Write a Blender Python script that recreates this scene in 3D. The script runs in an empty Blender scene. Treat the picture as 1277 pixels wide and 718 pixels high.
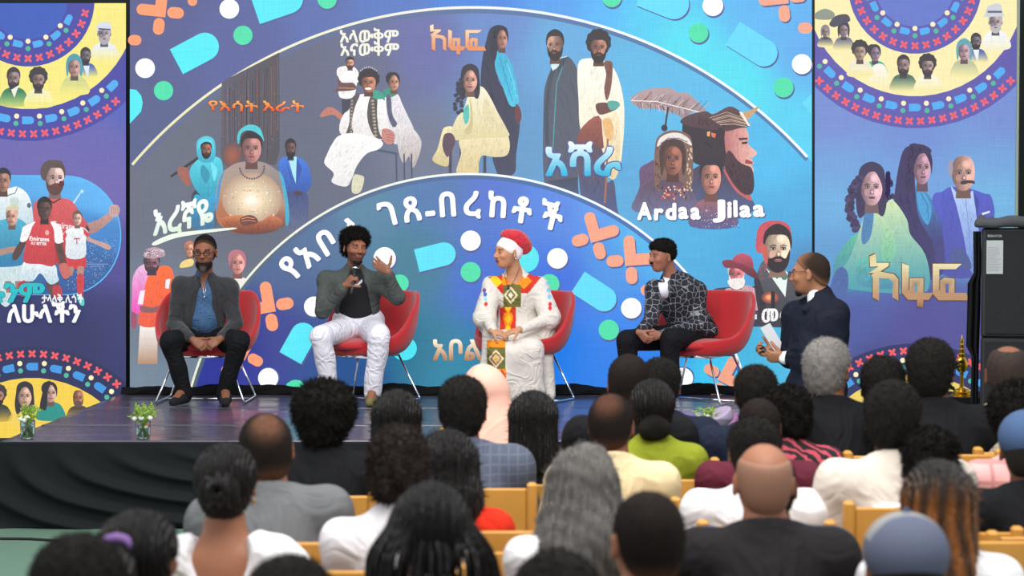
import bpy, math, random
import numpy as np
from mathutils import Vector, Matrix
from mathutils.geometry import tessellate_polygon
SC = bpy.context.scene
COL = SC.collection
rad = math.radians
random.seed(7)
# ------------------------------------------------------------------ camera, world, lights, exposure
F = 2000.0; CX, CY = 638.5, 359.0; CAM_Z = 1.78; PITCH = math.atan(59.0/F)
cd = bpy.data.cameras.new('camera'); cam = bpy.data.objects.new('camera', cd); COL.objects.link(cam)
cd.sensor_width = 36; cd.lens = F/1277*36; cd.clip_end = 100
cam.location = (0, 0, CAM_Z); cam.rotation_euler = (math.pi/2-PITCH, 0, 0)
cd.dof.use_dof = True; cd.dof.focus_distance = 12.2; cd.dof.aperture_fstop = 3.2
SC.camera = cam
SC.view_settings.view_transform = 'Standard'; SC.view_settings.look = 'None'
SC.view_settings.exposure = 0.0; SC.view_settings.gamma = 1.0
SC.view_settings.use_curve_mapping = False
w = bpy.data.worlds.new('hall_ambient'); SC.world = w; w.use_nodes = True
w.node_tree.nodes['Background'].inputs[0].default_value = (0.93, 0.96, 1.0, 1)
w.node_tree.nodes['Background'].inputs[1].default_value = .92
def area_light(name, loc, target, sx, sy, power, col=(1, 1, 1)):
    l = bpy.data.lights.new(name, 'AREA'); l.shape = 'RECTANGLE'; l.size = sx; l.size_y = sy; l.energy = power; l.color = col
    o = bpy.data.objects.new(name, l); COL.objects.link(o); o.location = loc
    o.rotation_euler = (Vector(target)-Vector(loc)).to_track_quat('-Z', 'Y').to_euler(); return o
area_light('stage_light', (-0.6, 6.8, 5.2), (-0.4, 12.4, 1.2), 4.0, 1.2, 200, (1, .97, .93))
area_light('hall_light', (0.5, 5.0, 5.6), (0.5, 5.6, 0), 6.0, 5.0, 230, (1, .98, .96))

area_light('front_fill', (0.2, 3.0, 4.6), (-.3, 12.2, 1.2), 3.0, 1.5, 230, (1, .97, .93))  # added fill from the front to brighten the panelists' faces
def spot(name, loc, target, power, col, ang=34):
    l = bpy.data.lights.new(name, 'SPOT'); l.energy = power; l.color = col; l.spot_size = rad(ang); l.spot_blend = .8; l.shadow_soft_size = .08
    o = bpy.data.objects.new(name, l); COL.objects.link(o); o.location = loc; o.rotation_euler = (Vector(target)-Vector(loc)).to_track_quat('-Z', 'Y').to_euler()
spot('magenta_floor_tint', (3.3, 10.6, 3.4), (1.5, 11.0, .55), 2600, (1, .10, .75), 24)  # added spot; stands in for the screen's pink reflection on the vinyl
spot('red_floor_tint', (-3.4, 10.8, 3.2), (-1.85, 11.3, .55), 520, (1, .12, .45), 20)  # also an added spot, reddening the left floor like a screen reflection

def ray(px, py):
    u = Vector((0, math.sin(PITCH), math.cos(PITCH))); f = Vector((0, math.cos(PITCH), -math.sin(PITCH)))
    return f*F + Vector((1, 0, 0))*(px-CX) + u*(CY-py)
def P(px, py, Y):
    v = ray(px, py); t = Y/v.y
    return Vector((v.x*t, Y, CAM_Z+v.z*t))
SP, CPP = math.sin(PITCH), math.cos(PITCH)
def Pn(a, Y):                                        # array of pixels -> points at depth Y
    a = np.asarray(a, float); px, py = a[:, 0], a[:, 1]
    vy = CPP*F+SP*(CY-py); vz = -SP*F+CPP*(CY-py); t = Y/vy
    return np.stack([(px-CX)*t, np.full(len(px), Y), CAM_Z+vz*t], 1)

# ------------------------------------------------------------------ colours and materials
def lin(c):
    c = np.asarray(c, float)
    return np.where(c <= .04045, c/12.92, ((c+.055)/1.055)**2.4)
def hx(s):
    if not isinstance(s, str): return np.asarray(s, float)
    s = s.lstrip('#'); return np.array([int(s[i:i+2], 16)/255 for i in (0, 2, 4)])
def L4(s): return tuple(lin(hx(s)))+(1.0,)
def setin(b, k, v):
    if k in b.inputs: b.inputs[k].default_value = v
MATS = {}
def mat(name, col='#808080', rough=.6, metal=0., bump=None, attr=False, var=0., sheen=0., spec=.4, trans=0., weave=None, sss=0.):
    """bump=(scale, strength, kind); var = brightness mottling; attr = colour from the vertex colours"""
    if name in MATS: return MATS[name]
    m = bpy.data.materials.new(name); MATS[name] = m; m.use_nodes = True
    nt = m.node_tree; N = nt.nodes; K = nt.links; b = N['Principled BSDF']
    setin(b, 'Base Color', L4(col)); setin(b, 'Roughness', rough); setin(b, 'Metallic', metal)
    setin(b, 'Specular IOR Level', spec); setin(b, 'Sheen Weight', sheen); setin(b, 'Transmission Weight', trans)
    if sss: setin(b, 'Subsurface Weight', sss); setin(b, 'Subsurface Radius', (.02, .008, .004)); setin(b, 'Subsurface Scale', .4)
    tc = N.new('ShaderNodeTexCoord'); src = None
    if attr:
        a = N.new('ShaderNodeAttribute'); a.attribute_name = 'Col'; src = a.outputs['Color']
    if var:
        n = N.new('ShaderNodeTexNoise'); n.inputs['Scale'].default_value = 9; n.inputs['Detail'].default_value = 4
        K.new(tc.outputs['Object'], n.inputs['Vector'])
        r = N.new('ShaderNodeMapRange'); r.inputs[3].default_value = 1-var; r.inputs[4].default_value = 1+var
        K.new(n.outputs[0], r.inputs[0])
        mx = N.new('ShaderNodeVectorMath'); mx.operation = 'SCALE'
        if src is None: mx.inputs[0].default_value = L4(col)[:3]
        else: K.new(src, mx.inputs[0])
        K.new(r.outputs[0], mx.inputs['Scale']); src = mx.outputs[0]
    if src is not None: K.new(src, b.inputs['Base Color'])
    if bump:
        sc, st, kind = bump
        if kind == 'noise':
            t = N.new('ShaderNodeTexNoise'); t.inputs['Scale'].default_value = sc; t.inputs['Detail'].default_value = 6
        elif kind == 'curl':
            t = N.new('ShaderNodeTexVoronoi'); t.inputs['Scale'].default_value = sc
        elif kind == 'wave':
            t = N.new('ShaderNodeTexWave'); t.inputs['Scale'].default_value = sc; t.inputs['Distortion'].default_value = 3
            t.inputs['Detail'].default_value = 3
        K.new(tc.outputs['Object'], t.inputs['Vector'])
        bp = N.new('ShaderNodeBump'); bp.inputs['Strength'].default_value = st; bp.inputs['Distance'].default_value = .01
        K.new(t.outputs[0], bp.inputs['Height']); K.new(bp.outputs[0], b.inputs['Normal'])
        if weave:                                     # soft creases on top of the weave
            c = N.new('ShaderNodeTexNoise'); c.inputs['Scale'].default_value = weave; c.inputs['Detail'].default_value = 2; c.inputs['Distortion'].default_value = 1.4
            rr = N.new('ShaderNodeMath'); rr.operation = 'PINGPONG'; rr.inputs[1].default_value = .16
            K.new(tc.outputs['Object'], c.inputs['Vector']); K.new(c.outputs[0], rr.inputs[0])
            b2 = N.new('ShaderNodeBump'); b2.inputs['Strength'].default_value = .7; b2.inputs['Distance'].default_value = .06
            K.new(rr.outputs[0], b2.inputs['Height']); K.new(bp.outputs[0], b2.inputs['Normal']); K.new(b2.outputs[0], b.inputs['Normal'])
    return m
def screen_mat(name, strength=1.0):
    m = bpy.data.materials.new(name); MATS[name] = m; m.use_nodes = True
    nt = m.node_tree; N = nt.nodes; K = nt.links; b = N['Principled BSDF']
    a = N.new('ShaderNodeAttribute'); a.attribute_name = 'Col'
    tc = N.new('ShaderNodeTexCoord'); mp = N.new('ShaderNodeMapping'); mp.inputs['Scale'].default_value = (3, 3, 140)
    n = N.new('ShaderNodeTexNoise'); n.inputs['Scale'].default_value = 1.2; n.inputs['Detail'].default_value = 4
    K.new(tc.outputs['Object'], mp.inputs[0]); K.new(mp.outputs[0], n.inputs['Vector'])
    mp2 = N.new('ShaderNodeMapping'); mp2.inputs['Scale'].default_value = (140, 3, 5)
    n2 = N.new('ShaderNodeTexNoise'); n2.inputs['Scale'].default_value = 1.2; n2.inputs['Detail'].default_value = 4
    K.new(tc.outputs['Object'], mp2.inputs[0]); K.new(mp2.outputs[0], n2.inputs['Vector'])
    ad = N.new('ShaderNodeMath'); K.new(n.outputs[0], ad.inputs[0]); K.new(n2.outputs[0], ad.inputs[1])
    r = N.new('ShaderNodeMapRange'); r.inputs[1].default_value = .7; r.inputs[2].default_value = 1.3
    r.inputs[3].default_value = strength*.88; r.inputs[4].default_value = strength*1.1
    K.new(ad.outputs[0], r.inputs[0]); K.new(r.outputs[0], b.inputs['Emission Strength'])
    K.new(a.outputs['Color'], b.inputs['Emission Color'])
    setin(b, 'Base Color', (.035, .035, .04, 1)); setin(b, 'Roughness', .6); setin(b, 'Specular IOR Level', .15)
    return m

# ------------------------------------------------------------------ object helpers
def tag(o, label=None, cat=None, group=None, kind=None):
    if label: o['label'] = label
    if cat: o['category'] = cat
    if group: o['group'] = group
    if kind: o['kind'] = kind
    return o
def thing(name, label, cat, loc=(0, 0, 0), rz=0, group=None):
    o = bpy.data.objects.new(name, None); COL.objects.link(o); o.empty_display_size = .1
    o.location = loc; o.rotation_euler = (0, 0, rz); return tag(o, label, cat, group)
def mesh_from(name, V, Fc, m=None, parent=None, smooth=True, cols=None, kind=None, label=None):
    me = bpy.data.meshes.new(name)
    V = np.asarray(V, np.float32); 
    if isinstance(Fc, np.ndarray):
        k = Fc.shape[1]; me.vertices.add(len(V)); me.vertices.foreach_set('co', V.ravel())
        me.loops.add(Fc.size); me.loops.foreach_set('vertex_index', Fc.astype(np.int32).ravel())
        me.polygons.add(len(Fc)); me.polygons.foreach_set('loop_start', np.arange(0, Fc.size, k, dtype=np.int32))
        me.update(calc_edges=True)
    else:
        me.from_pydata(V.tolist(), [], Fc)
    if smooth: me.polygons.foreach_set('use_smooth', np.ones(len(me.polygons), bool))
    if cols is not None:
        a = me.color_attributes.new('Col', 'FLOAT_COLOR', 'POINT')
        c = np.ones((len(V), 4), np.float32); c[:, :3] = lin(np.clip(cols, 0, 1.5)); a.data.foreach_set('color', c.ravel())
    if m: me.materials.append(m)
    me.update()
    return link(name, me, parent, kind, label)
def link(name, me, parent=None, kind=None, label=None):
    o = bpy.data.objects.new(name, me); COL.objects.link(o)
    if parent: o.parent = parent
    if kind: o['kind'] = kind
    if label: o['label'] = label
    return o
class MB:
    """collects simple solids into one mesh"""
    def __init__(s): s.V = []; s.F = []
    def add(s, V, Fc):
        n = len(s.V); s.V += [tuple(v) for v in V]; s.F += [tuple(i+n for i in f) for f in Fc]; return s
    def box(s, x0, x1, y0, y1, z0, z1, bev=0., M=None):
        if bev:
            V = []; Fc = []
            for z, e in ((z0, bev), (z0+bev, 0), (z1-bev, 0), (z1, bev)):
                a, b, c, d = x0+e, x1-e, y0+e, y1-e; q = bev-e*.7
                V += [(a+q, c, z), (b-q, c, z), (b, c+q, z), (b, d-q, z), (b-q, d, z), (a+q, d, z), (a, d-q, z), (a, c+q, z)]
            for r in range(3):
                for i in range(8): Fc.append((r*8+i, r*8+(i+1) % 8, r*8+8+(i+1) % 8, r*8+8+i))
            Fc.append(tuple(range(7, -1, -1))); Fc.append(tuple(range(24, 32)))
        else:
            V = [(x, y, z) for z in (z0, z1) for x, y in ((x0, y0), (x1, y0), (x1, y1), (x0, y1))]
            Fc = [(3, 2, 1, 0), (4, 5, 6, 7), (0, 1, 5, 4), (1, 2, 6, 5), (2, 3, 7, 6), (3, 0, 4, 7)]
        if M is not None: V = [M @ Vector(v) for v in V]
        return s.add(V, Fc)
    def tube(s, pts, r, n=8, cap=True):
        pts = [Vector(p) for p in pts]; rs = r if hasattr(r, '__len__') else [r]*len(pts); V = []; Fc = []
        t0 = (pts[1]-pts[0]).normalized(); up = Vector((0, 0, 1)) if abs(t0.z) < .9 else Vector((1, 0, 0)); nrm = t0.cross(up).normalized()
        for i, p in enumerate(pts):
            t = (pts[min(i+1, len(pts)-1)]-pts[max(i-1, 0)]).normalized()
            nrm = (nrm-t*nrm.dot(t)); nrm = nrm.normalized() if nrm.length > 1e-6 else t.orthogonal().normalized(); b = t.cross(nrm)
            for k in range(n):
                a = 2*math.pi*k/n; V.append(p+(nrm*math.cos(a)+b*math.sin(a))*rs[i])
        for i in range(len(pts)-1):
            for k in range(n): Fc.append((i*n+k, i*n+(k+1) % n, (i+1)*n+(k+1) % n, (i+1)*n+k))
        if cap: Fc.append(tuple(range(n-1, -1, -1))); Fc.append(tuple(range((len(pts)-1)*n, len(pts)*n)))
        return s.add(V, Fc)
    def lathe(s, prof, n=24, c=(0, 0, 0), M=None):
        V = []; Fc = []; c = Vector(c)
        for r, z in prof:
            for k in range(n):
                a = 2*math.pi*k/n; V.append(Vector((r*math.cos(a), r*math.sin(a), z)))
        for i in range(len(prof)-1):
            for k in range(n): Fc.append((i*n+k, i*n+(k+1) % n, (i+1)*n+(k+1) % n, (i+1)*n+k))
        Fc.append(tuple(range(n-1, -1, -1))); Fc.append(tuple(range((len(prof)-1)*n, len(prof)*n)))
        if M is not None: V = [M @ v for v in V]
        return s.add([v+c for v in V], Fc)
    def ball(s, c, r, n=12, m=8):
        rr = r if hasattr(r, '__len__') else (r, r, r); c = Vector(c); V = []; Fc = []
        for i in range(m+1):
            t = math.pi*i/m
            for k in range(n):
                a = 2*math.pi*k/n; V.append(c+Vector((rr[0]*math.sin(t)*math.cos(a), rr[1]*math.sin(t)*math.sin(a), -rr[2]*math.cos(t))))
        for i in range(m):
            for k in range(n): Fc.append((i*n+k, i*n+(k+1) % n, (i+1)*n+(k+1) % n, (i+1)*n+k))
        return s.add(V, Fc)
    def build(s, name, m, parent=None, smooth=False, kind=None, label=None, colf=None):
        V = np.array(s.V)
        if smooth == 'auto':
            o = mesh_from(name, V, s.F, m, parent, True, None if colf is None else colf(V), kind, label)
            o.data.set_sharp_from_angle(angle=rad(38)); return o
        return mesh_from(name, V, s.F, m, parent, smooth, None if colf is None else colf(V), kind, label)
def smooth_path(pts, k=6):
    pts = [Vector(p) for p in pts]; out = []
    for i in range(len(pts)-1):
        p0 = pts[max(i-1, 0)]; p1 = pts[i]; p2 = pts[i+1]; p3 = pts[min(i+2, len(pts)-1)]
        for j in range(k):
            t = j/k
            out.append(.5*((2*p1)+(p2-p0)*t+(2*p0-5*p1+4*p2-p3)*t*t+(3*p1-p0-3*p2+p3)*t**3))
    out.append(pts[-1]); return out
# ------------------------------------------------------------------ the setting
STZ = 0.545; SF, SB = 9.9, 13.0
fm = mat('green_floor', '#627f6e', .5, bump=(14, .08, 'noise'), var=.10)
b = MB(); b.box(-9, 9, -1, 16, -.1, 0); tag(b.build('floor', fm), kind='structure')
b = MB(); b.box(-9, 9, 14.6, 14.8, 0, 6.5); tag(b.build('wall_back', mat('dark_hall_wall', '#1c2422', .9, bump=(20, .2, 'noise'))), kind='structure')
tag(MB().tube(smooth_path([(-4.6, 9.52, .008), (-3.6, 9.46, .008), (-2.95, 9.50, .008), (-2.5, 9.40, .008), (-1.6, 9.44, .008), (-.8, 9.38, .008)]), .008, 8).build('floor_cable', mat('black_rubber', '#151515', .6), smooth=True),
    'thin black cable lying on the green floor in front of the stage', 'cable')
# stage
SX0, SX1 = -3.16, 2.46
st = thing('stage', 'low stage platform with dark vinyl top and black draped skirt', 'stage', ((SX0+SX1)/2, (SF+SB)/2, 0))
ox, oy = st.location.x, st.location.y
b = MB(); b.box(SX0-ox+.03, SX1-ox-.03, SF-oy+.05, SB-oy, 0, STZ-.02); b.build('platform', mat('black_ply', '#17181a', .8), st)
vin = mat('stage_vinyl', '#4a4752', .25, spec=1.0)
nt = vin.node_tree
def vinyl_bump(nt):
    N = nt.nodes; K = nt.links; b = N['Principled BSDF']; tc = N.new('ShaderNodeTexCoord')
    mp = N.new('ShaderNodeMapping'); mp.inputs['Scale'].default_value = (.7, 3.2, 1); K.new(tc.outputs['Object'], mp.inputs[0])
    n = N.new('ShaderNodeTexNoise'); n.inputs['Scale'].default_value = 1.6; n.inputs['Detail'].default_value = 5; n.inputs['Distortion'].default_value = .8
    K.new(mp.outputs[0], n.inputs['Vector'])
    bp = N.new('ShaderNodeBump'); bp.inputs['Strength'].default_value = .4; bp.inputs['Distance'].default_value = .035
    K.new(n.outputs[0], bp.inputs['Height']); K.new(bp.outputs[0], b.inputs['Normal'])
    r = N.new('ShaderNodeMapRange'); r.inputs[3].default_value = .12; r.inputs[4].default_value = .34; K.new(n.outputs[0], r.inputs[0]); K.new(r.outputs[0], b.inputs['Roughness'])
vinyl_bump(nt)
def sheet(name, y0, y1, seed):
    nx, ny = 90, 24; X = np.linspace(SX0, SX1, nx); Y = np.linspace(y0, y1, ny); gx, gy = np.meshgrid(X, Y, indexing='ij')
    rs = np.random.RandomState(seed); z = np.zeros_like(gx)
    for _ in range(7):
        a, bb, p = rs.uniform(.5, 3), rs.uniform(3, 14), rs.uniform(0, 6.3); z += np.sin(gx*a+gy*bb+p)*.0009
    z += STZ-.004; V = np.stack([gx-ox, gy-oy, z], -1).reshape(-1, 3)
    i, j = np.meshgrid(np.arange(nx-1), np.arange(ny-1), indexing='ij'); a = (i*ny+j).ravel()
    top = np.stack([a, a+ny, a+ny+1, a+1], 1)
    o = mesh_from(name, V, top, vin, st); md = o.modifiers.new('thick', 'SOLIDIFY'); md.thickness = .012; md.offset = -1
for k, (a, bb) in enumerate(((SF, 10.72), (10.735, 11.85), (11.865, SB))): sheet('vinyl_sheet', a, bb, 3+k)
# skirt with swagged folds
def skirt():
    nx, nz = 420, 60; X = np.linspace(SX0-.02, SX1+.02, nx); T = np.linspace(0, 1, nz); gx, t = np.meshgrid(X, T, indexing='ij')
    z = (STZ-.012)*(1-t)
    amp = np.clip(t*2.2, .08, 1)
    d = np.zeros_like(gx)
    for xc, a, bb, k, ph in ((-1.75, 1.5, .62, 30, 0), (.9, 1.3, .7, 24, 1.2), (2.9, 1.0, .7, 26, .4)):
        r = np.sqrt(((gx-xc)/a)**2+((z-STZ-.02)/bb)**2); wgt = np.exp(-np.maximum(r-1.15, 0)**2*9)
        s = .5+.5*np.sin(r*k+ph+.9*np.sin(gx*3+t*2)); d += wgt*(s**2.2)*.048
    d += .012*np.sin(gx*9+t*2.4)*t
    y = SF-.012-amp*d
    V = np.stack([gx-ox, y-oy, z], -1).reshape(-1, 3)
    i, j = np.meshgrid(np.arange(nx-1), np.arange(nz-1), indexing='ij'); a = (i*nz+j).ravel()
    o = mesh_from('skirt', V, np.stack([a, a+1, a+nz+1, a+nz], 1), mat('black_drape', '#1b1e20', .9, bump=(300, .1, 'noise'), spec=.12), st)
    md = o.modifiers.new('thick', 'SOLIDIFY'); md.thickness = .004
skirt()
for xx in (SX0-ox-.005, SX1-ox+.005): b = MB(); b.box(xx-.005, xx+.005, SF-oy, SB-oy, 0, STZ-.02); b.build('side_skirt', MATS['black_drape'], st)
# black cloth bunched along the foot of the screen
def roll(x0, x1, Y):
    V = []; n = 14; nx = 160; rs = np.random.RandomState(4)
    for i in range(nx):
        x = x0+(x1-x0)*i/(nx-1); h = .058+.012*math.sin(x*5)+.008*math.sin(x*13+1); dd = .10+.02*math.sin(x*7)
        for k in range(n):
            a = math.pi*k/(n-1); V.append((x, Y-dd*(1-math.cos(a))/2*1.0+(.01*math.sin(x*21+k)), STZ+.004+h*math.sin(a)*(1+.15*math.sin(x*17+k*2))))
    a = np.arange(nx*n).reshape(nx, n); Fq = np.stack([a[:-1, :-1].ravel(), a[1:, :-1].ravel(), a[1:, 1:].ravel(), a[:-1, 1:].ravel()], 1)
    return mesh_from('cable_cover_cloth', V, Fq, mat('black_cloth', '#121315', .9, bump=(200, .1, 'noise'), spec=.15))
tag(roll(SX0+.02, SX1-.02, SB-.06), 'bunched black cloth along the foot of the big screen', 'cloth')

# ------------------------------------------------------------------ screens: vector artwork in flat layers
class Art:
    STEP = .0001
    def __init__(s, Y): s.V = []; s.C = []; s.F = []; s.n = 0; s.Y = Y; s.layer = 1; s.T = (0, 0, 1.0); s.tex = True; s.rs = np.random.RandomState(5)
    def frame(s, x0, y0, k): s.T = (x0, y0, k)
    def base(s, n): s.layer = n
    def put(s, px, tris, cols, layer=None):
        px = np.asarray(px, float); x0, y0, k = s.T; px = np.stack([x0+px[:, 0]/k, y0+px[:, 1]/k], 1)
        if layer is None: layer = s.layer; s.layer += 1
        W = Pn(px, s.Y-.004)              # artwork lies flat on the display plane
        W[:, 1] = s.Y-.004-layer*s.STEP
        cols = np.asarray(cols, float)
        if cols.ndim == 1: cols = np.tile(cols, (len(px), 1))
        s.V.append(W); s.C.append(cols); s.F += [tuple(int(i)+s.n for i in t) for t in tris]; s.n += len(px)
    def poly(s, pts, col, sm=False, k=4, layer=None):
        pts = np.asarray(pts, float)
        if sm: pts = crc(pts, k)
        tr = tessellate_polygon([[Vector((p[0], p[1], 0)) for p in pts]])
        lay = s.layer if layer is None else layer
        s.put(pts, tr, col(pts) if callable(col) else hx(col), layer)
        if sm and s.tex and s.T[2] > 1.5: s.strokes(pts, col, lay)
    def strokes(s, pts, col, lay):
        """printed folds: faint short brush marks inside a painted area"""
        k = s.T[2]; x, y = pts[:, 0], pts[:, 1]; area = abs(np.dot(x, np.roll(y, 1))-np.dot(y, np.roll(x, 1)))/2/k/k
        if area < 60: return
        lo, hi = pts.min(0), pts.max(0); n = int(min(area*.16, 150)); q = s.rs; L = (hi-lo).max()*.13
        def inside(P_):
            r = np.zeros(len(P_), bool); x2, y2 = np.roll(x, -1), np.roll(y, -1)
            for a, b_, c, d in zip(x, y, x2, y2):
                if b_ == d: continue
                m = ((b_ > P_[:, 1]) != (d > P_[:, 1])) & (P_[:, 0] < (c-a)*(P_[:, 1]-b_)/(d-b_)+a); r ^= m
            return r
        A_ = q.uniform(lo, hi, (n*3, 2)); slope = q.uniform(-.5, .5); D_ = np.stack([q.normal(slope, .35, n*3), q.uniform(.6, 1.3, n*3)], 1)*L; M_ = A_+D_*.5+q.normal(0, L*.08, (n*3, 2)); B_ = A_+D_
        ok = np.nonzero(inside(A_) & inside(B_) & inside(M_))[0][:n]; V = []; C = []; F_ = []
        for i in ok:
            w_ = k*q.uniform(.35, .95); nn = np.array([D_[i, 1], -D_[i, 0]]); nn = nn/np.linalg.norm(nn)*w_*.5; b0 = len(V)
            base = (col(np.array([M_[i]]))[0] if callable(col) else hx(col)); c = np.clip(base*(q.uniform(.80, .93) if q.rand() < .6 else q.uniform(1.04, 1.13)), 0, 1.1)
            V += [A_[i], M_[i]+nn, B_[i], M_[i]-nn]; C += [base*.5+c*.5, c, base*.5+c*.5, c]; F_.append((b0, b0+1, b0+2, b0+3))
        if V: s.put(V, F_, np.array(C), lay+.5)
    def grid(s, top, bot, x0, x1, nx, ny, colf, layer):
        xs = np.linspace(x0, x1, nx); p = []
        for x in xs:
            a, b_ = top(x), bot(x)
            for j in range(ny): p.append((x, a+(b_-a)*j/(ny-1)))
        p = np.array(p); a = np.arange(nx*ny).reshape(nx, ny)
        q = np.stack([a[:-1, :-1].ravel(), a[:-1, 1:].ravel(), a[1:, 1:].ravel(), a[1:, :-1].ravel()], 1)
        s.put(p, q, colf(p), layer)
    def ell(s, cx, cy, rx, ry, col, rot=0, n=28, edge=None, layer=None):
        a = np.linspace(0, 2*math.pi, n, endpoint=False); c, d = math.cos(rad(rot)), math.sin(rad(rot))
        X = rx*np.cos(a); Y = ry*np.sin(a); p = np.stack([cx+X*c-Y*d, cy+X*d+Y*c], 1); p = np.vstack([[cx, cy], p])
        cols = np.tile(hx(edge if edge is not None else col), (n+1, 1)); cols[0] = hx(col)
        s.put(p, [(0, i+1, (i+1) % n+1) for i in range(n)], cols, layer)
    def line(s, pts, wd, col, layer=None):
        pts = np.asarray(pts, float); wd = np.asarray(wd, float)*np.ones(len(pts)); t = np.gradient(pts, axis=0); t /= np.linalg.norm(t, axis=1)[:, None]+1e-9
        nn = np.stack([-t[:, 1], t[:, 0]], 1)*wd[:, None]/2; p = np.vstack([pts+nn, pts-nn]); n = len(pts)
        q = [(i, i+1, n+i+1, n+i) for i in range(n-1)]; s.put(p, q, col(p) if callable(col) else hx(col), layer)
    def text(s, body, x, y, size, col, rot=0, bold=.02, shear=0., sx=1., width=None, align='l', layer=None, spacing=1., outline=None, ow=.05):
        """x, y = baseline start (or centre) in pixels, size = cap height-ish em in pixels"""
        V, Fc = stamp(*glyphs(body, 0, spacing), bold); V = V.copy()
        if len(V) == 0: return
        w_ = V[:, 0].max()-V[:, 0].min(); V[:, 0] -= V[:, 0].min()
        if width: sx = width/(w_*size)
        if align == 'c': V[:, 0] -= w_/2
        c, d = math.cos(rad(rot)), math.sin(rad(rot))
        def pl(V):
            X = V[:, 0]*size*sx+V[:, 1]*size*shear; Y = -V[:, 1]*size
            return np.stack([x+X*c-Y*d, y+X*d+Y*c], 1)
        if outline:
            V2, F2 = stamp(*glyphs(body, 0, spacing), bold+ow); V2 = V2.copy(); V2[:, 0] -= V2[:, 0].min()+ow
            if align == 'c': V2[:, 0] -= w_/2
            s.put(pl(V2), F2, hx(outline), layer)
            if layer is not None: layer += 1
        if callable(col):
            t = (V[:, 1:2]-V[:, 1].min())/(V[:, 1].max()-V[:, 1].min()); cc = col(t)
        else: cc = hx(col)
        s.put(pl(V), Fc, cc, layer)
    def build(s, name, m, parent):
        V = np.vstack(s.V); C = np.vstack(s.C); V = V-np.array(parent.location)
        return mesh_from(name, V, s.F, m, parent, False, C)
_gl = {}
def stamp(V, Fc, b):
    """embolden by overlaying shifted copies of the outline"""
    if b < .004 or len(V) == 0: return V, Fc
    Vs = [V]; Fs = list(Fc); n = len(V)
    for k in range(8):
        Vs.append(V+np.array([math.cos(k*.7854), math.sin(k*.7854)])*b); Fs += [tuple(i+n*(k+1) for i in f) for f in Fc]
    return np.vstack(Vs), Fs
def glyphs(body, bold, spacing=1.):
    k = (body, bold, spacing)
    if k in _gl: return _gl[k]
    c = bpy.data.curves.new('lettering', 'FONT'); c.body = body; c.offset = bold; c.resolution_u = 5; c.space_character = spacing; c.fill_mode = 'FRONT'
    o = bpy.data.objects.new('lettering', c); COL.objects.link(o); dg = bpy.context.evaluated_depsgraph_get()
    me = o.evaluated_get(dg).to_mesh(); V = np.array([v.co[:2] for v in me.vertices]).reshape(-1, 2); Fc = [tuple(p.vertices) for p in me.polygons]
    bpy.data.objects.remove(o); bpy.data.curves.remove(c); _gl[k] = (V, Fc); return V, Fc
def crc(p, k=4):
    n = len(p); out = []
    for i in range(n):
        p0, p1, p2, p3 = p[i-1], p[i], p[(i+1) % n], p[(i+2) % n]
        for j in range(k):
            t = j/k; out.append(.5*((2*p1)+(p2-p0)*t+(2*p0-5*p1+4*p2-p3)*t*t+(3*p1-p0-3*p2+p3)*t**3))
    return np.array(out)
def VG(c1, y1, c2, y2, ax=1):
    a, b_ = hx(c1), hx(c2)
    def f(p):
        t = np.clip((p[:, ax]-y1)/(y2-y1), 0, 1)[:, None]; return a*(1-t)+b_*t
    return f
def TG(c0, c1, mid=.5):                                # bottom -> top gradient for lettering
    a, b_ = hx(c0), hx(c1)
    return lambda t: a*(1-t)+b_*t
def IDW(pts):
    xy = np.array([p[:2] for p in pts], float); cc = np.array([hx(p[2]) for p in pts])
    def f(p):
        d = ((p[:, None, :]-xy[None])**2).sum(-1)+900.; wgt = 1/d**2.1; wgt /= wgt.sum(1)[:, None]; return wgt @ cc
    return f
def mix(a, b_, t): return hx(a)*(1-t)+hx(b_)*t

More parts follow.
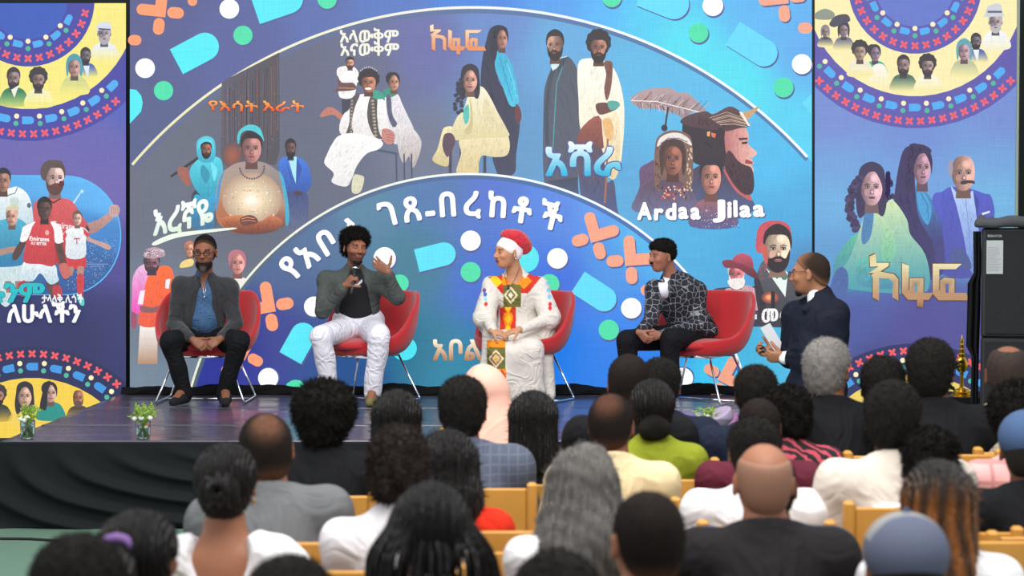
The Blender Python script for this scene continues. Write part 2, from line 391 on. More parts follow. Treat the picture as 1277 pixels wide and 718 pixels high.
def face(A, x, y, w_, h, skin='#8a5a48', hair='#1c1a1e', d=0, style='short', beard=None, tint=None, tt=0., glasses=False, lip=None, neck=True, lit=1):
    """a printed portrait head: x, y centre, w_ x h size, d = -1..1 way it looks"""
    K = lambda c: mix(c, tint, tt) if tint else hx(c)
    sk = hx(skin); hi = np.clip(sk*1.28+.05, 0, 1); lo = sk*.62; o = d*.10*w_
    R = lambda pts: [(x+u*w_, y+v*h) for u, v in pts]
    if style == 'long': A.poly(R([(-.62, -.1), (-.5, -.55), (0, -.72), (.5, -.55), (.62, -.1), (.66, .45), (.5, .8), (.2, .7), (-.2, .7), (-.55, .85), (-.7, .4)]), K(hair), True)
    if style == 'afro':
        n = 22; A.poly([(x+math.cos(2*math.pi*i/n)*w_*(.72+.05*(i % 2)), y-h*.22+math.sin(2*math.pi*i/n)*h*(.50+.04*(i % 2))) for i in range(n)], K(hair), True, 3)
    if style == 'bun': A.ell(x-d*w_*.35, y-h*.25, w_*.5, h*.38, K(hair))
    if neck: A.poly(R([(-.26, .25), (.26, .25), (.32, .72), (-.32, .72)]), K(lo))
    if style not in ('long', 'scarf'): A.ell(x-d*.42*w_-(0 if d else w_*.47), y+.03*h, w_*.09, h*.11, K(sk*.85)); 
    if d == 0 and style not in ('long', 'scarf'): A.ell(x+w_*.47, y+.03*h, w_*.09, h*.11, K(sk*.85))
    oval = [(0, -.5), (.3, -.44), (.46, -.2), (.47, .08), (.38, .3), (.2, .46), (0, .5), (-.2, .46), (-.38, .3), (-.47, .08), (-.46, -.2), (-.3, -.44)]
    A.poly(R(oval), VG(K(lo if lit > 0 else hi), x-w_*.45, K(hi if lit > 0 else lo), x+w_*.45, 0), True)
    A.ell(x+o+lit*.14*w_, y-.26*h, w_*.2, h*.12, K(np.clip(hi*1.06, 0, 1)), edge=K(mix(sk, hi, .65)))
    A.ell(x+o+.22*w_, y+.14*h, w_*.11, h*.10, K(hi if lit > 0 else sk)); A.ell(x+o-.22*w_, y+.14*h, w_*.11, h*.10, K(sk))
    bd = beard is not None
    if bd:
        bc = K(beard)
        A.poly(R([(-.47, .02), (-.40, .10), (-.30, .24), (-.12+d*.1, .19), (d*.1, .165), (.12+d*.1, .19), (.30, .24), (.40, .10), (.47, .02), (.42, .34), (.24, .54), (0, .60), (-.24, .54), (-.42, .34)]), bc, True)
    for sx_ in (-1, 1):
        e = x+o+sx_*.19*w_; A.ell(e, y-.015*h, w_*.115, h*.048, K(lo*.8)); A.ell(e, y-.008*h, w_*.078, h*.02, K(mix(sk, '#d8d4d0', .6))); A.ell(e+d*.02*w_, y-.010*h, w_*.042, h*.026, K('#120e10'), n=10)
        A.poly([(e-w_*.13, y-.075*h), (e, y-.115*h), (e+w_*.13, y-.085*h), (e+w_*.12, y-.062*h), (e, y-.088*h), (e-w_*.12, y-.052*h)], K(mix(hair, '#140f10', .5)))
    A.poly([(x+o-w_*.02, y-.04*h), (x+o+w_*.03, y-.04*h), (x+o+w_*.10, y+.17*h), (x+o, y+.20*h), (x+o-w_*.10, y+.17*h)], VG(K(sk), y-.04*h, K(lo), y+.2*h), False)
    A.ell(x+o+.02*w_, y+.13*h, w_*.045, h*.04, K(hi))
    A.ell(x+o, y+.285*h, w_*.15, h*.035, K(lip or mix(sk, '#7a2b30', .45))); A.line([(x+o-.14*w_, y+.28*h), (x+o, y+.288*h), (x+o+.14*w_, y+.28*h)], h*.014, K(lo*.5))
    if glasses:
        for sx_ in (-1, 1):
            a = np.linspace(0, 6.28, 14); e = x+o+sx_*.2*w_; A.line(np.stack([e+np.cos(a)*w_*.15, y+np.sin(a)*h*.07], 1), h*.02, K('#101010'))
    if style == 'short': A.poly(R([(-.49, .02), (-.54, -.2), (-.42, -.48), (0, -.64), (.42, -.48), (.54, -.2), (.49, .02), (.44, -.2), (.3, -.34), (0, -.36), (-.3, -.34), (-.44, -.2)]), K(hair), True)
    if style == 'afro': A.poly(R([(-.52, .05), (-.56, -.25), (-.4, -.52), (0, -.64), (.4, -.52), (.56, -.25), (.52, .05), (.43, -.2), (.26, -.3), (0, -.3), (-.26, -.3), (-.43, -.2)]), K(hair), True)
    if style in ('long', 'bun'): A.poly(R([(-.5, .2), (-.56, -.2), (-.4, -.5), (0, -.63), (.4, -.5), (.56, -.2), (.5, .2), (.43, -.1), (.2, -.40), (0, -.44), (-.22, -.36), (-.43, -.08)]), K(hair), True)
    if style == 'scarf': A.poly(R([(-.56, .5), (-.66, -.1), (-.48, -.55), (0, -.74), (.48, -.55), (.66, -.1), (.56, .5), (.44, .3), (.44, -.15), (.2, -.38), (-.2, -.38), (-.44, -.15), (-.44, .3)]), K(hair), True)
def dshape(A, fx, fy, tx, ty, wd, col, layer=None, shadow=None):
    """flat end centred on (fx, fy), round tip at (tx, ty)"""
    L = math.hypot(tx-fx, ty-fy); ux, uy = (tx-fx)/L, (ty-fy)/L; nx, ny = -uy, ux; r = wd/2; p = [(fx+nx*r, fy+ny*r), (fx-nx*r, fy-ny*r)]
    cx, cy = tx-ux*r, ty-uy*r
    for k in range(15):
        a = -math.pi/2+math.pi*k/14; p.append((cx+ux*r*math.cos(a)+nx*r*math.sin(a), cy+uy*r*math.cos(a)+ny*r*math.sin(a)))
    if shadow: A.poly([(q[0]+1.5, q[1]+2) for q in p], shadow, layer=layer); layer = None if layer is None else layer+1
    A.poly(p, col, layer=layer)
def pill(A, x, y, L, wd, rot, col, layer=None):
    p = []; r = wd/2; c, s_ = math.cos(rad(rot)), math.sin(rad(rot))
    for e in (1, -1):
        for k in range(9):
            a = -math.pi/2+math.pi*k/8; u = e*((L/2-r)+r*math.cos(a)); v = e*r*math.sin(a); p.append((x+u*c-v*s_, y+u*s_+v*c))
    A.poly(p, col, layer=layer)
def plus(A, x, y, k, rot, mir, col, layer=None, shadow=None):
    """cross of two joined arms and two loose pills"""
    if shadow: plus(A, x+1.5, y+2, k, rot, mir, shadow, layer); layer = None if layer is None else layer+1
    c, s_ = math.cos(rad(rot)), math.sin(rad(rot))
    def q(u, v): u *= mir; return (x+(u*c-v*s_)*k, y+(u*s_+v*c)*k)
    p = []
    for k2 in range(9): a = math.pi+math.pi*k2/8; p.append(q(0+7*math.cos(a), -23+7*math.sin(a)))
    p.append(q(7, -7))
    for k2 in range(9): a = -math.pi/2+math.pi*k2/8; p.append(q(23+7*math.cos(a), 7*math.sin(a)))
    p.append(q(-7, 7)); A.poly(p, col, layer=layer)
    u = q(-19, 0); pill(A, u[0], u[1], 21*k, 14*k, rot, col, layer); u = q(0, 19); pill(A, u[0], u[1], 21*k, 14*k, rot+90, col, layer)
# ------------------------------------------------------------------ the big screen
SM = screen_mat('led_display', 1.06)
HYC = mat('screen_case', '#141619', .7)
def screen_root(name, label, px0, px1, ytop, ybot, Y, vis0=None):
    a = P(px0, ytop, Y); b_ = P(px1, ybot, Y); r = thing(name, label, 'screen', ((a.x+b_.x)/2, Y, max(b_.z, 0) if b_.z < STZ-.1 else b_.z))
    m = MB(); m.box(a.x-r.location.x-.0, b_.x-r.location.x+.0, .0, .10, b_.z-r.location.z, a.z-r.location.z); m.build('cabinet_body', HYC, r)
    return r
YM = SB
main = screen_root('led_wall', 'wide central video wall with curved rainbow-blue bands behind the panel chairs', 161.5, 1013, -46, 484, YM)
A = Art(YM)
fA = IDW([(170, 20, '#525788'), (170, 150, '#505a86'), (300, 50, '#545c96'), (400, 5, '#5468a8'), (480, -10, '#5074bc'), (600, -5, '#3f7fd8'), (750, 10, '#4fb0f4'), (850, 60, '#4cdcec'), (800, 20, '#4cc8ec'), (920, 100, '#4cdcec'), (950, 20, '#58b0ec'), (1005, 60, '#5ca8e8'), (1000, 170, '#52ccec'), (900, -40, '#58b0ec'), (700, 10, '#4c98e4'), (200, -40, '#4e5482')])
fB = IDW([(200, 220, '#636979'), (200, 420, '#6a7686'), (350, 110, '#5e6278'), (300, 230, '#5c6270'), (450, 90, '#60657f'), (530, 60, '#6468a2'), (540, 190, '#6c7288'), (620, 30, '#6486c4'), (625, 160, '#5c94c4'), (700, 60, '#60a6d8'), (800, 110, '#58b4e0'), (760, 230, '#54a4d4'), (900, 260, '#44acdc'), (970, 200, '#4cb8e8'), (1005, 260, '#48a6da'), (1005, 340, '#4a84b8'), (200, 475, '#728596'), (950, 300, '#3ca4da'), (980, 430, '#44b4dc'), (880, 120, '#56b8e4'), (400, 200, '#5e6478')])
fC = IDW([(330, 400, '#2f3a8c'), (290, 470, '#2c3494'), (350, 340, '#44608c'), (400, 290, '#4c6c94'), (450, 260, '#50809c'), (520, 330, '#3a7890'), (520, 430, '#247490'), (440, 470, '#26508c'), (570, 460, '#2080a0'), (600, 240, '#4f70cc'), (560, 232, '#4b74a8'), (600, 350, '#3f6acc'), (700, 260, '#4f80dc'), (700, 350, '#3068d8'), (700, 450, '#1278e4'), (790, 430, '#1c78e4'), (800, 400, '#3c84e8'), (850, 320, '#4cb8ec'), (800, 300, '#4cb4e8'), (760, 330, '#4490e0'), (900, 470, '#40c4ec'), (740, 250, '#5a98e8')])
RA, CAx, CAy = 558.8, 590, 568; RC, CCx, CCy = 358, 585, 575
arcA = lambda x, e=0: CAy-math.sqrt(max((RA-e)**2-(x-CAx)**2, 0)); arcC = lambda x, e=0: CCy-math.sqrt(max((RC-e)**2-(x-CCx)**2, 0))
A.grid(lambda x: -46, lambda x: 484, 162, 1012.5, 90, 50, fA, 0)
A.grid(arcA, lambda x: 484, 162, 1012.5, 90, 50, fB, 1)
xl = CCx-math.sqrt(RC**2-91**2)+.2; xr = 2*CCx-xl
A.grid(arcC, lambda x: 484, xl, xr, 90, 50, fC, 230)
aa = np.linspace(-2.45, -.70, 120)
A.line([(CAx+(RA-3)*math.cos(a)+2, CAy+(RA-3)*math.sin(a)+2) for a in aa if 162 < CAx+RA*math.cos(a) < 1008], 5, lambda p: VG('#5c6488', 300, '#4a78a8', 900, 0)(p), 3)
A.line([(CAx+RA*math.cos(a), CAy+RA*math.sin(a)) for a in aa if 162 < CAx+RA*math.cos(a) < 1011.5], 3.2, lambda p: VG('#e8e4b8', 200, '#f0f6ff', 800, 0)(p), 4)
ac = np.linspace(-math.pi+math.asin(91/RC), -math.asin(91/RC), 140)
A.line([(CCx+(RC-3)*math.cos(a), CCy+(RC-3)*math.sin(a)+1) for a in ac], 5, lambda p: VG('#4c6078', 300, '#3a6cb0', 800, 0)(p), 231)
A.line([(CCx+RC*math.cos(a), CCy+RC*math.sin(a)) for a in ac], 2.8, lambda p: VG('#e8e8cc', 200, '#f4faff', 800, 0)(p), 232)
LY = lambda x, y: 234 if math.hypot(x-CCx, y-CCy) < RC-6 else 6
CY_, OR_, WH, GR = VG('#4cf4f6', 150, '#62dcf6', 900, 0), VG('#f89868', 150, '#f0a488', 900, 0), '#fdfdfb', '#48dca8'
cyA = lambda p: VG('#4ee8f2', 200, '#60d4f6', 900, 0)(p)
SHD = '#4a5a94'
for fx, fy, tx, ty, wd in ((220, 77, 271, 50, 35), (318, 12, 377, -8, 38), (800, -11, 858, 12, 38), (913.5, 41.5, 967, 75, 34), (520, 325, 568, 313, 29), (362.5, 446, 386, 404, 31), (720.5, 351.5, 766, 381, 31)):
    dshape(A, fx, fy, tx, ty, wd, cyA, LY(fx, fy), SHD)
A.poly([(162, 111), (170, 112), (176, 119), (178, 128), (176, 139), (162, 154)], cyA, layer=7)
A.poly([(1000, 129), (1012, 117), (1012, 142)], cyA, layer=7)
A.ell(657, 322, 15, 17, '#52e2ea', layer=236); A.ell(504, 434, 16, 15, '#48e0f0', layer=236)
for x, y, r in ((286, 11, 12.3), (181, 85, 12.3), (889, 7, 13), (1000, 80, 12.5), (587, 300, 12.6), (480, 322, 14), (695, 322, 12.8), (392, 382, 12.5), (787, 384, 12.8), (335, 471, 12.6), (851, 474, 13)):
    A.ell(x+1, min(y+2, 483-r), r+.5, r+.5, SHD, layer=LY(x, y)); A.ell(x, min(y, 484-r), r, r, WH, layer=LY(x, y)+1)
for x, y, r in ((303, 44, 12), (204, 113, 12), (408, -1, 12), (763, -3, 12), (871, 41, 12.3), (977, 109, 12.5), (587, 339, 12.5), (499, 353, 11), (685, 354, 12.5), (759, 411, 12.7)):
    A.ell(x+1, y+2, r+.5, r+.5, SHD, layer=LY(x, y)); A.ell(x, y, r, r, GR, layer=LY(x, y)+1)
A.poly([(357, 484), (358, 478), (364, 474), (369, 473), (375, 474), (380, 479), (381, 484)], GR, layer=236)
for x, y, k, r, mr in ((200, 14, 1, 6, -1), (742, 294, 1.02, -16, 1), (786, 324, 1.02, -4, 1), (336, 382, 1.05, -10, -1), (303, 440, .95, 28, -1), (903, 470, .95, 28, 1), (976, -2, 1, -6, -1)):
    plus(A, x, y, k, r, mr, OR_, LY(x, y), None if x < 400 else SHD)
pill(A, 168, 50, 17, 13, 2, OR_, 7); pill(A, 240, 1, 13, 12, 80, OR_, 7); pill(A, 1004, 35, 18, 14, 2, OR_, 7)
pill(A, 805, 362, 14, 12, 60, OR_, 236); pill(A, 287, 478, 12, 11, 50, OR_, 236); pill(A, 284, 463, 17, 13, 60, OR_, 236)
# curved headline: each letter stands on a circle
for ch, x, y, r in (('የ', 381, 335, -42), ('አ', 400, 318, -38), ('ቦ', 422, 303, -31), ('ል', 452, 287, -25), ('ገ', 489, 268, -14), ('ጸ', 518, 262, -10), ('-', 539, 262, -6), ('በ', 560, 256, -4), ('ረ', 589, 255, 0), ('ከ', 618, 257, 4), ('ቶ', 647, 264, 8), ('ች', 680, 272, 14)):
    rr = rad(r); k = 33
    for lay, cc, dx, dy in ((235, SHD, 1.3, 1.8), (238, '#ffffff', 0, 0)):
        A.text(ch, x-math.sin(rr)*-13+dx-math.sin(rr)*0, y+math.cos(rr)*13+dy, 40, cc, rot=r, bold=.035, align='c', layer=lay)
# little ribbon-like title low in the middle
A.text('አቦል', 540, 448, 34, TG('#b07850', '#fff6dc'), bold=.03, layer=238)
A.text('ual.', 681, 449, 9, '#d04848', bold=.02, layer=238)

# ---- poster figures on the wall
def cliff(A, col, edge, m, flat=False):
    """the angular three-letter title"""
    q = lambda pts: [(m[0]+x*m[2], m[1]+y*m[3]) for x, y in pts]
    S = ([(143, 488), (168, 477), (170, 514), (222, 514), (220, 527), (176, 556), (140, 556), (180, 528), (145, 530)], [(150, 562), (180, 548), (242, 560), (260, 580), (260, 668), (236, 654), (236, 590), (220, 578), (182, 576), (182, 668), (156, 655), (156, 575)],
         [(275, 515), (302, 525), (302, 622), (312, 636), (402, 636), (384, 664), (300, 664), (275, 636)], [(306, 576), (362, 576), (362, 640), (336, 640), (336, 598), (326, 598), (326, 640), (306, 640)], [(336, 660), (362, 660), (360, 694), (336, 690)],
         [(400, 518), (518, 518), (494, 540), (426, 540), (426, 622), (436, 636), (536, 636), (548, 666), (424, 666), (400, 640)], [(430, 586), (446, 574), (488, 578), (488, 640), (464, 640), (464, 600), (452, 600), (452, 640), (430, 640)])
    for k, p in enumerate(S):
        c = np.mean(p, 0); e = np.array([np.array(v)+np.sign(np.array(v)-c)*3.5 for v in p]); A.poly(q(e), edge, layer=160)
    for p in S:
        # split the outline into strips so that the metal gradient shows
        A.poly(q(p), (lambda P_: col(np.stack([P_[:, 0]*0+200, P_[:, 1]], 1))) if flat else col, layer=162)
# moth and fire
A.base(10); A.frame(180, 100, 3.418)
tb = VG('#575563', 330, '#4c4850', 575, 0)
A.poly([(330, 12), (346, -2), (575, -118), (577, 300), (560, 360), (350, 360), (326, 320)], tb)
rs = np.random.RandomState(2)
for i in range(46):
    x = rs.uniform(334, 572); y0 = max(-118+(575-x)*.55+rs.uniform(0, 60), -110); A.line([(x, y0), (x+rs.uniform(-3, 3), y0+80), (x+rs.uniform(-4, 4), rs.uniform(200, 350))], rs.uniform(1, 3), ['#3a343a', '#6b6468', '#46383a', '#754c3c'][i % 4], layer=11+i % 3)
A.base(16)
A.ell(375, 320, 45, 55, '#a8583a', edge='#5c4c4c'); 
for i in range(60): x, y = rs.uniform(330, 570), rs.uniform(20, 300); A.ell(x, y, 1.6, 1.6, '#d07858', n=5, layer=17)
A.base(20)
A.poly([(115, 415), (110, 407), (228, 325), (236, 335)], '#2c2c34')
A.poly([(215, 470), (200, 540), (200, 640), (300, 640), (310, 480)], VG('#303a44', 470, '#58606e', 640), True)
A.poly([(150, 370), (178, 372), (190, 392), (196, 440), (180, 450), (150, 410), (140, 385)], '#a06050', True)
A.poly([(193, 390), (215, 350), (250, 328), (300, 325), (330, 345), (334, 420), (310, 480), (272, 505), (238, 490), (205, 440)], VG('#52d0e2', 330, '#2a9cb8', 500), True)
A.poly([(250, 360), (280, 400), (262, 440), (240, 400)], '#2a94b0', True); A.poly([(285, 350), (310, 380), (300, 430), (290, 400)], '#6ee0ee', True)
A.poly([(215, 490), (270, 505), (330, 440), (300, 560), (290, 640), (200, 620)], VG('#2aa8d8', 480, '#3a6c94', 640), True)
A.poly([(222, 290), (228, 255), (262, 238), (296, 252), (304, 300), (296, 340), (262, 352), (232, 338)], VG('#50c8dc', 240, '#38a8c4', 350), True)
face(A, 264, 296, 44, 66, '#86503c', '#18202a', .6, 'short', '#20181a', neck=False)
A.poly([(228, 300), (234, 262), (264, 248), (292, 262), (298, 300), (286, 270), (262, 262), (240, 275)], '#5cd4e4', True)
A.base(60)
A.poly([(575, 345), (610, 325), (650, 328), (692, 352), (714, 430), (690, 478), (650, 490), (604, 480), (580, 420)], VG('#3a78dc', 330, '#2c50a0', 490), True)
A.poly([(600, 480), (690, 480), (698, 560), (690, 640), (604, 640), (610, 560)], VG('#3a4a80', 480, '#5f6884', 640), True)
A.poly([(612, 326), (650, 326), (646, 440), (632, 400)], '#a8e4ec'); A.poly([(652, 330), (672, 380), (648, 445), (648, 380)], '#2450a8'); A.poly([(602, 332), (622, 392), (640, 440), (620, 410)], '#2450a8')
A.ell(656, 482, 18, 10, '#4a3438'); face(A, 624, 292, 44, 70, '#5c3c38', '#1c1c22', .2, 'short', '#181418')
A.base(96)
body = lambda p: IDW([(460, 380, '#9a8888'), (380, 440, '#a89484'), (460, 510, '#ffeecb'), (400, 540, '#f8c890'), (530, 530, '#f8d0a0'), (340, 560, '#b06a40'), (560, 600, '#7c4438'), (440, 640, '#8a4428'), (590, 450, '#8a8080')])(p)
A.poly([(312, 600), (306, 500), (322, 410), (352, 378), (405, 350), (500, 348), (560, 380), (592, 420), (612, 520), (616, 600), (560, 636), (460, 655), (380, 650)], body, True)
A.ell(460, 505, 128, 112, '#fff0c8', edge='#b4947e', n=40); A.ell(457, 510, 56, 46, '#fffdf0', edge='#ecd0a6', n=40)
for i in range(70):
    a = rs.uniform(0, 6.28); r = rs.uniform(30, 120); A.ell(455+r*math.cos(a)*1.1, 510+r*math.sin(a)*.8, rs.uniform(2, 5), rs.uniform(1, 3), ['#ffe0a8', '#fff8e0', '#e89858', '#c8785a'][i % 4], rot=rs.uniform(0, 180), n=6, layer=99)
A.base(102)
A.poly([(575, 385), (596, 425), (614, 520), (618, 600), (604, 618), (600, 520), (586, 440)], '#3aa8cc', True); A.poly([(345, 385), (322, 420), (308, 500), (310, 560), (320, 500), (330, 430)], '#4c90c8', True)
A.poly([(330, 590), (420, 575), (440, 600), (500, 600), (540, 575), (590, 600), (560, 640), (460, 655), (360, 640)], VG('#d8804c', 575, '#6a3424', 650), True)
A.poly([(410, 590), (440, 575), (470, 580), (485, 605), (440, 620), (412, 612)], '#6c3c34', True)
A.line([(415, 592), (440, 584), (470, 590)], 2.5, '#ffb070'); A.line([(415, 602), (445, 596), (478, 602)], 2.5, '#e88858')
for i in range(16): a = -.1+i*.21; A.ell(460+math.cos(a)*52, 372+math.sin(a)*48, 4, 5, '#5c4a5c', n=7, layer=106)
A.base(108); face(A, 458, 292, 86, 122, '#a06a64', '#2a2024', .05, 'short', lip='#a04048')
A.poly([(398, 262), (402, 222), (430, 196), (462, 190), (496, 208), (512, 262), (498, 240), (470, 220), (440, 214), (414, 228), (404, 270)], '#4cc8d4', True)
A.base(150); A.text('የእሳት', 274, 128, 56, TG('#e0603c', '#f8c070'), rot=2, bold=.015, width=212, outline='#7c3c40', ow=.02); A.text('እራት', 505, 130, 58, TG('#e85a3a', '#f8c872'), rot=2, bold=.015, width=178, outline='#7c3c40', ow=.02)
A.text('እረኛዬ', 40, 660, 140, TG('#d8e8d8', '#ffffff'), rot=-12, bold=.02, shear=.22, width=260, outline='#cfe4d6', ow=.015)
A.poly([(40, 690), (120, 655), (230, 640), (378, 628), (380, 636), (240, 654), (130, 674), (48, 704)], '#e8f2e2', True)
# two-line title and the three in white
A.base(10); A.frame(390, 20, 3.263)
A.text('አላውቅም', 110, 106, 66, '#f0efe0', bold=.03, width=240); A.text('አናውቅም', 112, 160, 66, '#f0efe0', bold=.03, width=240)
A.base(14)
A.poly([(118, 320), (165, 320), (160, 480), (122, 480)], '#3a3c4c'); A.poly([(98, 220), (120, 205), (165, 205), (188, 235), (180, 272), (165, 330), (110, 330), (104, 270)], '#f2f0ee', True)
A.poly([(100, 240), (118, 270), (165, 272), (172, 300), (84, 306), (104, 290)], '#6c4a48', True); A.line([(105, 292), (170, 294)], 5, '#b07858')
face(A, 152, 192, 34, 42, '#b07c64', '#2a2426', -.5, 'short', '#4a3430'); A.poly([(112, 250), (150, 222), (186, 255), (178, 272), (150, 250), (130, 268)], '#fbfaf8', True)
A.base(50)
A.poly([(298, 305), (345, 318), (362, 352), (384, 400), (412, 462), (390, 470), (360, 455), (345, 520), (320, 500), (296, 400)], VG('#ece8ee', 310, '#d8d4d8', 500), True)
A.poly([(288, 300), (330, 296), (344, 316), (320, 330), (290, 328)], '#38907c', True); A.poly([(300, 325), (318, 330), (324, 400), (345, 440), (325, 450), (305, 400)], '#5a5c74', True)
A.poly([(338, 450), (375, 440), (412, 462), (442, 510), (432, 570), (408, 618), (392, 570), (372, 600), (352, 560)], VG('#e2dcdc', 450, '#b4a8a4', 620), True)
for x in (340, 372, 402): A.line([(x, 560), (x+2, 690)], 6, '#44485c')
A.line([(262, 545), (345, 560)], 8, '#3c5060')
face(A, 330, 270, 44, 66, '#a8765e', '#26242c', .7, 'bun')
A.base(84)
A.poly([(32, 400), (60, 372), (92, 378), (124, 408), (118, 428), (84, 402), (36, 412)], '#c07868', True)
A.poly([(165, 335), (200, 318), (250, 322), (292, 345), (302, 410), (312, 455), (290, 480), (280, 505), (230, 500), (140, 490), (112, 476), (110, 440), (126, 400), (148, 380)], VG('#fbf8f6', 320, '#e6e0e0', 500), True)
A.poly([(176, 318), (192, 322), (172, 372), (158, 440), (165, 476), (135, 486), (150, 430), (152, 352)], '#5a5050', True)
A.poly([(234, 330), (262, 322), (262, 400), (270, 470), (284, 500), (248, 486), (222, 410)], '#57504e', True)
for y in range(345, 490, 14): A.ell(244+(y-345)*.09, y, 7, 5, '#a89c88', n=8, layer=90); A.ell(160-(y-345)*.03, y, 5, 5, '#a09080', n=8, layer=90)
A.base(92); A.poly([(232, 310), (262, 302), (286, 318), (290, 336), (250, 336)], '#38a088', True)
A.poly([(110, 486), (180, 478), (280, 508), (272, 540), (220, 560), (180, 610), (160, 660), (136, 694), (78, 676), (86, 640), (48, 600), (60, 560), (80, 520)], VG('#fcfbf8', 480, '#e6e4e2', 690), True)
A.poly([(100, 540), (160, 520), (130, 600), (100, 660)], '#f0eeec', True)
A.poly([(166, 650), (196, 648), (210, 662), (194, 716), (160, 716)], '#d8d4b8', True); A.poly([(283, 462), (310, 460), (334, 480), (330, 515), (305, 522), (284, 500)], '#c88478', True)
for i in range(3): A.line([(300, 480+i*12), (330, 486+i*12)], 2, '#8a5048')
face(A, 228, 272, 60, 78, '#9a6248', '#2c2428', -.1, 'afro', lip='#b84848')
A.ell(226, 296, 14, 5, '#f4efe8', n=12)
for i in range(9): A.ell(196+i*8, 222-math.sin(i*.4)*14, 3, 3, '#c8c0b8', n=6, layer=160)
# the cliff couple
A.base(10)
cliff(A, lambda p: VG('#f6ecc8', 35, '#e09060', 120)(p), '#a86858', (478-144*.562, 35-478*.566, .562, .566))
A.poly([(756, 36), (788, 48), (788, 62), (760, 110), (752, 190), (756, 260), (800, 330), (842, 420), (828, 560), (820, 640), (750, 640), (700, 420), (684, 300), (688, 190), (706, 100), (722, 52)], VG('#2e3044', 40, '#3e4058', 640), True)
A.poly([(742, 150), (768, 148), (798, 175), (820, 230), (838, 350), (806, 366), (784, 320), (764, 262), (744, 220)], VG('#3ab0d4', 150, '#4ac0e0', 360), True)
A.line([(760, 170), (785, 250), (812, 345)], 3, '#2488b0'); A.line([(790, 190), (812, 250), (830, 330)], 3, '#74d8ec')
A.poly([(826, 360), (842, 372), (850, 410), (836, 440), (822, 410)], '#6a3c40', True)
face(A, 770, 92, 46, 80, '#9a6a58', '#26242e', .6, 'bun')
A.poly([(735, 50), (762, 38), (784, 46), (760, 58), (750, 90), (750, 150), (735, 190), (722, 110)], '#2a2a38', True)
A.base(60)
for x in (560, 604, 700, 760): A.line([(x, 540), (x, 640)], 12, '#3c3e54')
A.poly([(536, 454), (570, 452), (570, 500), (556, 560), (548, 612), (488, 588), (508, 540), (524, 480)], VG('#f2e4b4', 460, '#d0bf88', 610), True)
A.poly([(600, 500), (700, 470), (780, 470), (802, 520), (790, 566), (740, 574), (690, 568), (676, 600), (668, 642), (586, 642), (604, 560)], VG('#f0e2b8', 470, '#d8c490', 640), True)
A.poly([(648, 292), (690, 288), (722, 330), (752, 390), (790, 460), (796, 490), (720, 496), (640, 500), (590, 506), (560, 492), (566, 460), (588, 410), (612, 384), (630, 330)], VG('#f4ecd0', 290, '#dccf9c', 500), True)
A.poly([(700, 340), (720, 360), (742, 440), (716, 460), (690, 400)], '#e0d4a8', True); A.poly([(612, 388), (634, 360), (636, 420), (620, 440)], '#58c0b4', True)
A.poly([(640, 330), (652, 420), (640, 480), (616, 470), (640, 430)], '#cdbd88', True)
A.poly([(536, 482), (566, 478), (580, 510), (560, 560), (545, 572), (528, 530)], '#5c4454', True)
face(A, 640, 262, 62, 94, '#b08070', '#302c36', .1, 'long', lip='#a03844')
for i in range(20): A.ell(596+rs.uniform(-18, 12), 260+i*7, 9, 8, '#34303e', n=9, layer=110+i % 3)
# the two bearded men
A.base(10); A.frame(640, 0, 3.9875)
A.poly([(150, 860), (150, 560), (160, 420), (205, 320), (262, 278), (308, 322), (326, 400), (332, 600), (325, 860), (300, 960), (180, 960)], VG('#4e5560', 280, '#565a6c', 900), True)
A.poly([(190, 330), (215, 330), (190, 420), (176, 560), (178, 760), (160, 700), (158, 520)], '#3c4858', True); A.line([(245, 330), (215, 420), (205, 600), (196, 760)], 5, '#3f9ba0')
A.poly([(170, 900), (320, 880), (330, 1040), (318, 1130), (175, 1060)], VG('#3c4256', 880, '#486a9c', 1130))
A.poly([(186, 325), (235, 285), (270, 278), (215, 340), (196, 352)], '#cfe6e6'); A.poly([(235, 290), (272, 282), (240, 340), (215, 380)], '#3a4656')
face(A, 208, 226, 84, 128, '#9a7262', '#2a282c', -.7, 'short', '#2c2826', lit=-1)
A.base(50)
A.poly([(322, 322), (372, 290), (440, 300), (492, 330), (530, 410), (552, 540), (545, 720), (520, 860), (450, 860), (430, 620), (340, 650), (325, 500)], VG('#fbf7ea', 300, '#f0e4c4', 860), True)
A.poly([(330, 650), (425, 575), (455, 700), (440, 740), (330, 745)], VG('#a05848', 580, '#7a4840', 740), True); A.poly([(440, 560), (500, 540), (530, 620), (520, 860), (470, 860)], VG('#f6e8c8', 540, '#e8d0a0', 860), True)
A.poly([(330, 745), (440, 740), (462, 900), (500, 900), (520, 1050), (560, 1150), (510, 1180), (440, 1080), (430, 1040), (345, 1010)], VG('#5a4c58', 740, '#445c94', 1180), True)
A.poly([(450, 310), (490, 308), (494, 360), (484, 450), (464, 500), (452, 440), (462, 370)], '#7e5246', True); A.poly([(410, 520), (460, 510), (520, 530), (500, 550), (430, 570)], '#6a4440', True)
A.poly([(470, 505), (520, 505), (528, 530), (485, 548)], '#58a89c', True); A.poly([(445, 600), (480, 590), (500, 640), (485, 700), (460, 680)], '#e8b878', True)
A.line([(470, 690), (462, 900), (455, 1010)], 10, '#a06a50')
face(A, 424, 238, 84, 128, '#8e5e4c', '#2c2a2c', .2, 'afro', '#2a2322')
A.base(100); A.frame(660, 100, 3.78)
A.text('አሻራ', 76, 446, 178, TG('#3cb4d8', '#ffffff'), bold=.03, width=358, outline='#5a5c9c', ow=.03)
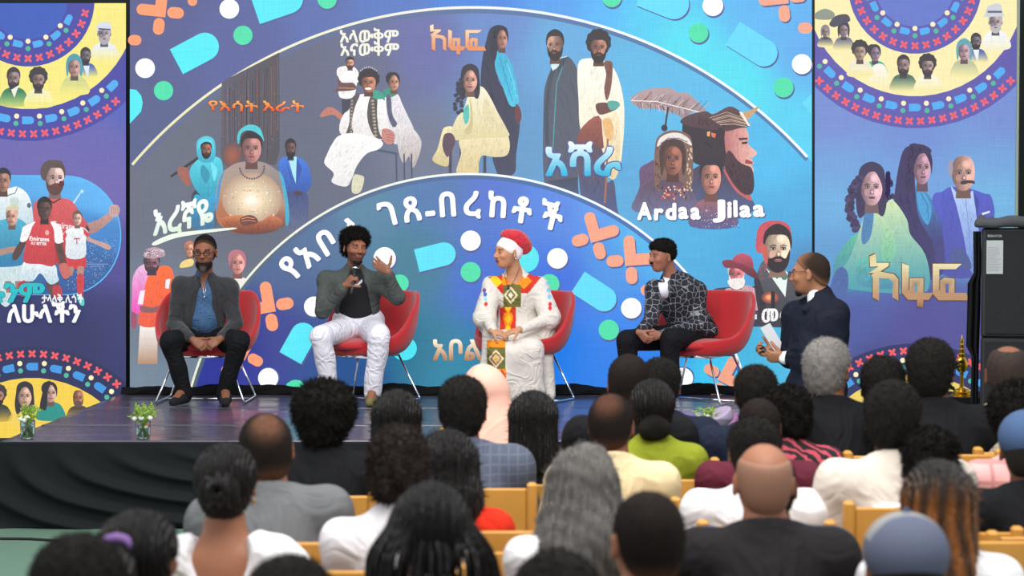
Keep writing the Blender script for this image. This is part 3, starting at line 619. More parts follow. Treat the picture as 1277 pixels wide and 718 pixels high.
# feathered elder group
A.base(10)
A.poly([(476, 92), (520, 55), (580, 38), (660, 36), (705, 58), (750, 62), (800, 110), (834, 150), (770, 150), (735, 186), (690, 160), (600, 135), (520, 130)], VG('#b49a9c', 40, '#9a8890', 180), True)
for i in range(90):
    t = rs.uniform(0, 1); x = 480+t*330; y = 96+t*52; u = rs.uniform(18, 52)*(1 if i % 2 else -.8); A.line([(x, y), (x+u*.5+20, y-u)], 2, ['#6a4c50', '#e8dcd8', '#8c5a54', '#4c3a44', '#c8a09a'][i % 5], layer=11+i % 4)
A.base(16); A.line([(480, 96), (600, 100), (810, 152)], 4, '#f0e8e0'); A.line([(655, 125), (645, 190), (640, 235)], 9, '#3c3440'); A.ell(637, 225, 15, 16, '#2e2a34')
A.poly([(905, 390), (925, 420), (1000, 470), (1050, 560), (1060, 610), (960, 660), (760, 660), (740, 560), (770, 420)], VG('#4a3c50', 400, '#4c6490', 660), True)
A.poly([(915, 420), (960, 440), (1010, 490), (1052, 566), (1006, 548), (960, 506)], '#c05e60', True)
A.poly([(722, 210), (740, 175), (800, 160), (900, 180), (940, 260), (940, 380), (900, 410), (800, 400), (740, 350), (724, 270)], '#33282e', True)
A.poly([(930, 225), (1012, 222), (1034, 262), (1030, 296), (1048, 318), (1074, 342), (1056, 362), (1040, 366), (1058, 386), (1050, 402), (1058, 428), (1030, 452), (960, 430), (925, 330)], VG('#b87070', 930, '#f0b8a8', 1060, 0), True)
A.poly([(940, 330), (985, 380), (1018, 400), (1044, 410), (1056, 440), (1060, 500), (1044, 538), (1000, 530), (950, 470), (920, 400)], VG('#4a3034', 340, '#3c2c34', 540), True)
A.poly([(1000, 292), (1030, 288), (1026, 300), (1004, 302)], '#3a2428'); A.poly([(985, 272), (1028, 270), (1030, 280), (990, 284)], '#5a3438'); A.poly([(1020, 372), (1054, 384), (1052, 396), (1016, 392)], '#a04048')
A.poly([(718, 205), (742, 168), (830, 146), (868, 160), (940, 124), (985, 140), (1020, 172), (1036, 216), (990, 226), (930, 240), (900, 224), (860, 236)], VG('#5c4444', 130, '#4a343a', 240), True)
for i in range(9): A.line([(850+i*6, 178+i*4), (930+i*4, 150+i*7), (1010+i*2, 178+i*5)], 2.6, ['#c8a890', '#8a5c50', '#e0c8b0'][i % 3], layer=30)
A.base(32); A.poly([(992, 160), (1040, 142), (1084, 122), (1060, 156), (1024, 190), (1012, 180)], '#c8a070', True); A.poly([(988, 148), (1004, 150), (1042, 214), (1030, 216)], '#f0e4d8')
A.poly([(838, 244), (852, 240), (850, 266), (838, 262)], '#f0b070'); A.poly([(856, 246), (880, 252), (876, 272), (860, 266)], '#e07058')
A.poly([(520, 420), (560, 390), (595, 380), (600, 470), (560, 520), (500, 560), (520, 500)], '#6a5070', True)
A.poly([(600, 470), (640, 460), (740, 460), (770, 520), (800, 600), (780, 640), (500, 620), (510, 540), (560, 480)], VG('#5c4454', 460, '#6c7098', 640), True)
A.poly([(590, 480), (592, 320), (612, 262), (670, 236), (740, 250), (768, 300), (770, 480), (740, 520), (720, 480), (620, 470), (612, 520)], '#7a5c50', True)
for i in range(60): s_ = -1 if i % 2 else 1; A.ell(680+s_*(62+rs.uniform(0, 24)), rs.uniform(320, 520), 4, 6, ['#c8a888', '#5c3c38', '#e0c8b0', '#8c6858'][i % 4], n=6, layer=44)
A.base(46); face(A, 676, 372, 96, 150, '#84503f', '#4a3430', 0, 'scarf', lip='#6c3434')
A.poly([(602, 312), (616, 272), (660, 250), (710, 250), (752, 276), (766, 308), (740, 296), (700, 278), (650, 280), (618, 304)], '#e8e0da', True)
A.line([(618, 300), (655, 274), (705, 274), (745, 292)], 5, '#7c6c70')
for i in range(60): A.ell(680+rs.uniform(-56, 60), 500+rs.uniform(0, 60), 4, 5, ['#d85040', '#f0a060', '#3c2c38', '#e8d8c8', '#a83838'][i % 5], n=6, layer=86)
A.base(88); A.poly([(780, 590), (830, 560), (900, 565), (950, 590), (975, 690), (760, 690)], VG('#9a6468', 560, '#58588a', 690), True)
for i in range(120): A.ell(870+rs.uniform(-120, 120), 650+rs.uniform(-40, 45), 2.5, 2.5, ['#d8c8d8', '#6a4c70', '#4c80b8', '#b88898'][i % 4], n=5, layer=89)
face(A, 856, 458, 98, 160, '#b07666', '#2c2630', .15, 'short', lip='#a85050')
A.base(140)
xx = 508
for ch, wd, dy in (('A', 70, 4), ('r', 45, 6), ('d', 52, 4), ('a', 48, 0), ('a', 48, 2)):
    A.text(ch, xx, 650+dy, 108 if ch == 'A' else 104, '#ffffff', bold=.05, width=wd, rot=-2+dy*.5, layer=141); A.text(ch, xx+2, 653+dy, 104, '#4c4a70', bold=.07, width=wd+3, rot=-2+dy*.5, layer=140); xx += wd+9
xx = 862
for ch, wd, dy in (('J', 62, -2), ('i', 22, 0), ('l', 20, -3), ('a', 56, -2), ('a', 56, -4)):
    A.text(ch, xx, 644+dy, 108 if ch == 'J' else 104, '#ffffff', bold=.05, width=wd, rot=dy*.5, layer=141); A.text(ch, xx+2, 647+dy, 104, '#4c4a70', bold=.07, width=wd+3, rot=dy*.5, layer=140); xx += wd+8
# hat and bearded man film poster
A.base(10); A.frame(880, 260, 4.489)
A.poly([(30, 470), (120, 440), (290, 430), (340, 350), (420, 420), (520, 360), (594, 380), (594, 640), (300, 660), (30, 640)], VG('#3c3440', 360, '#383848', 650), True)
A.poly([(282, 420), (300, 330), (330, 290), (360, 340), (440, 410), (470, 350), (560, 380), (594, 460), (594, 640), (300, 640)], VG('#5a5a60', 300, '#34343e', 640), True)
for i in range(60): A.ell(300+rs.uniform(0, 70), 310+rs.uniform(0, 90), 4, 3, ['#b04850', '#484e54', '#8a6068'][i % 3], n=6, layer=13)
A.base(15); A.poly([(335, 330), (400, 395), (440, 340), (460, 360), (446, 495), (380, 400)], '#e4f0ea'); A.ell(440, 378, 18, 22, '#3c7c6c')
A.poly([(282, 170), (300, 100), (350, 70), (420, 70), (470, 100), (480, 170), (470, 200), (300, 250)], '#c8505c', True)
face(A, 402, 226, 150, 222, '#d8ac94', '#2c1f20', .25, 'short', '#241a1c', lip='#c06860')
A.poly([(300, 200), (330, 200), (350, 260), (340, 320), (318, 260)], '#c85c50', True)
A.base(56)
A.poly([(110, 450), (160, 440), (230, 430), (284, 460), (296, 560), (250, 560), (120, 480)], '#c89ca4', True)
for i in range(70): A.ell(115+rs.uniform(0, 175), 445+rs.uniform(0, 95), 3, 3, ['#f0dce0', '#8c5868', '#b88890'][i % 3], n=5, layer=57)
A.base(59); A.poly([(270, 400), (300, 400), (330, 500), (340, 600), (300, 600)], '#2c2a34', True)
face(A, 172, 368, 92, 118, '#b8646a', '#c8b8b8', -.5, 'short', '#ece0dc', lip='#a04050'); A.poly([(126, 400), (210, 390), (214, 430), (180, 452), (140, 440)], '#f0e6e4', True)
A.poly([(92, 296), (130, 286), (200, 300), (262, 330), (296, 380), (290, 396), (240, 374), (180, 336), (110, 330)], VG('#8c3444', 290, '#5c2834', 390), True)
A.poly([(152, 292), (165, 264), (205, 250), (250, 268), (264, 300), (262, 336), (206, 312)], VG('#c85468', 250, '#8c3448', 336), True)
A.ell(362, 498, 52, 36, '#f08858', edge='#5c3438'); A.ell(358, 496, 26, 16, '#f8c080', edge='#e87850'); A.poly([(366, 470), (378, 464), (386, 474), (386, 560), (366, 560)], '#1e1a22', True)
A.text('ው', 230, 640, 90, '#f4f0f2', bold=.04, width=56); A.text('መሳ', 312, 634, 100, '#f6f2f4', bold=.035, width=156)
for i in range(50): A.ell(235+rs.uniform(0, 230), 560+rs.uniform(0, 80), 2.5, 2.5, ['#5c4c60', '#3c3444'][i % 2], n=5, layer=150)
# crowd of the lower left poster
A.base(10); A.frame(160, 290, 3.418)
A.poly([(50, 390), (125, 395), (124, 560), (40, 560)], VG('#f6f0ec', 390, '#b08868', 560))
A.poly([(120, 360), (150, 330), (166, 300), (166, 400), (130, 420)], '#f4f0f0', True)
A.poly([(66, 168), (110, 160), (150, 140), (190, 165), (196, 300), (150, 320), (130, 395), (50, 396), (46, 330)], VG('#ff6a2c', 150, '#e85a3c', 390), True)
A.poly([(18, 340), (16, 260), (20, 190), (46, 146), (82, 134), (92, 160), (70, 230), (56, 330)], VG('#e8b8dc', 140, '#f050b8', 340), True)
A.poly([(52, 312), (110, 318), (160, 296), (166, 320), (120, 340), (60, 338)], '#8a5a60', True); A.poly([(14, 340), (34, 350), (34, 400), (16, 404)], '#a04868', True)
A.poly([(50, 250), (72, 244), (62, 306), (40, 304)], '#f8e8f0'); A.poly([(160, 200), (180, 196), (172, 240), (158, 236)], '#e8f0f8')
face(A, 100, 132, 66, 70, '#704650', '#40303c', -.1, 'short', '#3a2a34', glasses=True); A.poly([(68, 104), (74, 74), (112, 62), (150, 74), (156, 98), (130, 106), (100, 110)], '#b89ca8', True)
for i in range(50): A.ell(72+rs.uniform(0, 80), 72+rs.uniform(0, 32), 3, 3, ['#7c6070', '#e8d0d8'][i % 2], n=5, layer=60)
A.base(62); face(A, 262, 72, 40, 60, '#c08468', '#c07860', 0, 'short'); A.poly([(222, 135), (240, 118), (275, 112), (275, 140), (225, 150)], '#f0d080', True)
A.poly([(430, 210), (470, 190), (505, 200), (500, 240), (430, 240)], '#f0e8e8', True); face(A, 466, 130, 66, 92, '#c88078', '#b8707c', .3, 'bun', lip='#b04050')
A.frame(0, 0, 1)
A.build('lit_picture', SM, main)

# ------------------------------------------------------------------ tall side screens
def ring(A, cx, cy, R, n0, up, kind, clip, col=None, period=5, layer=6):
    """decorations along a circle; up=-1 lower half of a circle, 1 upper half"""
    n = int(180/period)
    for k in range(-n, n+1):
        a = (90 if up < 0 else -90)+(k+n0)*period; ra = rad(a); x = cx+R*math.cos(ra); y = cy+R*math.sin(ra)
        if not clip(x, y): continue
        if kind == 'x':
            for e in (45, -45):
                pill(A, x, y, 11.5, 3.2, a+e+90, '#e8606c' if col is None else col, layer)
        else:
            s_ = 1 if kind == 'D' else .86; ux, uy = -math.sin(ra), math.cos(ra); L = 7.5*s_
            dshape(A, x+ux*L, y+uy*L, x-ux*L, y-uy*L, 9.5*s_, '#4aa8ea' if col is None else col, layer)
            a2 = rad(a+period/2); rr = R; ro = 4.4
            for dr, c in ((-4.6*up*1.0, '#48b498'), (4.6*up*1.0, '#f4eab8')):
                xx, yy = cx+(rr+dr)*math.cos(a2), cy+(rr+dr)*math.sin(a2)
                if clip(xx, yy): A.ell(xx, yy, 3.2, 3.2, c, n=14, layer=layer)
def halfdisc(A, cx, cy, R, col, x0, x1, y0, y1, layer, n=50):
    """disc clipped to the screen rectangle"""
    p = []
    for k in range(n):
        a = 2*math.pi*k/n; p.append((cx+R*math.cos(a), cy+R*math.sin(a)))
    for ax, lim, sg in ((0, x0, 1), (0, x1, -1), (1, y0, 1), (1, y1, -1)):
        out = []
        for i in range(len(p)):
            a, b_ = p[i-1], p[i]; ia, ib = sg*(a[ax]-lim) >= 0, sg*(b_[ax]-lim) >= 0
            if ia != ib:
                t = (lim-a[ax])/(b_[ax]-a[ax]); out.append((a[0]+t*(b_[0]-a[0]), a[1]+t*(b_[1]-a[1])))
            if ib: out.append(b_)
        p = out
    A.poly(p, col, layer=layer)
def ghost(A, x, y, s_, body, d, style, skin='#8c7468', beard=None, hair='#3a3438', fade='#f0e4a0'):
    """small faded portrait: shoulders melt into the yellow band"""
    A.poly([(x-s_*.75, y+s_*1.5), (x-s_*.6, y+s_*.75), (x-s_*.2, y+s_*.5), (x+s_*.25, y+s_*.5), (x+s_*.65, y+s_*.75), (x+s_*.8, y+s_*1.5)], VG(body, y+s_*.7, fade, y+s_*1.5), True)
    face(A, x, y, s_*.72, s_*1.05, skin, hair, d, style, beard)
def motif_top(A, cx, cy, x0, x1, ytop, dark, band, yel, ins):
    clip = lambda x, y: x0+3 < x < x1-3 and y > ytop+3
    for R, c, l in ((176, band, 1), (136, yel, 3), (83, band, 4), (49, ins, 5)): halfdisc(A, cx, cy, R, c, x0, x1, ytop, 2000, l)
    ring(A, cx, cy, 167, .5, -1, 'x', clip, period=4.8); ring(A, cx, cy, 150, 0, -1, 'D', clip, period=11.2)
    ring(A, cx, cy, 73, 0, -1, 'x', clip, period=11); ring(A, cx, cy, 56, .5, -1, 'd', clip, period=25.7)
def motif_bottom(A, cx, cy, x0, x1, ybot, band, yel):
    clip = lambda x, y: x0+3 < x < x1-3 and y < ybot-3
    for R, c, l in ((176, band, 1), (137, yel, 3)): halfdisc(A, cx, cy, R, c, x0, x1, 0, ybot, l)
    ring(A, cx, cy, 167, 0, 1, 'x', clip, period=4.9, col='#ea5a60'); ring(A, cx, cy, 151, 0, 1, 'D', clip, period=11.3, col='#3a94dc')

# right
YR = 13.04
rsc = screen_root('led_column', 'tall right-hand screen showing three people and a gold title', 1016, 1268, -60, 590, YR)
A = Art(YR)
A.grid(lambda x: -60, lambda x: 590, 1016, 1268, 20, 60, IDW([(1040, 150, '#7288cc'), (1140, 170, '#6c88cc'), (1250, 150, '#7088cc'), (1140, 220, '#6c9cd8'), (1140, 300, '#5c98d4'), (1045, 250, '#68acdc'), (1240, 240, '#6cb0dc'), (1045, 210, '#6c9cd4'), (1245, 200, '#6c9cd4'), (1045, 320, '#5c98cc'), (1240, 310, '#60a4cc'), (1150, 400, '#4c4790'), (1100, 470, '#3c3a78'), (1060, 400, '#45549c'), (1220, 400, '#4a4890'), (1030, 20, '#6a70c0'), (1140, 560, '#2c3060')]), 0)
motif_top(A, 1141, -16, 1016, 1268, -60, None, '#5c54a8', '#f4e8ac', '#6074c4')
motif_bottom(A, 1141, 604, 1016, 1268, 590, '#20265c', '#e8cc60')
A.base(10); ghost(A, 1052, 38, 16, '#6c6c80', .8, 'scarf', '#7c6a70', None, '#3c3640'); ghost(A, 1029, 40, 12, '#585c6c', 0, 'scarf', '#7a6a68', None, '#888088')
A.poly([(1015, 18), (1028, 11), (1040, 16), (1038, 24), (1018, 24)], '#8c9484', True); A.poly([(1034, 30), (1042, 20), (1056, 18), (1060, 26), (1050, 30), (1040, 34)], '#4a4858', True)
A.base(60); ghost(A, 1091, 67, 18, '#4aa890', .8, 'bun', '#7a6878'); A.poly([(1084, 92), (1092, 80), (1104, 84), (1108, 112), (1086, 108)], VG('#f2eee6', 82, '#f2e6a8', 112), True)
A.base(100); ghost(A, 1072, 65, 20, '#e8e4d0', 0, 'afro', '#8c7468')
A.base(140); ghost(A, 1126, 82, 21, '#486c60', -.4, 'short', '#7a6464', '#3a3438'); A.base(180); ghost(A, 1156, 83, 21, '#f0ecd4', .3, 'afro', '#86706a', '#3a3438')
A.base(10); ghost(A, 1217, 52, 17, '#4a62a8', 0, 'short', '#5c5458', '#2c2a30'); A.poly([(1213, 62), (1221, 62), (1219, 78)], '#e8ecf0')
A.base(50); ghost(A, 1202, 64, 21, '#b8bc98', 0, 'scarf', '#9a7c84', None, '#5ca0b0')
A.base(100); ghost(A, 1241, 28, 22, '#eceef2', 0, 'short', '#8c7c80', '#b8b4b8', '#b0b0b8', fade='#eee8c8')
A.poly([(1228, 18), (1232, 8), (1246, 5), (1250, 17), (1252, 20), (1240, 21), (1227, 21)], '#c8ccd4', True); A.line([(1231, 15), (1249, 15)], 2.5, '#5c5c6c')
# three people
A.base(10); A.frame(1040, 170, 3.262)
A.poly([(400, 250), (440, 225), (478, 205), (560, 215), (610, 232), (640, 245), (652, 330), (600, 400), (592, 560), (440, 560), (400, 420)], VG('#5058c0', 210, '#4a50a0', 560), True)
A.poly([(476, 205), (500, 230), (540, 250), (566, 222), (580, 330), (596, 440), (592, 560), (552, 540), (530, 420), (500, 290)], VG('#b4ccf4', 210, '#6888cc', 560), True)
A.line([(536, 255), (548, 380), (560, 520)], 3, '#7890d0'); A.poly([(600, 312), (634, 302), (634, 310), (604, 320)], '#d8e0f8'); A.poly([(566, 222), (590, 260), (584, 330), (572, 270)], '#3c44a0')
A.poly([(480, 460), (520, 458), (552, 500), (556, 540), (500, 530), (474, 500)], '#4c5890', True)
face(A, 526, 150, 98, 142, '#b4887c', '#8a8088', .15, 'bald', None, lip='#6c4c50'); A.poly([(516, 184), (535, 178), (566, 180), (572, 192), (545, 190), (520, 196)], '#3c3440', True)
A.ell(474, 130, 10, 34, '#9c94a0')
A.base(60)
A.poly([(330, 200), (360, 215), (392, 250), (410, 300), (440, 380), (440, 560), (300, 560), (300, 300)], VG('#3f92c4', 200, '#41407c', 420), True)
A.poly([(340, 210), (380, 250), (396, 300), (380, 360), (345, 300)], '#4a9cd0', True); A.line([(352, 230), (380, 280), (384, 350)], 3, '#2c6ca0')
A.poly([(318, 36), (350, 34), (384, 46), (392, 70), (350, 80), (330, 130), (330, 210), (345, 330), (400, 440), (400, 560), (290, 560), (262, 400), (244, 290), (254, 170), (280, 60)], VG('#3a2c58', 40, '#393668', 560), True)
face(A, 358, 128, 74, 134, '#a07888', '#33284c', .5, 'bun', neck=True, lip='#8c4c5c'); A.poly([(300, 46), (350, 32), (388, 48), (392, 66), (345, 70), (322, 120), (322, 200), (296, 210)], '#362a50', True)
A.base(110)
A.poly([(0, 510), (60, 420), (110, 400), (160, 520), (160, 600), (20, 640), (0, 600)], VG('#5cb898', 400, '#407ca8', 620), True)
A.poly([(120, 330), (160, 280), (200, 240), (250, 270), (296, 340), (310, 400), (370, 480), (388, 600), (330, 640), (60, 620), (20, 560), (60, 500), (90, 420)], VG('#d4e4b0', 250, '#4c9ca8', 600), True)
A.poly([(196, 330), (240, 400), (250, 480), (200, 520), (190, 440), (200, 380)], VG('#b8d8a8', 330, '#6cbc9c', 520), True); A.poly([(128, 300), (160, 300), (150, 400), (120, 440), (110, 400)], '#4c80b0', True)
A.poly([(100, 500), (190, 500), (230, 540), (340, 600), (240, 620), (100, 600)], VG('#64b8a8', 500, '#4488a8', 620), True)
A.poly([(0, 560), (30, 530), (56, 560), (50, 640), (10, 660), (-20, 640)], '#4864a0', True)
face(A, 152, 208, 92, 146, '#b89098', '#3a3054', .05, 'long', lip='#8c4058')
for i in range(46):
    t = i/46; A.ell(96-34*math.sin(t*3)+rs.uniform(-10, 14), 170+t*215, 14, 12, ['#3c3256', '#4a3f68', '#322a4c'][i % 3], n=9, layer=150+i % 4)
    if i % 2: A.ell(218+rs.uniform(-6, 20)*t*2, 150+t*110, 10, 12, '#3a3054', n=9, layer=150)
A.base(160); cliff(A, IDW([(200, 480, '#d8c078'), (200, 530, '#f6f0c4'), (200, 556, '#c0a460'), (200, 572, '#f6f2c8'), (200, 592, '#7c5038'), (200, 625, '#b08868'), (200, 655, '#c89868'), (200, 690, '#8c6040')]), '#5c4434', (0, 0, 1, 1), True)
A.frame(0, 0, 1); A.build('lit_picture', SM, rsc)
b = MB(); a0 = P(1268.5, -60, YR); a1 = P(1268.5, 590, YR); b.box(a0.x-rsc.location.x, a0.x-rsc.location.x+.02, -.02, .1, 0, a0.z-rsc.location.z); b.build('edge_frame', mat('pale_frame', '#8f9a8c', .5), rsc)

# left
YL = 13.04
lsc = screen_root('led_column', 'tall left-hand screen showing football players', -92, 157.5, 3.5, 547, YL)
A = Art(YL)
A.grid(lambda x: 4, lambda x: 546, -92, 157, 20, 60, IDW([(20, 10, '#3058b8'), (150, 20, '#3c54b0'), (120, 180, '#6460ac'), (60, 200, '#6a62aa'), (140, 230, '#6a60a8'), (100, 420, '#22285c'), (150, 330, '#4a4690'), (20, 430, '#242a60'), (145, 400, '#2c3068'), (-60, 200, '#6460ac'), (-60, 430, '#242a60'), (150, 120, '#4c5cb4')]), 0)
motif_top(A, 35, 0, -92, 157, 4, None, '#41419e', '#f2e57e', '#3358b6')
motif_bottom(A, 40, 608, -92, 157, 546, '#1c2252', '#f0cc44')
A.base(10); ghost(A, 130, 42, 22, '#e4e6f0', 0, 'short', '#8c8088', '#aaa6b0', '#9098a8', fade='#f0e48c'); A.poly([(120, 38), (124, 29), (136, 28), (139, 38), (130, 37)], '#d4d8e4', True); A.line([(123, 36), (138, 37)], 2, '#4c5064')
A.base(50); ghost(A, 107, 70, 17, '#4060b0', 0, 'short', '#5c5458', '#2c2a34', fade='#e8e080'); A.poly([(104, 82), (112, 82), (110, 98)], '#d8e4f0')
A.base(90); ghost(A, 93, 84, 22, '#c8cc88', 0, 'scarf', '#9c7870', None, '#4c98a8', fade='#f0e47c')
A.base(10); ghost(A, 17, 98, 22, '#2e7c58', -.4, 'short', '#7a6464', '#302c34', fade='#b8c870'); A.poly([(14, 112), (24, 106), (18, 122)], '#e8ecd8')
A.base(50); ghost(A, 48, 100, 22, '#eceabc', .2, 'afro', '#7c6460', '#302c34', fade='#f0e67c')
A.base(10); ghost(A, 31, 494, 25, '#e8c860', 0, 'long', '#b08c78', None, '#2c2830', fade='#f0cc50'); A.base(60); ghost(A, 63, 490, 22, '#1c9088', .6, 'bun', '#a88478', None, '#26242c', fade='#1c8c80'); A.poly([(54, 486), (58, 476), (64, 476), (60, 488), (58, 510), (50, 508)], '#24222c', True)
A.base(100); ghost(A, 98, 496, 19, '#4c4038', .1, 'bald', '#8c5c40', '#5c4c44', fade='#d8b848'); A.base(10); ghost(A, -2, 494, 20, '#2c3838', 0, 'afro', '#805848', '#241c20', fade='#c0a040')
# football picture: rounded field of light
A.base(12); A.frame(0, 190, 3.119)
D = [(-290, 90), (250, 92)]+[(250+218*math.sin(t), 322-230*math.cos(t)) for t in np.linspace(0, math.pi, 24)]+[(-290, 552)]
A.poly([(p[0]+(4 if p[0] > 240 else 0), p[1]+(3 if p[1] > 300 else -3)) for p in D], '#58b8f0'); A.poly(D, IDW([(100, 100, '#58b4ec'), (300, 110, '#5ab4f0'), (420, 200, '#5cb0ee'), (360, 300, '#3c8cd8'), (440, 330, '#3c80c4'), (400, 430, '#2c5c9c'), (300, 520, '#2a5090'), (100, 400, '#3878b8'), (50, 520, '#2c6ca0')]))
for i in range(420):
    x = rs.uniform(255, 452); y = rs.uniform(335, 540)
    if ((x-250)/212)**2+((y-322)/224)**2 < 1: A.ell(x, y, rs.uniform(1, 2.4), 1.5, ['#7cb8e4', '#1c3c78', '#a8d0f0', '#20488c', '#d0a8b0'][i % 5], n=5, layer=15)
A.base(17); A.poly([(280, 200), (290, 198), (320, 150), (316, 148)], '#c0e4ff'); A.ell(319, 152, 8, 8, '#dcf4ff', edge='#80c4f4'); A.line([(270, 434), (420, 434)], 1.6, '#a0b8d0'); A.text('standard', 352, 446, 15, '#8098c0', bold=.01)
def player(A, x, y, sk, hr, dirn, w_, h, st, bd=None): face(A, x, y, w_, h, sk, hr, dirn, st, bd)
A.base(24)      # big shouting player
A.poly([(322, 285), (380, 262), (428, 232), (446, 246), (420, 275), (370, 312), (345, 312)], VG('#c09890', 230, '#a87c74', 312), True)
A.poly([(426, 212), (440, 204), (458, 206), (466, 222), (460, 244), (442, 250), (428, 240)], '#c8a49c', True)
for i in range(4): A.line([(434+i*8, 212), (436+i*8, 240)], 1.6, '#7c5854')
A.poly([(128, 220), (140, 190), (180, 176), (236, 176), (280, 190), (312, 235), (346, 292), (330, 330), (300, 330), (280, 380), (240, 440), (140, 380), (128, 300)], VG('#d85c5c', 180, '#b03c44', 420), True)
A.line([(182, 178), (208, 196), (238, 178)], 6, '#4c2c34'); A.text('Emirates', 205, 290, 34, '#f8e4e4', bold=.02, width=95, rot=8); A.poly([(338, 282), (350, 300), (338, 318), (326, 318)], '#3c2c3c')
face(A, 214, 100, 76, 112, '#c8a098', '#54443c', .7, 'short', '#5c3c34', lip='#8c3038'); A.ell(240, 122, 11, 12, '#5c1c24'); A.poly([(160, 95), (162, 55), (190, 30), (240, 34), (236, 48), (200, 58), (184, 90), (176, 110)], '#5c4c46', True)
A.base(75)      # white shirt at the edge
A.poly([(-60, 150), (30, 140), (70, 134), (110, 165), (126, 220), (126, 300), (60, 330), (-60, 330)], VG('#f0f4f6', 140, '#b0ccd8', 320), True)
A.poly([(40, 180), (70, 176), (74, 200), (46, 206)], '#c8d8d0', True); A.ell(114, 206, 8, 10, '#5c6c80')
face(A, 14, 112, 56, 84, '#8c6454', '#28242c', -.4, 'short'); A.line([(70, 136), (60, 158), (30, 168)], 3, '#3c4858')
A.base(115)     # blue shirt
A.poly([(20, 420), (84, 430), (92, 500), (60, 560), (20, 600), (-30, 520)], '#c8dce0', True)
A.poly([(-60, 290), (10, 262), (70, 256), (112, 290), (108, 350), (90, 400), (80, 440), (-60, 430)], VG('#4cacc8', 260, '#2c7ca8', 430), True)
A.poly([(-40, 390), (20, 372), (60, 366), (62, 384), (20, 396), (-40, 410)], '#b08878', True)
face(A, 48, 250, 46, 70, '#b08474', '#c0b090', -.6, 'short'); A.poly([(24, 220), (40, 206), (70, 206), (76, 222), (50, 226)], '#d0c8a8', True)
for x in (20, 60): A.poly([(x, 500), (x+26, 500), (x+22, 545), (x+6, 545)], '#a07868')
A.base(155)     # white-and-red runner
A.poly([(330, 312), (360, 336), (420, 356), (432, 370), (420, 378), (372, 356), (336, 340)], '#c49c90', True)
A.poly([(262, 404), (330, 402), (334, 446), (296, 452), (262, 446)], '#d03840', True); A.poly([(304, 446), (328, 446), (326, 480), (326, 540), (306, 540), (304, 490)], '#b88878', True)
A.poly([(302, 480), (328, 480), (324, 560), (306, 562)], '#c83c44', True); A.poly([(300, 555), (324, 560), (330, 592), (314, 592)], '#58c8c0', True); A.poly([(268, 446), (290, 448), (280, 480), (262, 470)], '#b08070', True)
A.poly([(256, 306), (282, 292), (326, 292), (348, 316), (336, 336), (332, 406), (262, 408), (258, 340), (246, 350), (240, 330)], VG('#f2f2f4', 295, '#d8e0e8', 405), True)
A.poly([(326, 294), (352, 318), (342, 332), (328, 316)], '#d04048'); A.poly([(256, 306), (240, 332), (252, 346), (262, 322)], '#d04048')
A.line([(290, 335), (312, 335)], 5, '#c04c50'); A.line([(301, 335), (301, 356)], 4, '#c04c50'); A.line([(291, 333), (291, 340)], 3, '#c04c50'); A.line([(311, 333), (311, 340)], 3, '#c04c50')
face(A, 303, 258, 34, 52, '#bc9488', '#6c5448', 0, 'short')
A.base(195)     # red shirt with white sleeves in the middle
A.poly([(215, 350), (240, 345), (262, 430), (276, 470), (262, 492), (244, 460)], '#5c403c', True); A.poly([(92, 330), (108, 340), (82, 400), (58, 420), (52, 395)], '#543c38', True); A.poly([(232, 440), (262, 432), (276, 478), (250, 490)], '#c86860', True)
A.poly([(88, 500), (120, 500), (120, 560), (90, 560), (78, 530)], '#5c4440', True); A.poly([(180, 500), (228, 500), (236, 560), (204, 560)], '#5c4440', True)
A.poly([(74, 508), (114, 500), (120, 540), (84, 560)], '#b03440', True); A.poly([(208, 520), (238, 520), (244, 560), (214, 566)], '#b83844', True)
A.poly([(100, 420), (160, 430), (216, 438), (226, 476), (230, 500), (196, 512), (160, 470), (130, 500), (84, 488)], VG('#f2f2f4', 420, '#b8d4e0', 510), True)
A.poly([(96, 290), (140, 268), (200, 268), (240, 290), (246, 345), (216, 350), (214, 438), (160, 434), (94, 424), (104, 350), (82, 345)], VG('#d8484c', 270, '#c03840', 430), True)
A.poly([(96, 288), (140, 268), (128, 290), (108, 340), (82, 346), (88, 306)], '#f4f2f4', True); A.poly([(200, 268), (240, 290), (246, 346), (218, 350), (212, 300)], '#f4f2f4', True)
A.ell(186, 312, 8, 10, '#e8a8a0'); A.text('Emirates', 118, 342, 24, '#ffffff', bold=.02, width=76, rot=3); A.text('FLY BETTER', 124, 358, 15, '#ffffff', bold=.02, width=60, rot=3)
face(A, 176, 222, 54, 80, '#4c3430', '#1c1a20', .2, 'short')
A.frame(0, 0, 1); A.base(245)
A.text('ሁሉንም', 57-100, 376, 31, '#3cbcc4', bold=.04, width=100, outline='#24485c', ow=.02); A.text('ታላላቅ ሊጎች', 53, 377, 12.5, '#eef2f4', bold=.03, width=52); A.text('ለሁላችን', 10, 401, 29, '#f4f4f4', bold=.04, width=92, outline='#303860', ow=.02)
A.build('lit_picture', SM, lsc)
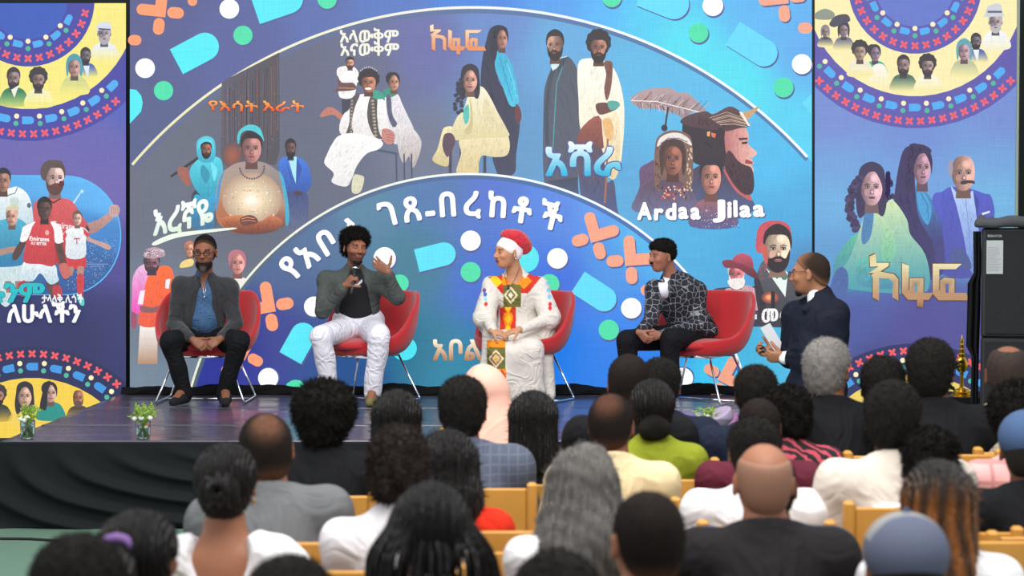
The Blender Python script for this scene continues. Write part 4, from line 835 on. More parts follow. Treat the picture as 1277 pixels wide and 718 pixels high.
# ------------------------------------------------------------------ smooth solids: implicit shapes meshed into one skin
V3 = lambda *a: np.array(a, float)
def nrm(v): v = np.asarray(v, float); return v/(np.linalg.norm(v)+1e-12)
def rotm(yaw=0, pitch=0, roll=0):
    """columns = local axes; local faces -Y; yaw>0 turns the face towards +X, pitch>0 looks down"""
    return np.array(Matrix.Rotation(rad(yaw), 3, 'Z') @ Matrix.Rotation(rad(pitch), 3, 'X') @ Matrix.Rotation(rad(roll), 3, 'Y'))
def smin(a, b_, k):
    h = np.clip(.5+.5*(b_-a)/k, 0, 1); return b_+(a-b_)*h-k*h*(1-h)
class Sdf:
    def __init__(s): s.p = []; s.disp = None; s.dm = 0
    def cap(s, a, b_, ra, rb=None, k=.02, op=0):
        a, b_ = np.array(a, np.float32), np.array(b_, np.float32); rb = ra if rb is None else rb
        s.p.append(('c', a, b_, ra, rb, k, op, (a+b_)/2, np.linalg.norm(a-b_)/2+max(ra, rb))); return s
    def chain(s, pts, rs, k=.02, op=0):
        for i in range(len(pts)-1): s.cap(pts[i], pts[i+1], rs[i], rs[i+1], k, op)
        return s
    def ell(s, c, r, k=.02, M=None, op=0):
        c = np.array(c, np.float32); r = np.array(r if hasattr(r, '__len__') else (r,)*3, np.float32)
        s.p.append(('e', c, r, None if M is None else np.array(M, np.float32), 0, k, op, c, float(r.max()))); return s
    def cut(s, p, n, k=.01):
        """throws away the side the normal points to"""
        s.p.append(('h', np.array(p, np.float32), np.array(nrm(n), np.float32), 0, 0, k, 2, None, 0)); return s
    def _d(s, q, X):
        if q[0] == 'c':
            ab = q[2]-q[1]; pa = X-q[1]; t = np.clip(pa @ ab/max(float(ab @ ab), 1e-9), 0, 1)
            return np.linalg.norm(pa-t[:, None]*ab, axis=1)-(q[3]+(q[4]-q[3])*t)
        if q[0] == 'e':
            L = X-q[1]
            if q[3] is not None: L = L @ q[3]
            L = L/q[2]; k0 = np.linalg.norm(L, axis=1)+1e-6; k1 = np.linalg.norm(L/q[2], axis=1)+1e-6; return k0*(k0-1)/k1
        return (X-q[1]) @ q[2]
    def ev(s, X, far=None):
        d = np.full(len(X), .5 if far is None else far, np.float32)
        for q in s.p:
            k = q[5]
            if q[0] == 'h': d = -smin(-d, -s._d(q, X), k); continue
            if far is None: idx = slice(None)
            else:
                v = X-q[7].astype(np.float32); m = np.einsum('ij,ij->i', v, v) < (q[8]+far+k)**2; idx = np.nonzero(m)[0]
                if len(idx) == 0: continue
            e = s._d(q, X[idx])
            d[idx] = smin(d[idx], e, k) if q[6] == 0 else -smin(-d[idx], e, k)
        if s.disp is not None: d = d-s.disp(X)
        return d
    def bounds(s):
        lo = np.min([q[7]-q[8] for q in s.p if q[0] != 'h' and q[6] == 0], 0); hi = np.max([q[7]+q[8] for q in s.p if q[0] != 'h' and q[6] == 0], 0); return lo-.03, hi+.03
    def mesh(s, h):
        lo, hi = s.bounds(); B = 8; nb = np.ceil((hi-lo)/(h*B)).astype(int)+1; n = nb*B
        bc = [lo[i]+(np.arange(nb[i])+.5)*B*h for i in range(3)]
        C = np.stack(np.meshgrid(*bc, indexing='ij'), -1).reshape(-1, 3).astype(np.float32)
        dC = s.ev(C); R = B*h*.87+.012
        act = np.nonzero(np.abs(dC) < R*1.15)[0]
        D = np.repeat(np.repeat(np.repeat(np.where(dC > 0, 1., -1.).astype(np.float32).reshape(nb), B, 0), B, 1), B, 2)
        bi = np.stack(np.unravel_index(act, nb), 1); loc = np.stack(np.meshgrid(*[np.arange(B)]*3, indexing='ij'), -1).reshape(-1, 3)
        I = (bi[:, None, :]*B+loc[None]).reshape(-1, 3); X = (lo+(I+.5)*h).astype(np.float32)
        D[I[:, 0], I[:, 1], I[:, 2]] = s.ev(X, far=.06)
        ins = D < 0; c8 = [(i, j, k) for i in (0, 1) for j in (0, 1) for k in (0, 1)]
        cnt = sum(ins[i:n[0]-1+i, j:n[1]-1+j, k:n[2]-1+k].astype(np.int8) for i, j, k in c8)
        cell = (cnt > 0) & (cnt < 8); ci = np.argwhere(cell); ids = np.full(cell.shape, -1, np.int32); ids[cell] = np.arange(len(ci))
        vals = np.stack([D[ci[:, 0]+i, ci[:, 1]+j, ci[:, 2]+k] for i, j, k in c8], 1)
        acc = np.zeros((len(ci), 3)); num = np.zeros(len(ci)); off = np.array(c8, float)
        for a in range(8):
            for b_ in range(a+1, 8):
                if np.abs(off[a]-off[b_]).sum() != 1: continue
                va, vb = vals[:, a], vals[:, b_]; m = (va < 0) != (vb < 0); t = np.where(m, va/(va-vb+1e-12), 0)
                acc += np.where(m[:, None], off[a]+(off[b_]-off[a])*t[:, None], 0); num += m
        V = lo+(ci+.5+acc/num[:, None])*h
        Q = []
        for ax in range(3):
            u, v = (ax+1) % 3, (ax+2) % 3; sl = [slice(1, -1)]*3; sl[ax] = slice(0, -1); s2 = list(sl); s2[ax] = slice(1, None)
            A_, B_ = ins[tuple(sl)], ins[tuple(s2)]; e = np.argwhere(A_ != B_)
            if len(e) == 0: continue
            o1 = np.array([1, 1, 1]); o1[ax] = 0; e = e+o1; st = A_[tuple((e-o1).T)]
            def g(du, dv):
                w_ = e.copy(); w_[:, u] -= du; w_[:, v] -= dv
                w_ = np.minimum(w_, np.array(ids.shape)-1); return ids[w_[:, 0], w_[:, 1], w_[:, 2]]
            q = np.stack([g(1, 1), g(0, 1), g(0, 0), g(1, 0)], 1); q[~st] = q[~st][:, ::-1]; Q.append(q[(q >= 0).all(1)])
        return V, np.vstack(Q)
def vnormals(V, Q):
    a = V[Q]; n = np.cross(a[:, 2]-a[:, 0], a[:, 3]-a[:, 1]); N = np.zeros_like(V)
    for i in range(4): np.add.at(N, Q[:, i], n)
    return N/(np.linalg.norm(N, axis=1)[:, None]+1e-9)
def relax(V, Q, n=1, f=.5):
    for _ in range(n):
        S = np.zeros_like(V); c = np.zeros(len(V))
        for i in range(4):
            for j in (1, 3): np.add.at(S, Q[:, i], V[Q[:, (i+j) % 4]]); np.add.at(c, Q[:, i], 1)
        V = V*(1-f)+S/np.maximum(c, 1)[:, None]*f
    return V
def fuzz(V, Q, n, ln, wd, rs, down=0.):
    """adds short curved hairs to a hair mesh as thin quads"""
    N = vnormals(V, Q); i = rs.randint(0, len(V), n); p = V[i]; d = N[i]+rs.normal(0, .45, (n, 3)); d[:, 2] -= down; d /= np.linalg.norm(d, axis=1)[:, None]
    t = np.cross(d, rs.normal(0, 1, (n, 3))); t /= np.linalg.norm(t, axis=1)[:, None]; L = ln*rs.uniform(.5, 1.2, (n, 1))
    p0 = p-N[i]*.003; q = np.concatenate([p0-t*wd, p0+t*wd, p+d*L+t*wd*.4, p+d*L-t*wd*.4]); b0 = len(V)+np.arange(n)
    return np.vstack([V, q]), np.vstack([Q, np.stack([b0, b0+n, b0+2*n, b0+3*n], 1)])

# ------------------------------------------------------------------ anatomy
def head_sdf(S, c, R, s=1., jaw=1., ears=True):
    L = lambda x, y, z: c+R @ (V3(x, y, z)*s)
    S.ell(L(0, .014, .034), V3(.076, .097, .084)*s, .02, R); S.ell(L(0, -.030, -.022), V3(.061*jaw, .068, .082)*s, .03, R)
    S.ell(L(0, -.050, -.078), V3(.030*jaw, .034, .026)*s, .03, R); S.cap(L(-.034, -.078, .034), L(.034, -.078, .034), .013*s, k=.02)
    for e in (-1, 1):
        S.ell(L(.032*e, -.101, .012), V3(.018, .012, .011)*s, .012, R, 1)
        S.ell(L(.040*e, -.066, -.016), V3(.022, .022, .020)*s, .02, R)
        S.ell(L(.031*e, -.078, .011), V3(.0165, .014, .0125)*s, .004, R)
        S.ell(L(.013*e, -.103, -.022), V3(.0085, .010, .008)*s, .006, R)
        if ears:
            S.ell(L(.082*e, .008, -.002), V3(.008, .021, .034)*s, .006, R @ np.array(Matrix.Rotation(rad(28*e), 3, 'Z')))
            S.ell(L(.090*e, -.004, .000), V3(.005, .010, .018)*s, .006, R, 1)
    S.cap(L(0, -.090, .020), L(0, -.113, -.016), .0085*s, .0125*s, .012)
    S.cap(L(-.018, -.092, -.0455), L(.018, -.092, -.0455), .0075*s, k=.006); S.cap(L(-.014, -.091, -.056), L(.014, -.091, -.056), .0085*s, k=.006)
    S.cap(L(-.024, -.104, -.0508), L(.024, -.104, -.0508), .004*s, k=.004, op=1)
def hand_sdf(S, w_, d, n, side, curl=(30, 40, 30), s=1., thumb=(.7, .6, .35), spread=.06, fing=None):
    """w_ wrist, d finger direction, n palm-facing direction, side towards the thumb; a palm, four fingers and a thumb"""
    d = nrm(d); n = nrm(n-d*np.dot(n, d)); sd = nrm(side-d*np.dot(side, d)-n*np.dot(side, n)); w_ = np.asarray(w_, float)
    G = Sdf(); offs = (.027, .009, -.010, -.027); lens = (.070, .078, .073, .057)
    G.ell(w_+d*.048*s, V3(.036, .046, .0145)*s, .012, np.stack([sd, d, n], 1))
    for i, (o, l) in enumerate(zip(offs, lens)):
        k0 = w_+d*(.084-abs(o-.005)*.25)*s+sd*o*s; G.cap(w_+d*.015*s+sd*o*.55*s, k0, .0125*s, .0105*s, .012); p = k0; a = 0
        cu = curl if fing is None else fing[i]; sp = sd*spread*(o/.027)
        for sgl, c_, r0, r1 in zip((.46, .30, .24), cu, (.0098, .0090, .0082), (.0090, .0082, .0068)):
            a += rad(c_); dd = nrm((d+sp)*math.cos(a)+n*math.sin(a)); q = p+dd*l*sgl*s; G.cap(p, q, r0*s, r1*s, .0025); p = q
    t0 = w_+d*.020*s+sd*.020*s; dt = nrm(sd*thumb[0]+d*thumb[1]+n*thumb[2]); t1 = t0+dt*.042*s; dt2 = nrm(dt+d*.35+n*.25); t2 = t1+dt2*.032*s; t3 = t2+nrm(dt2+n*.2)*.024*s
    G.cap(t0, t1, .0145*s, .0115*s, .012); G.cap(t1, t2, .0110*s, .0098*s, .003); G.cap(t2, t3, .0096*s, .0078*s, .003); S.p += G.p
def frame3(j):
    x = nrm(j['sr']-j['sl']); u = nrm(j['neck']-j['pel']); y = nrm(np.cross(u, x)); x = nrm(np.cross(y, u)); return x, y, u
def torso_sdf(S, j, g=0., w_=1., k=.032, lower=True, belly=0.):
    """j: joints; g: extra thickness of a garment. Local y = towards the person's back"""
    x, y, u = frame3(j); M = np.stack([x, y, u], 1); c = j['neck']-j['pel']; L = np.linalg.norm(c)
    if lower: S.ell(j['pel'], V3(.165*w_+g, .125+g, .12+g), k, M)
    S.ell(j['pel']+u*L*.35-y*belly, V3(.140*w_+g, .108+g+belly, .16+g), k, M); S.ell(j['pel']+u*L*.68-y*.005, V3(.160*w_+g, .112+g, .16+g), k, M)
    S.cap(j['sl']+u*.00, j['sr'], .062+g, k=k); S.cap(j['pel']+u*L*.80, j['neck']+u*.02, .085+g*.5, .062+g*.5, k)
def limb(S, a, b_, c, ra, rb, rc, k=.03): S.cap(a, b_, ra, rb, k); S.cap(b_, c, rb, rc, k*.5)
def body_mesh(j, h, hands, w_=1., hs=1., jaw=1., legs=True, ears=True):
    S = Sdf(); torso_sdf(S, j, -.012, w_)
    S.cap(j['neck']-(j['head']-j['neck'])*.2, j['head']-(j['head']-j['neck'])*.25+j['R'] @ V3(0, .02, 0), .058*hs*jaw, .052*hs*jaw, .03)
    for a, b_, c in (('sl', 'el', 'wl'), ('sr', 'er', 'wr')): limb(S, j[a], j[b_], j[c], .050*w_, .040*w_, .027)
    if legs:
        for a, b_, c, d in (('hl', 'kl', 'al', 'tl'), ('hr', 'kr', 'ar', 'tr')):
            limb(S, j[a], j[b_], j[c], .080*w_, .056, .038); S.cap(j[c], j[d]+V3(0, 0, .0), .036, .028, .02)
    head_sdf(S, j['head'], j['R'], hs, jaw, ears)
    for hnd in hands: hand_sdf(S, **hnd)
    V, Q = S.mesh(h); return V, Q
def head_colors(V, j, skin, lips, hs=1., stub=None, brow=None):
    q = (V-j['head']) @ j['R']/hs; c = np.tile(hx(skin), (len(V), 1)); r = np.linalg.norm(q, axis=1) < .16
    lp = r & (np.abs(q[:, 0]) < .025-np.abs(q[:, 2]+.051)*.7) & (np.abs(q[:, 2]+.051) < .0125) & (q[:, 1] < -.082); 
    ck = r & (q[:, 1] < -.05); c[ck] = c[ck]*np.array([1.03, .985, .97])
    if stub is not None:
        m = r & (q[:, 2] < -.025) & (q[:, 2] > -.12) & (q[:, 1] < .0); c[m] = c[m]*.45+hx(stub)*.55
    c[lp] = hx(lips)
    if brow is not None:
        m = r & (q[:, 1] < -.07) & (np.abs(np.abs(q[:, 0])-.033) < .018) & (np.abs(q[:, 2]-.034-.0*q[:, 0]) < .0042); c[m] = hx(brow)
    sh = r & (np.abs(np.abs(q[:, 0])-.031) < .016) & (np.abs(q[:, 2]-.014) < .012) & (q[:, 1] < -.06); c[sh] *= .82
    return c
def ear_cut(S, c, R, s):
    for e in (-1, 1): S.ell(c+R @ (V3(.092*e, -.002, -.006)*s), V3(.026, .028, .042)*s, .004, R, 1)
def hair_cap(S, c, R, s=1., t=.008, front=.0, k=.01, low=-.075, ear=True):
    L = lambda x, y, z: c+R @ (V3(x, y, z)*s)
    S.ell(L(0, .016, .036), (V3(.077, .099, .086)+t)*s, k, R); S.ell(L(0, .045, -.02), (V3(.062, .062, .07)+t)*s, .03, R)
    S.cut(L(0, -.085+front, .072), R @ V3(0, -.745, -.668), .012); S.cut(L(0, 0, low), R @ V3(0, -.3, -1), .008)
    if ear: ear_cut(S, c, R, s)
def bumpy(amp, f, seed=0):
    def g(X):
        r = amp*(np.sin(X[:, 0]*f+seed)*np.sin(X[:, 1]*f*1.1+seed*2)*np.sin(X[:, 2]*f*.93+seed*3)+.6*np.sin(X[:, 0]*f*2.1+X[:, 2]*f*1.7)*np.sin(X[:, 1]*f*2.3+X[:, 2]*f)); return r.astype(np.float32)
    return g
def folds(amp, f=38, dirv=(.3, .3, 1), seed=0.):
    d = nrm(dirv).astype(np.float32)
    def g(X):
        a = X @ d; return (amp*(np.sin(a*f+2.2*np.sin(X[:, 0]*9+seed)+seed)*.6+np.sin(X[:, 0]*f*.7-X[:, 2]*f*.45+seed*2+1.5*np.sin(a*11))*.5)).astype(np.float32)
    return g

FADE = mat('faded_hair', attr=True, rough=.8, spec=.15, bump=(420, .5, 'noise'))
def hair_fade(V, j, hs, hair, skin, front, w_=.024, spot=None, sr=.04, side=.0):
    """hair colour thinning out to the scalp along the hairline (and around a bald spot)"""
    q = (V-j['head']) @ j['R']/hs; d = -((q-V3(0, -.085+front, .072)) @ V3(0, -.745, -.668)); f = np.clip(d/w_, 0, 1)*np.clip((q[:, 2]+.075)/.03, 0, 1)
    if side: f *= np.clip((q[:, 2]+.02+side)/side, .35, 1)
    if spot is not None: r = np.linalg.norm((q-np.array(spot))*V3(1, 1, .8), axis=1); f *= np.clip((r-sr*.6)/(sr*.9), .08, 1)
    f = f[:, None]; return hx(skin)*(1-f)+hx(hair)*f
# ------------------------------------------------------------------ things on the stage
RED = mat('red_upholstery', '#b3161f', .75, bump=(420, .25, 'noise'), sheen=.35, var=.04)
CHR = mat('chrome', '#d8dade', .14, metal=1.)
def red_chair(label, x, y, yaw):
    t = thing('lounge_chair', label, 'chair', (x, y, STZ), rad(yaw), 'red bucket chairs on the stage')
    n, m = 64, 14; out = []; ths = np.linspace(-math.pi, math.pi, n, endpoint=False)
    def rim(th):
        a = abs(th); hb = .85; 
        if a < .75: z = hb-.01*a
        else: z = hb-(hb-.50)*(.5-.5*math.cos(min((a-.75)/1.25, 1)*math.pi)); z -= max(0, a-2.0)*.055
        r = .37+.06*math.sin(min(a, 1.9)/1.9*math.pi)-.10*max(0, a-2.1)
        return r, z
    outer = []; inner = []
    for th in ths:
        r, z = rim(th); x1, y1 = r*math.sin(th), r*math.cos(th)*.90
        for layer, lst, dr, z0, rb in ((0, outer, 0, .355, .20), (1, inner, -.034, .425, .215)):
            for i in range(m):
                u = i/(m-1); e = u**.75; rr = rb+(r+dr-rb)*math.sin(e*math.pi/2)**.8; zz = z0+(z-z0)*(u**1.55)
                lst.append((rr*math.sin(th), rr*math.cos(th)*(.90-.02*u)+.03*u*(1 if abs(th) < 1.2 else .3), zz))
    V = outer+inner; Fc = []; N = n*m
    for k in range(n):
        k2 = (k+1) % n
        for i in range(m-1):
            Fc.append((k*m+i, k2*m+i, k2*m+i+1, k*m+i+1)); Fc.append((N+k*m+i+1, N+k2*m+i+1, N+k2*m+i, N+k*m+i))
        Fc.append((k*m+m-1, k2*m+m-1, N+k2*m+m-1, N+k*m+m-1))
    Fc.append(tuple(k*m for k in range(n-1, -1, -1))); Fc.append(tuple(N+k*m for k in range(n)))
    o = mesh_from('shell', V, Fc, RED, t); md = o.modifiers.new('sub', 'SUBSURF'); md.levels = 1; md.render_levels = 1
    S = Sdf(); S.ell((0, -.03, .435), (.265, .27, .055), .02); S.cut((0, 0, .40), (0, 0, -1), .02); V, Q = S.mesh(.014); mesh_from('seat_cushion', V, Q, RED, t)
    b = MB(); ring_ = [(-.20, -.20, .352), (.20, -.20, .352), (.20, .17, .352), (-.20, .17, .352), (-.20, -.20, .352)]; b.tube(ring_, .009, 8); b.build('seat_ring', CHR, t, True)
    for s_ in (-1, 1):
        p = [(s_*.20, -.20, .35), (s_*.325, -.27, .035), (s_*.335, -.272, .012), (s_*.335, -.25, .0095), (s_*.335, .24, .0095), (s_*.335, .262, .012), (s_*.325, .26, .035), (s_*.20, .17, .35)]
        MB().tube(p, .0085, 8).build('leg_frame', CHR, t, True)
    MB().tube([(-.335, .05, .0095), (.335, .05, .0095)], .0075, 8).build('floor_rail', CHR, t, True)
    return t
red_chair('red bucket chair on chrome legs under the bearded man in glasses', P(258, 500, 12.38).x, 12.38, 0)
red_chair('red bucket chair under the man in white trousers with a microphone', P(455, 500, 12.38).x, 12.38, -34)
red_chair('red bucket chair under the woman in the white embroidered dress', P(648, 500, 12.38).x, 12.38, -32)
red_chair('red bucket chair under the man in the patterned jacket', P(872, 500, 12.36).x, 12.36, -36)

EYE = mat('eye_surface', attr=True, rough=.15)
def eyes(root, j, hs=1., look=(0, 0)):
    o0 = np.array(root.location)
    for e in (-1, 1):
        c = j['head']+j['R'] @ (V3(.031*e, -.0795, .0125)*hs); b = MB(); b.ball((0, 0, 0), (.0118*hs,)*3, 16, 12)
        V = np.array(b.V); lk = nrm(j['R'] @ V3(look[0], -1, look[1])); dt = (V/np.linalg.norm(V, axis=1)[:, None]) @ lk
        col = np.where((dt > .90)[:, None], hx('#1d120e'), np.where((dt > .80)[:, None], hx('#3a2418'), hx('#d9d2c8')))
        mesh_from('eye', V+c-o0, b.F, EYE, root, True, col)
def put(root, name, VQ, m, cols=None, label=None, parent=None):
    V, Q = VQ; return mesh_from(name, V-np.array(root.location), Q, m, parent or root, True, cols, label=label)
PT = lambda px, py, Y: np.array(P(px, py, Y))
def lace(S, p, r, k=.01): S.chain([np.array(q) for q in p], [r]*len(p), k)
def trousers(j, g=.018, k=.03, hem=-.035, wd=1.):
    S = Sdf(); S.ell(j['pel'], (.175*wd+g, .135+g, .11+g), k)
    for a, b_, c in (('hl', 'kl', 'al'), ('hr', 'kr', 'ar')):
        S.cap(j[a], j[b_], (.088+g)*wd, .060+g, k); S.cap(j[b_], j[c]+nrm(j[b_]-j[c])*hem, .058+g, .042+g, .02)
    return S
def shoe(a, t, g=.0, h=.05):
    S = Sdf(); z = STZ if a[2] > .5 else 0; heel = V3(a[0], a[1], z+.038)-nrm(V3(t[0]-a[0], t[1]-a[1], 0))*.035
    toe = V3(t[0], t[1], z+.030); mid = (heel+toe)/2+V3(0, 0, .012)
    S.chain([heel, mid, toe], [.038, .042, .034], .03); S.cap(a+V3(0, 0, -.01), V3(a[0], a[1], z+.06), .043, .045, .03); S.cut((0, 0, z+.004), (0, 0, -1), .004); S.cut((0, 0, z+h+.07), (0, 0, 1), .01)
    return S
HAIRB = mat('dark_curly_hair', '#17130f', .8, bump=(260, .9, 'curl'), spec=.2)
HAIRS = mat('short_dark_hair', '#1a1512', .75, bump=(500, .6, 'noise'), spec=.25)
SKIN = mat('skin', attr=True, rough=.5, bump=(160, .06, 'noise'), spec=.35, sss=.06)
rs = np.random.RandomState(11)

# ---- man in glasses
def man_glasses():
    r = thing('person', 'seated bearded man in glasses, dark grey blazer and blue shirt with clasped hands', 'person', (PT(256, 500, 12.3)[0], 12.3, STZ))
    j = dict(pel=PT(256, 418, 12.36), neck=PT(255, 347, 12.24), head=PT(255.5, 315.5, 12.14), R=rotm(0, 6), sl=PT(226, 357, 12.26), sr=PT(285, 358, 12.26),
             el=PT(217, 404, 12.22), er=PT(293, 403, 12.22), wl=PT(241, 424, 12.02), wr=PT(274, 423, 12.02), hl=PT(243, 424, 12.34), hr=PT(270, 424, 12.34),
             kl=PT(212, 424, 11.98), kr=PT(299, 425, 11.98), al=PT(229, 486, 12.10), ar=PT(281, 486, 12.10), tl=PT(234, 500, 11.97)*V3(1, 1, 0)+V3(0, 0, STZ+.03), tr=PT(283, 500, 11.97)*V3(1, 1, 0)+V3(0, 0, STZ+.03))
    j['tl'] = V3(P(217, 500, 11.95).x, 11.93, STZ+.03); j['tr'] = V3(P(283, 500, 11.95).x, 11.90, STZ+.03)
    hands = [dict(w_=j['wl'], d=V3(.75, -.25, -.42), n=V3(.35, .6, -.5), side=V3(.2, -.4, .8), curl=(35, 50, 30)), dict(w_=j['wr'], d=V3(-.75, -.30, -.45), n=V3(-.3, .6, -.5), side=V3(-.2, -.4, .8), curl=(42, 55, 30))]
    V, Q = body_mesh(j, .0055, hands, 1.05, 1.05); V = relax(V, Q, 1, .3); put(r, 'body', (V, Q), SKIN, head_colors(V, j, '#84563f', '#6b3a34', 1.05, None, '#1c1512'))
    eyes(r, j, 1.05, (.02, -.05))
    S = Sdf(); hair_cap(S, j['head'], j['R'], 1.05, .004, .036, low=-.05); S.ell(j['head']+j['R'] @ V3(0, .012, .062), (.072, .092, .076), .02, j['R']); S.cut(j['head']+j['R'] @ V3(0, -.060, .078), j['R'] @ V3(0, -.80, -.60), .01); S.disp = bumpy(.003, 95, 2); V, Q = S.mesh(.0055); V, Q = fuzz(V, Q, 2500, .006, .0009, rs); put(r, 'hair', (V, Q), FADE, hair_fade(V, j, 1.05, '#17120f', '#5c4436', .030, .022, side=.06))
    H = lambda x, y, z: j['head']+j['R'] @ (V3(x, y, z)*1.05)
    S = Sdf(); S.ell(H(0, -.046, -.075), (.062, .062, .047), .02, j['R']); S.ell(H(0, -.09, -.06), (.036, .02, .02), .01, j['R']); S.ell(H(0, -.075, -.10), (.034, .03, .034), .02, j['R'])
    S.ell(H(0, -.105, -.0505), (.024, .022, .0085), .006, j['R'], 1); S.cut(H(0, 0, -.034), j['R'] @ V3(0, -.25, 1), .012); S.cut(H(0, .01, 0), j['R'] @ V3(0, 1, .3), .01)
    V, Q = S.mesh(.0055); nq = (V-j['head']) @ j['R']; V, Q = fuzz(V, Q, 1400, .009, .001, rs, .5)
    nq = (V-j['head']) @ j['R']; gr = np.clip((.035-np.abs(nq[:, 0]))/.02, 0, 1)*np.clip((-.075-nq[:, 2])/.02, 0, 1); c = hx('#1c1815')*(1-gr[:, None])+hx('#55504c')*gr[:, None]
    put(r, 'beard', (V, Q), mat('beard_hair', attr=True, rough=.8, spec=.2), c, label='short dark beard going grey at the chin')
    b = MB()
    for e in (-1, 1):
        p = [H(.033*e+.024*math.cos(a), -.112+.004*abs(math.cos(a)), .010+.0165*math.sin(a)) for a in np.linspace(0, 2*math.pi, 17)]; b.tube([Vector(q) for q in p], .0030, 6, False)
        b.tube([Vector(H(.057*e, -.108, .014)), Vector(H(.080*e, -.06, .014)), Vector(H(.084*e, .01, .012))], .0026, 6)
    b.tube([Vector(H(-.010, -.114, .013)), Vector(H(0, -.120, .016)), Vector(H(.010, -.114, .013))], .0026, 6); b.V = [Vector(v)-r.location for v in b.V]; b.build('glasses', mat('black_frame', '#0c0c0c', .3), r, True)
    blk = mat('black_denim', '#15161a', .85, weave=7, bump=(350, .15, 'noise'), spec=.15); S = trousers(j, .016); S.disp = folds(.005, 34, (0, .4, 1), 1); put(r, 'trousers', S.mesh(.0085), blk)
    S = Sdf(); torso_sdf(S, j, .000, 1.03, belly=.025); S.cap(j['neck']+V3(0, .01, -.01), j['neck']+V3(0, -.01, .035), .064, .062, .01); S.ell(j['neck']+V3(0, -.11, -.02), (.030, .06, .085), .008, None, 1); S.cut(j['pel']+V3(0, 0, -.045), (0, 0, -1)); S.disp = folds(.0025, 55, (.4, 0, 1), 3)
    V, Q = S.mesh(.007); c = np.tile(hx('#3d5f86'), (len(V), 1)); x0 = j['neck'][0]+.004
    put(r, 'shirt', (V, Q), mat('denim_shirt', attr=True, rough=.8, weave=10, bump=(400, .2, 'noise')), c)
    S = Sdf(); torso_sdf(S, j, .016, 1.06, belly=.02)
    for a, b_, c in (('sl', 'el', 'wl'), ('sr', 'er', 'wr')): e = j[c]+nrm(j[b_]-j[c])*.045; limb(S, j[a], j[b_], e, .070, .055, .043)
    S.cap(j['neck']+V3(-.045, .03, -.01), j['neck']+V3(.045, .03, -.01), .035, k=.02)
    S.chain([PT(254, 338, 12.14), PT(254, 356, 12.13), PT(254.5, 374, 12.13), PT(254.5, 392, 12.15), PT(255, 408, 12.16), PT(255, 432, 12.17)], [.050, .052, .068, .085, .110, .15], .004, 1); S.cut(j['pel']+V3(0, 0, -.075), (0, 0, -1)); S.disp = folds(.005, 34, (.5, 0, 1), 2)
    V, Q = S.mesh(.0062); px = CX+(V[:, 0]/V[:, 1])*F; py = CY-F*np.tan(np.arctan2(V[:, 2]-CAM_Z, V[:, 1])+PITCH); c = np.tile(hx('#2a2b2f'), (len(V), 1))
    fr = vnormals(V, Q)[:, 1] < -.1; ed = fr & (py < 392) & (py > 352) & ((np.abs(px-(243-(py-352)*.16)-(0)) < .8) | (np.abs(px-(266+(py-352)*.16)) < .8)); c[ed] = hx('#1f2024')
    ed = fr & (np.abs(py-407) < .8) & ((np.abs(px-231) < 8) | (np.abs(px-281) < 8)); c[ed] = hx('#222327'); put(r, 'blazer', (V, Q), mat('blazer_wool', attr=True, rough=.85, weave=6, bump=(300, .2, 'noise'), sheen=.2), c)
    b = MB(); p = [j['neck']+V3(-.03, -.055, .0), PT(253, 358, 12.10), PT(255, 370, 12.085), PT(257, 358, 12.10), j['neck']+V3(.03, -.055, .0)]; b.tube(smooth_path([Vector(q)-r.location for q in p], 5), .0018, 5); b.ball(p[2]-np.array(r.location), .007); b.build('necklace', mat('silver', '#c8c8cc', .25, 1.), r, True)
    bs = mat('black_suede', '#121214', .9, bump=(300, .2, 'noise'))
    for a, t in (('al', 'tl'), ('ar', 'tr')): put(r, 'shoe', shoe(j[a], j[t]).mesh(.007), bs)
man_glasses()

def microphone(name, label, base, tip, head_r=.024):
    base, tip = Vector(base), Vector(tip); L = (tip-base).length; M = (tip-base).to_track_quat('Z', 'Y').to_matrix().to_4x4()
    t = thing(name, label, 'microphone', base); M = Matrix(M)
    MB().lathe([(.011, 0), (.0125, .004), (.0135, .03), (.0145, L*.7), (.017, L*.8), (.022, L*.86), (.022, L*.88)], 16, M=M).build('handle', mat('mic_body', '#222326', .35), t, 'auto')
    b = MB(); b.ball((0, 0, 0), (head_r, head_r, head_r*1.15), 16, 12); b.V = [M @ (Vector(v)+Vector((0, 0, L*.88+.018))) for v in b.V]; b.build('grille', mat('mic_mesh', '#2c2d30', .45, .7, bump=(900, .8, 'curl')), t, True)
    MB().lathe([(.0236, L*.88+.012), (.0246, L*.88+.016), (.0236, L*.88+.022)], 16, M=M).build('band', CHR, t, 'auto'); return t
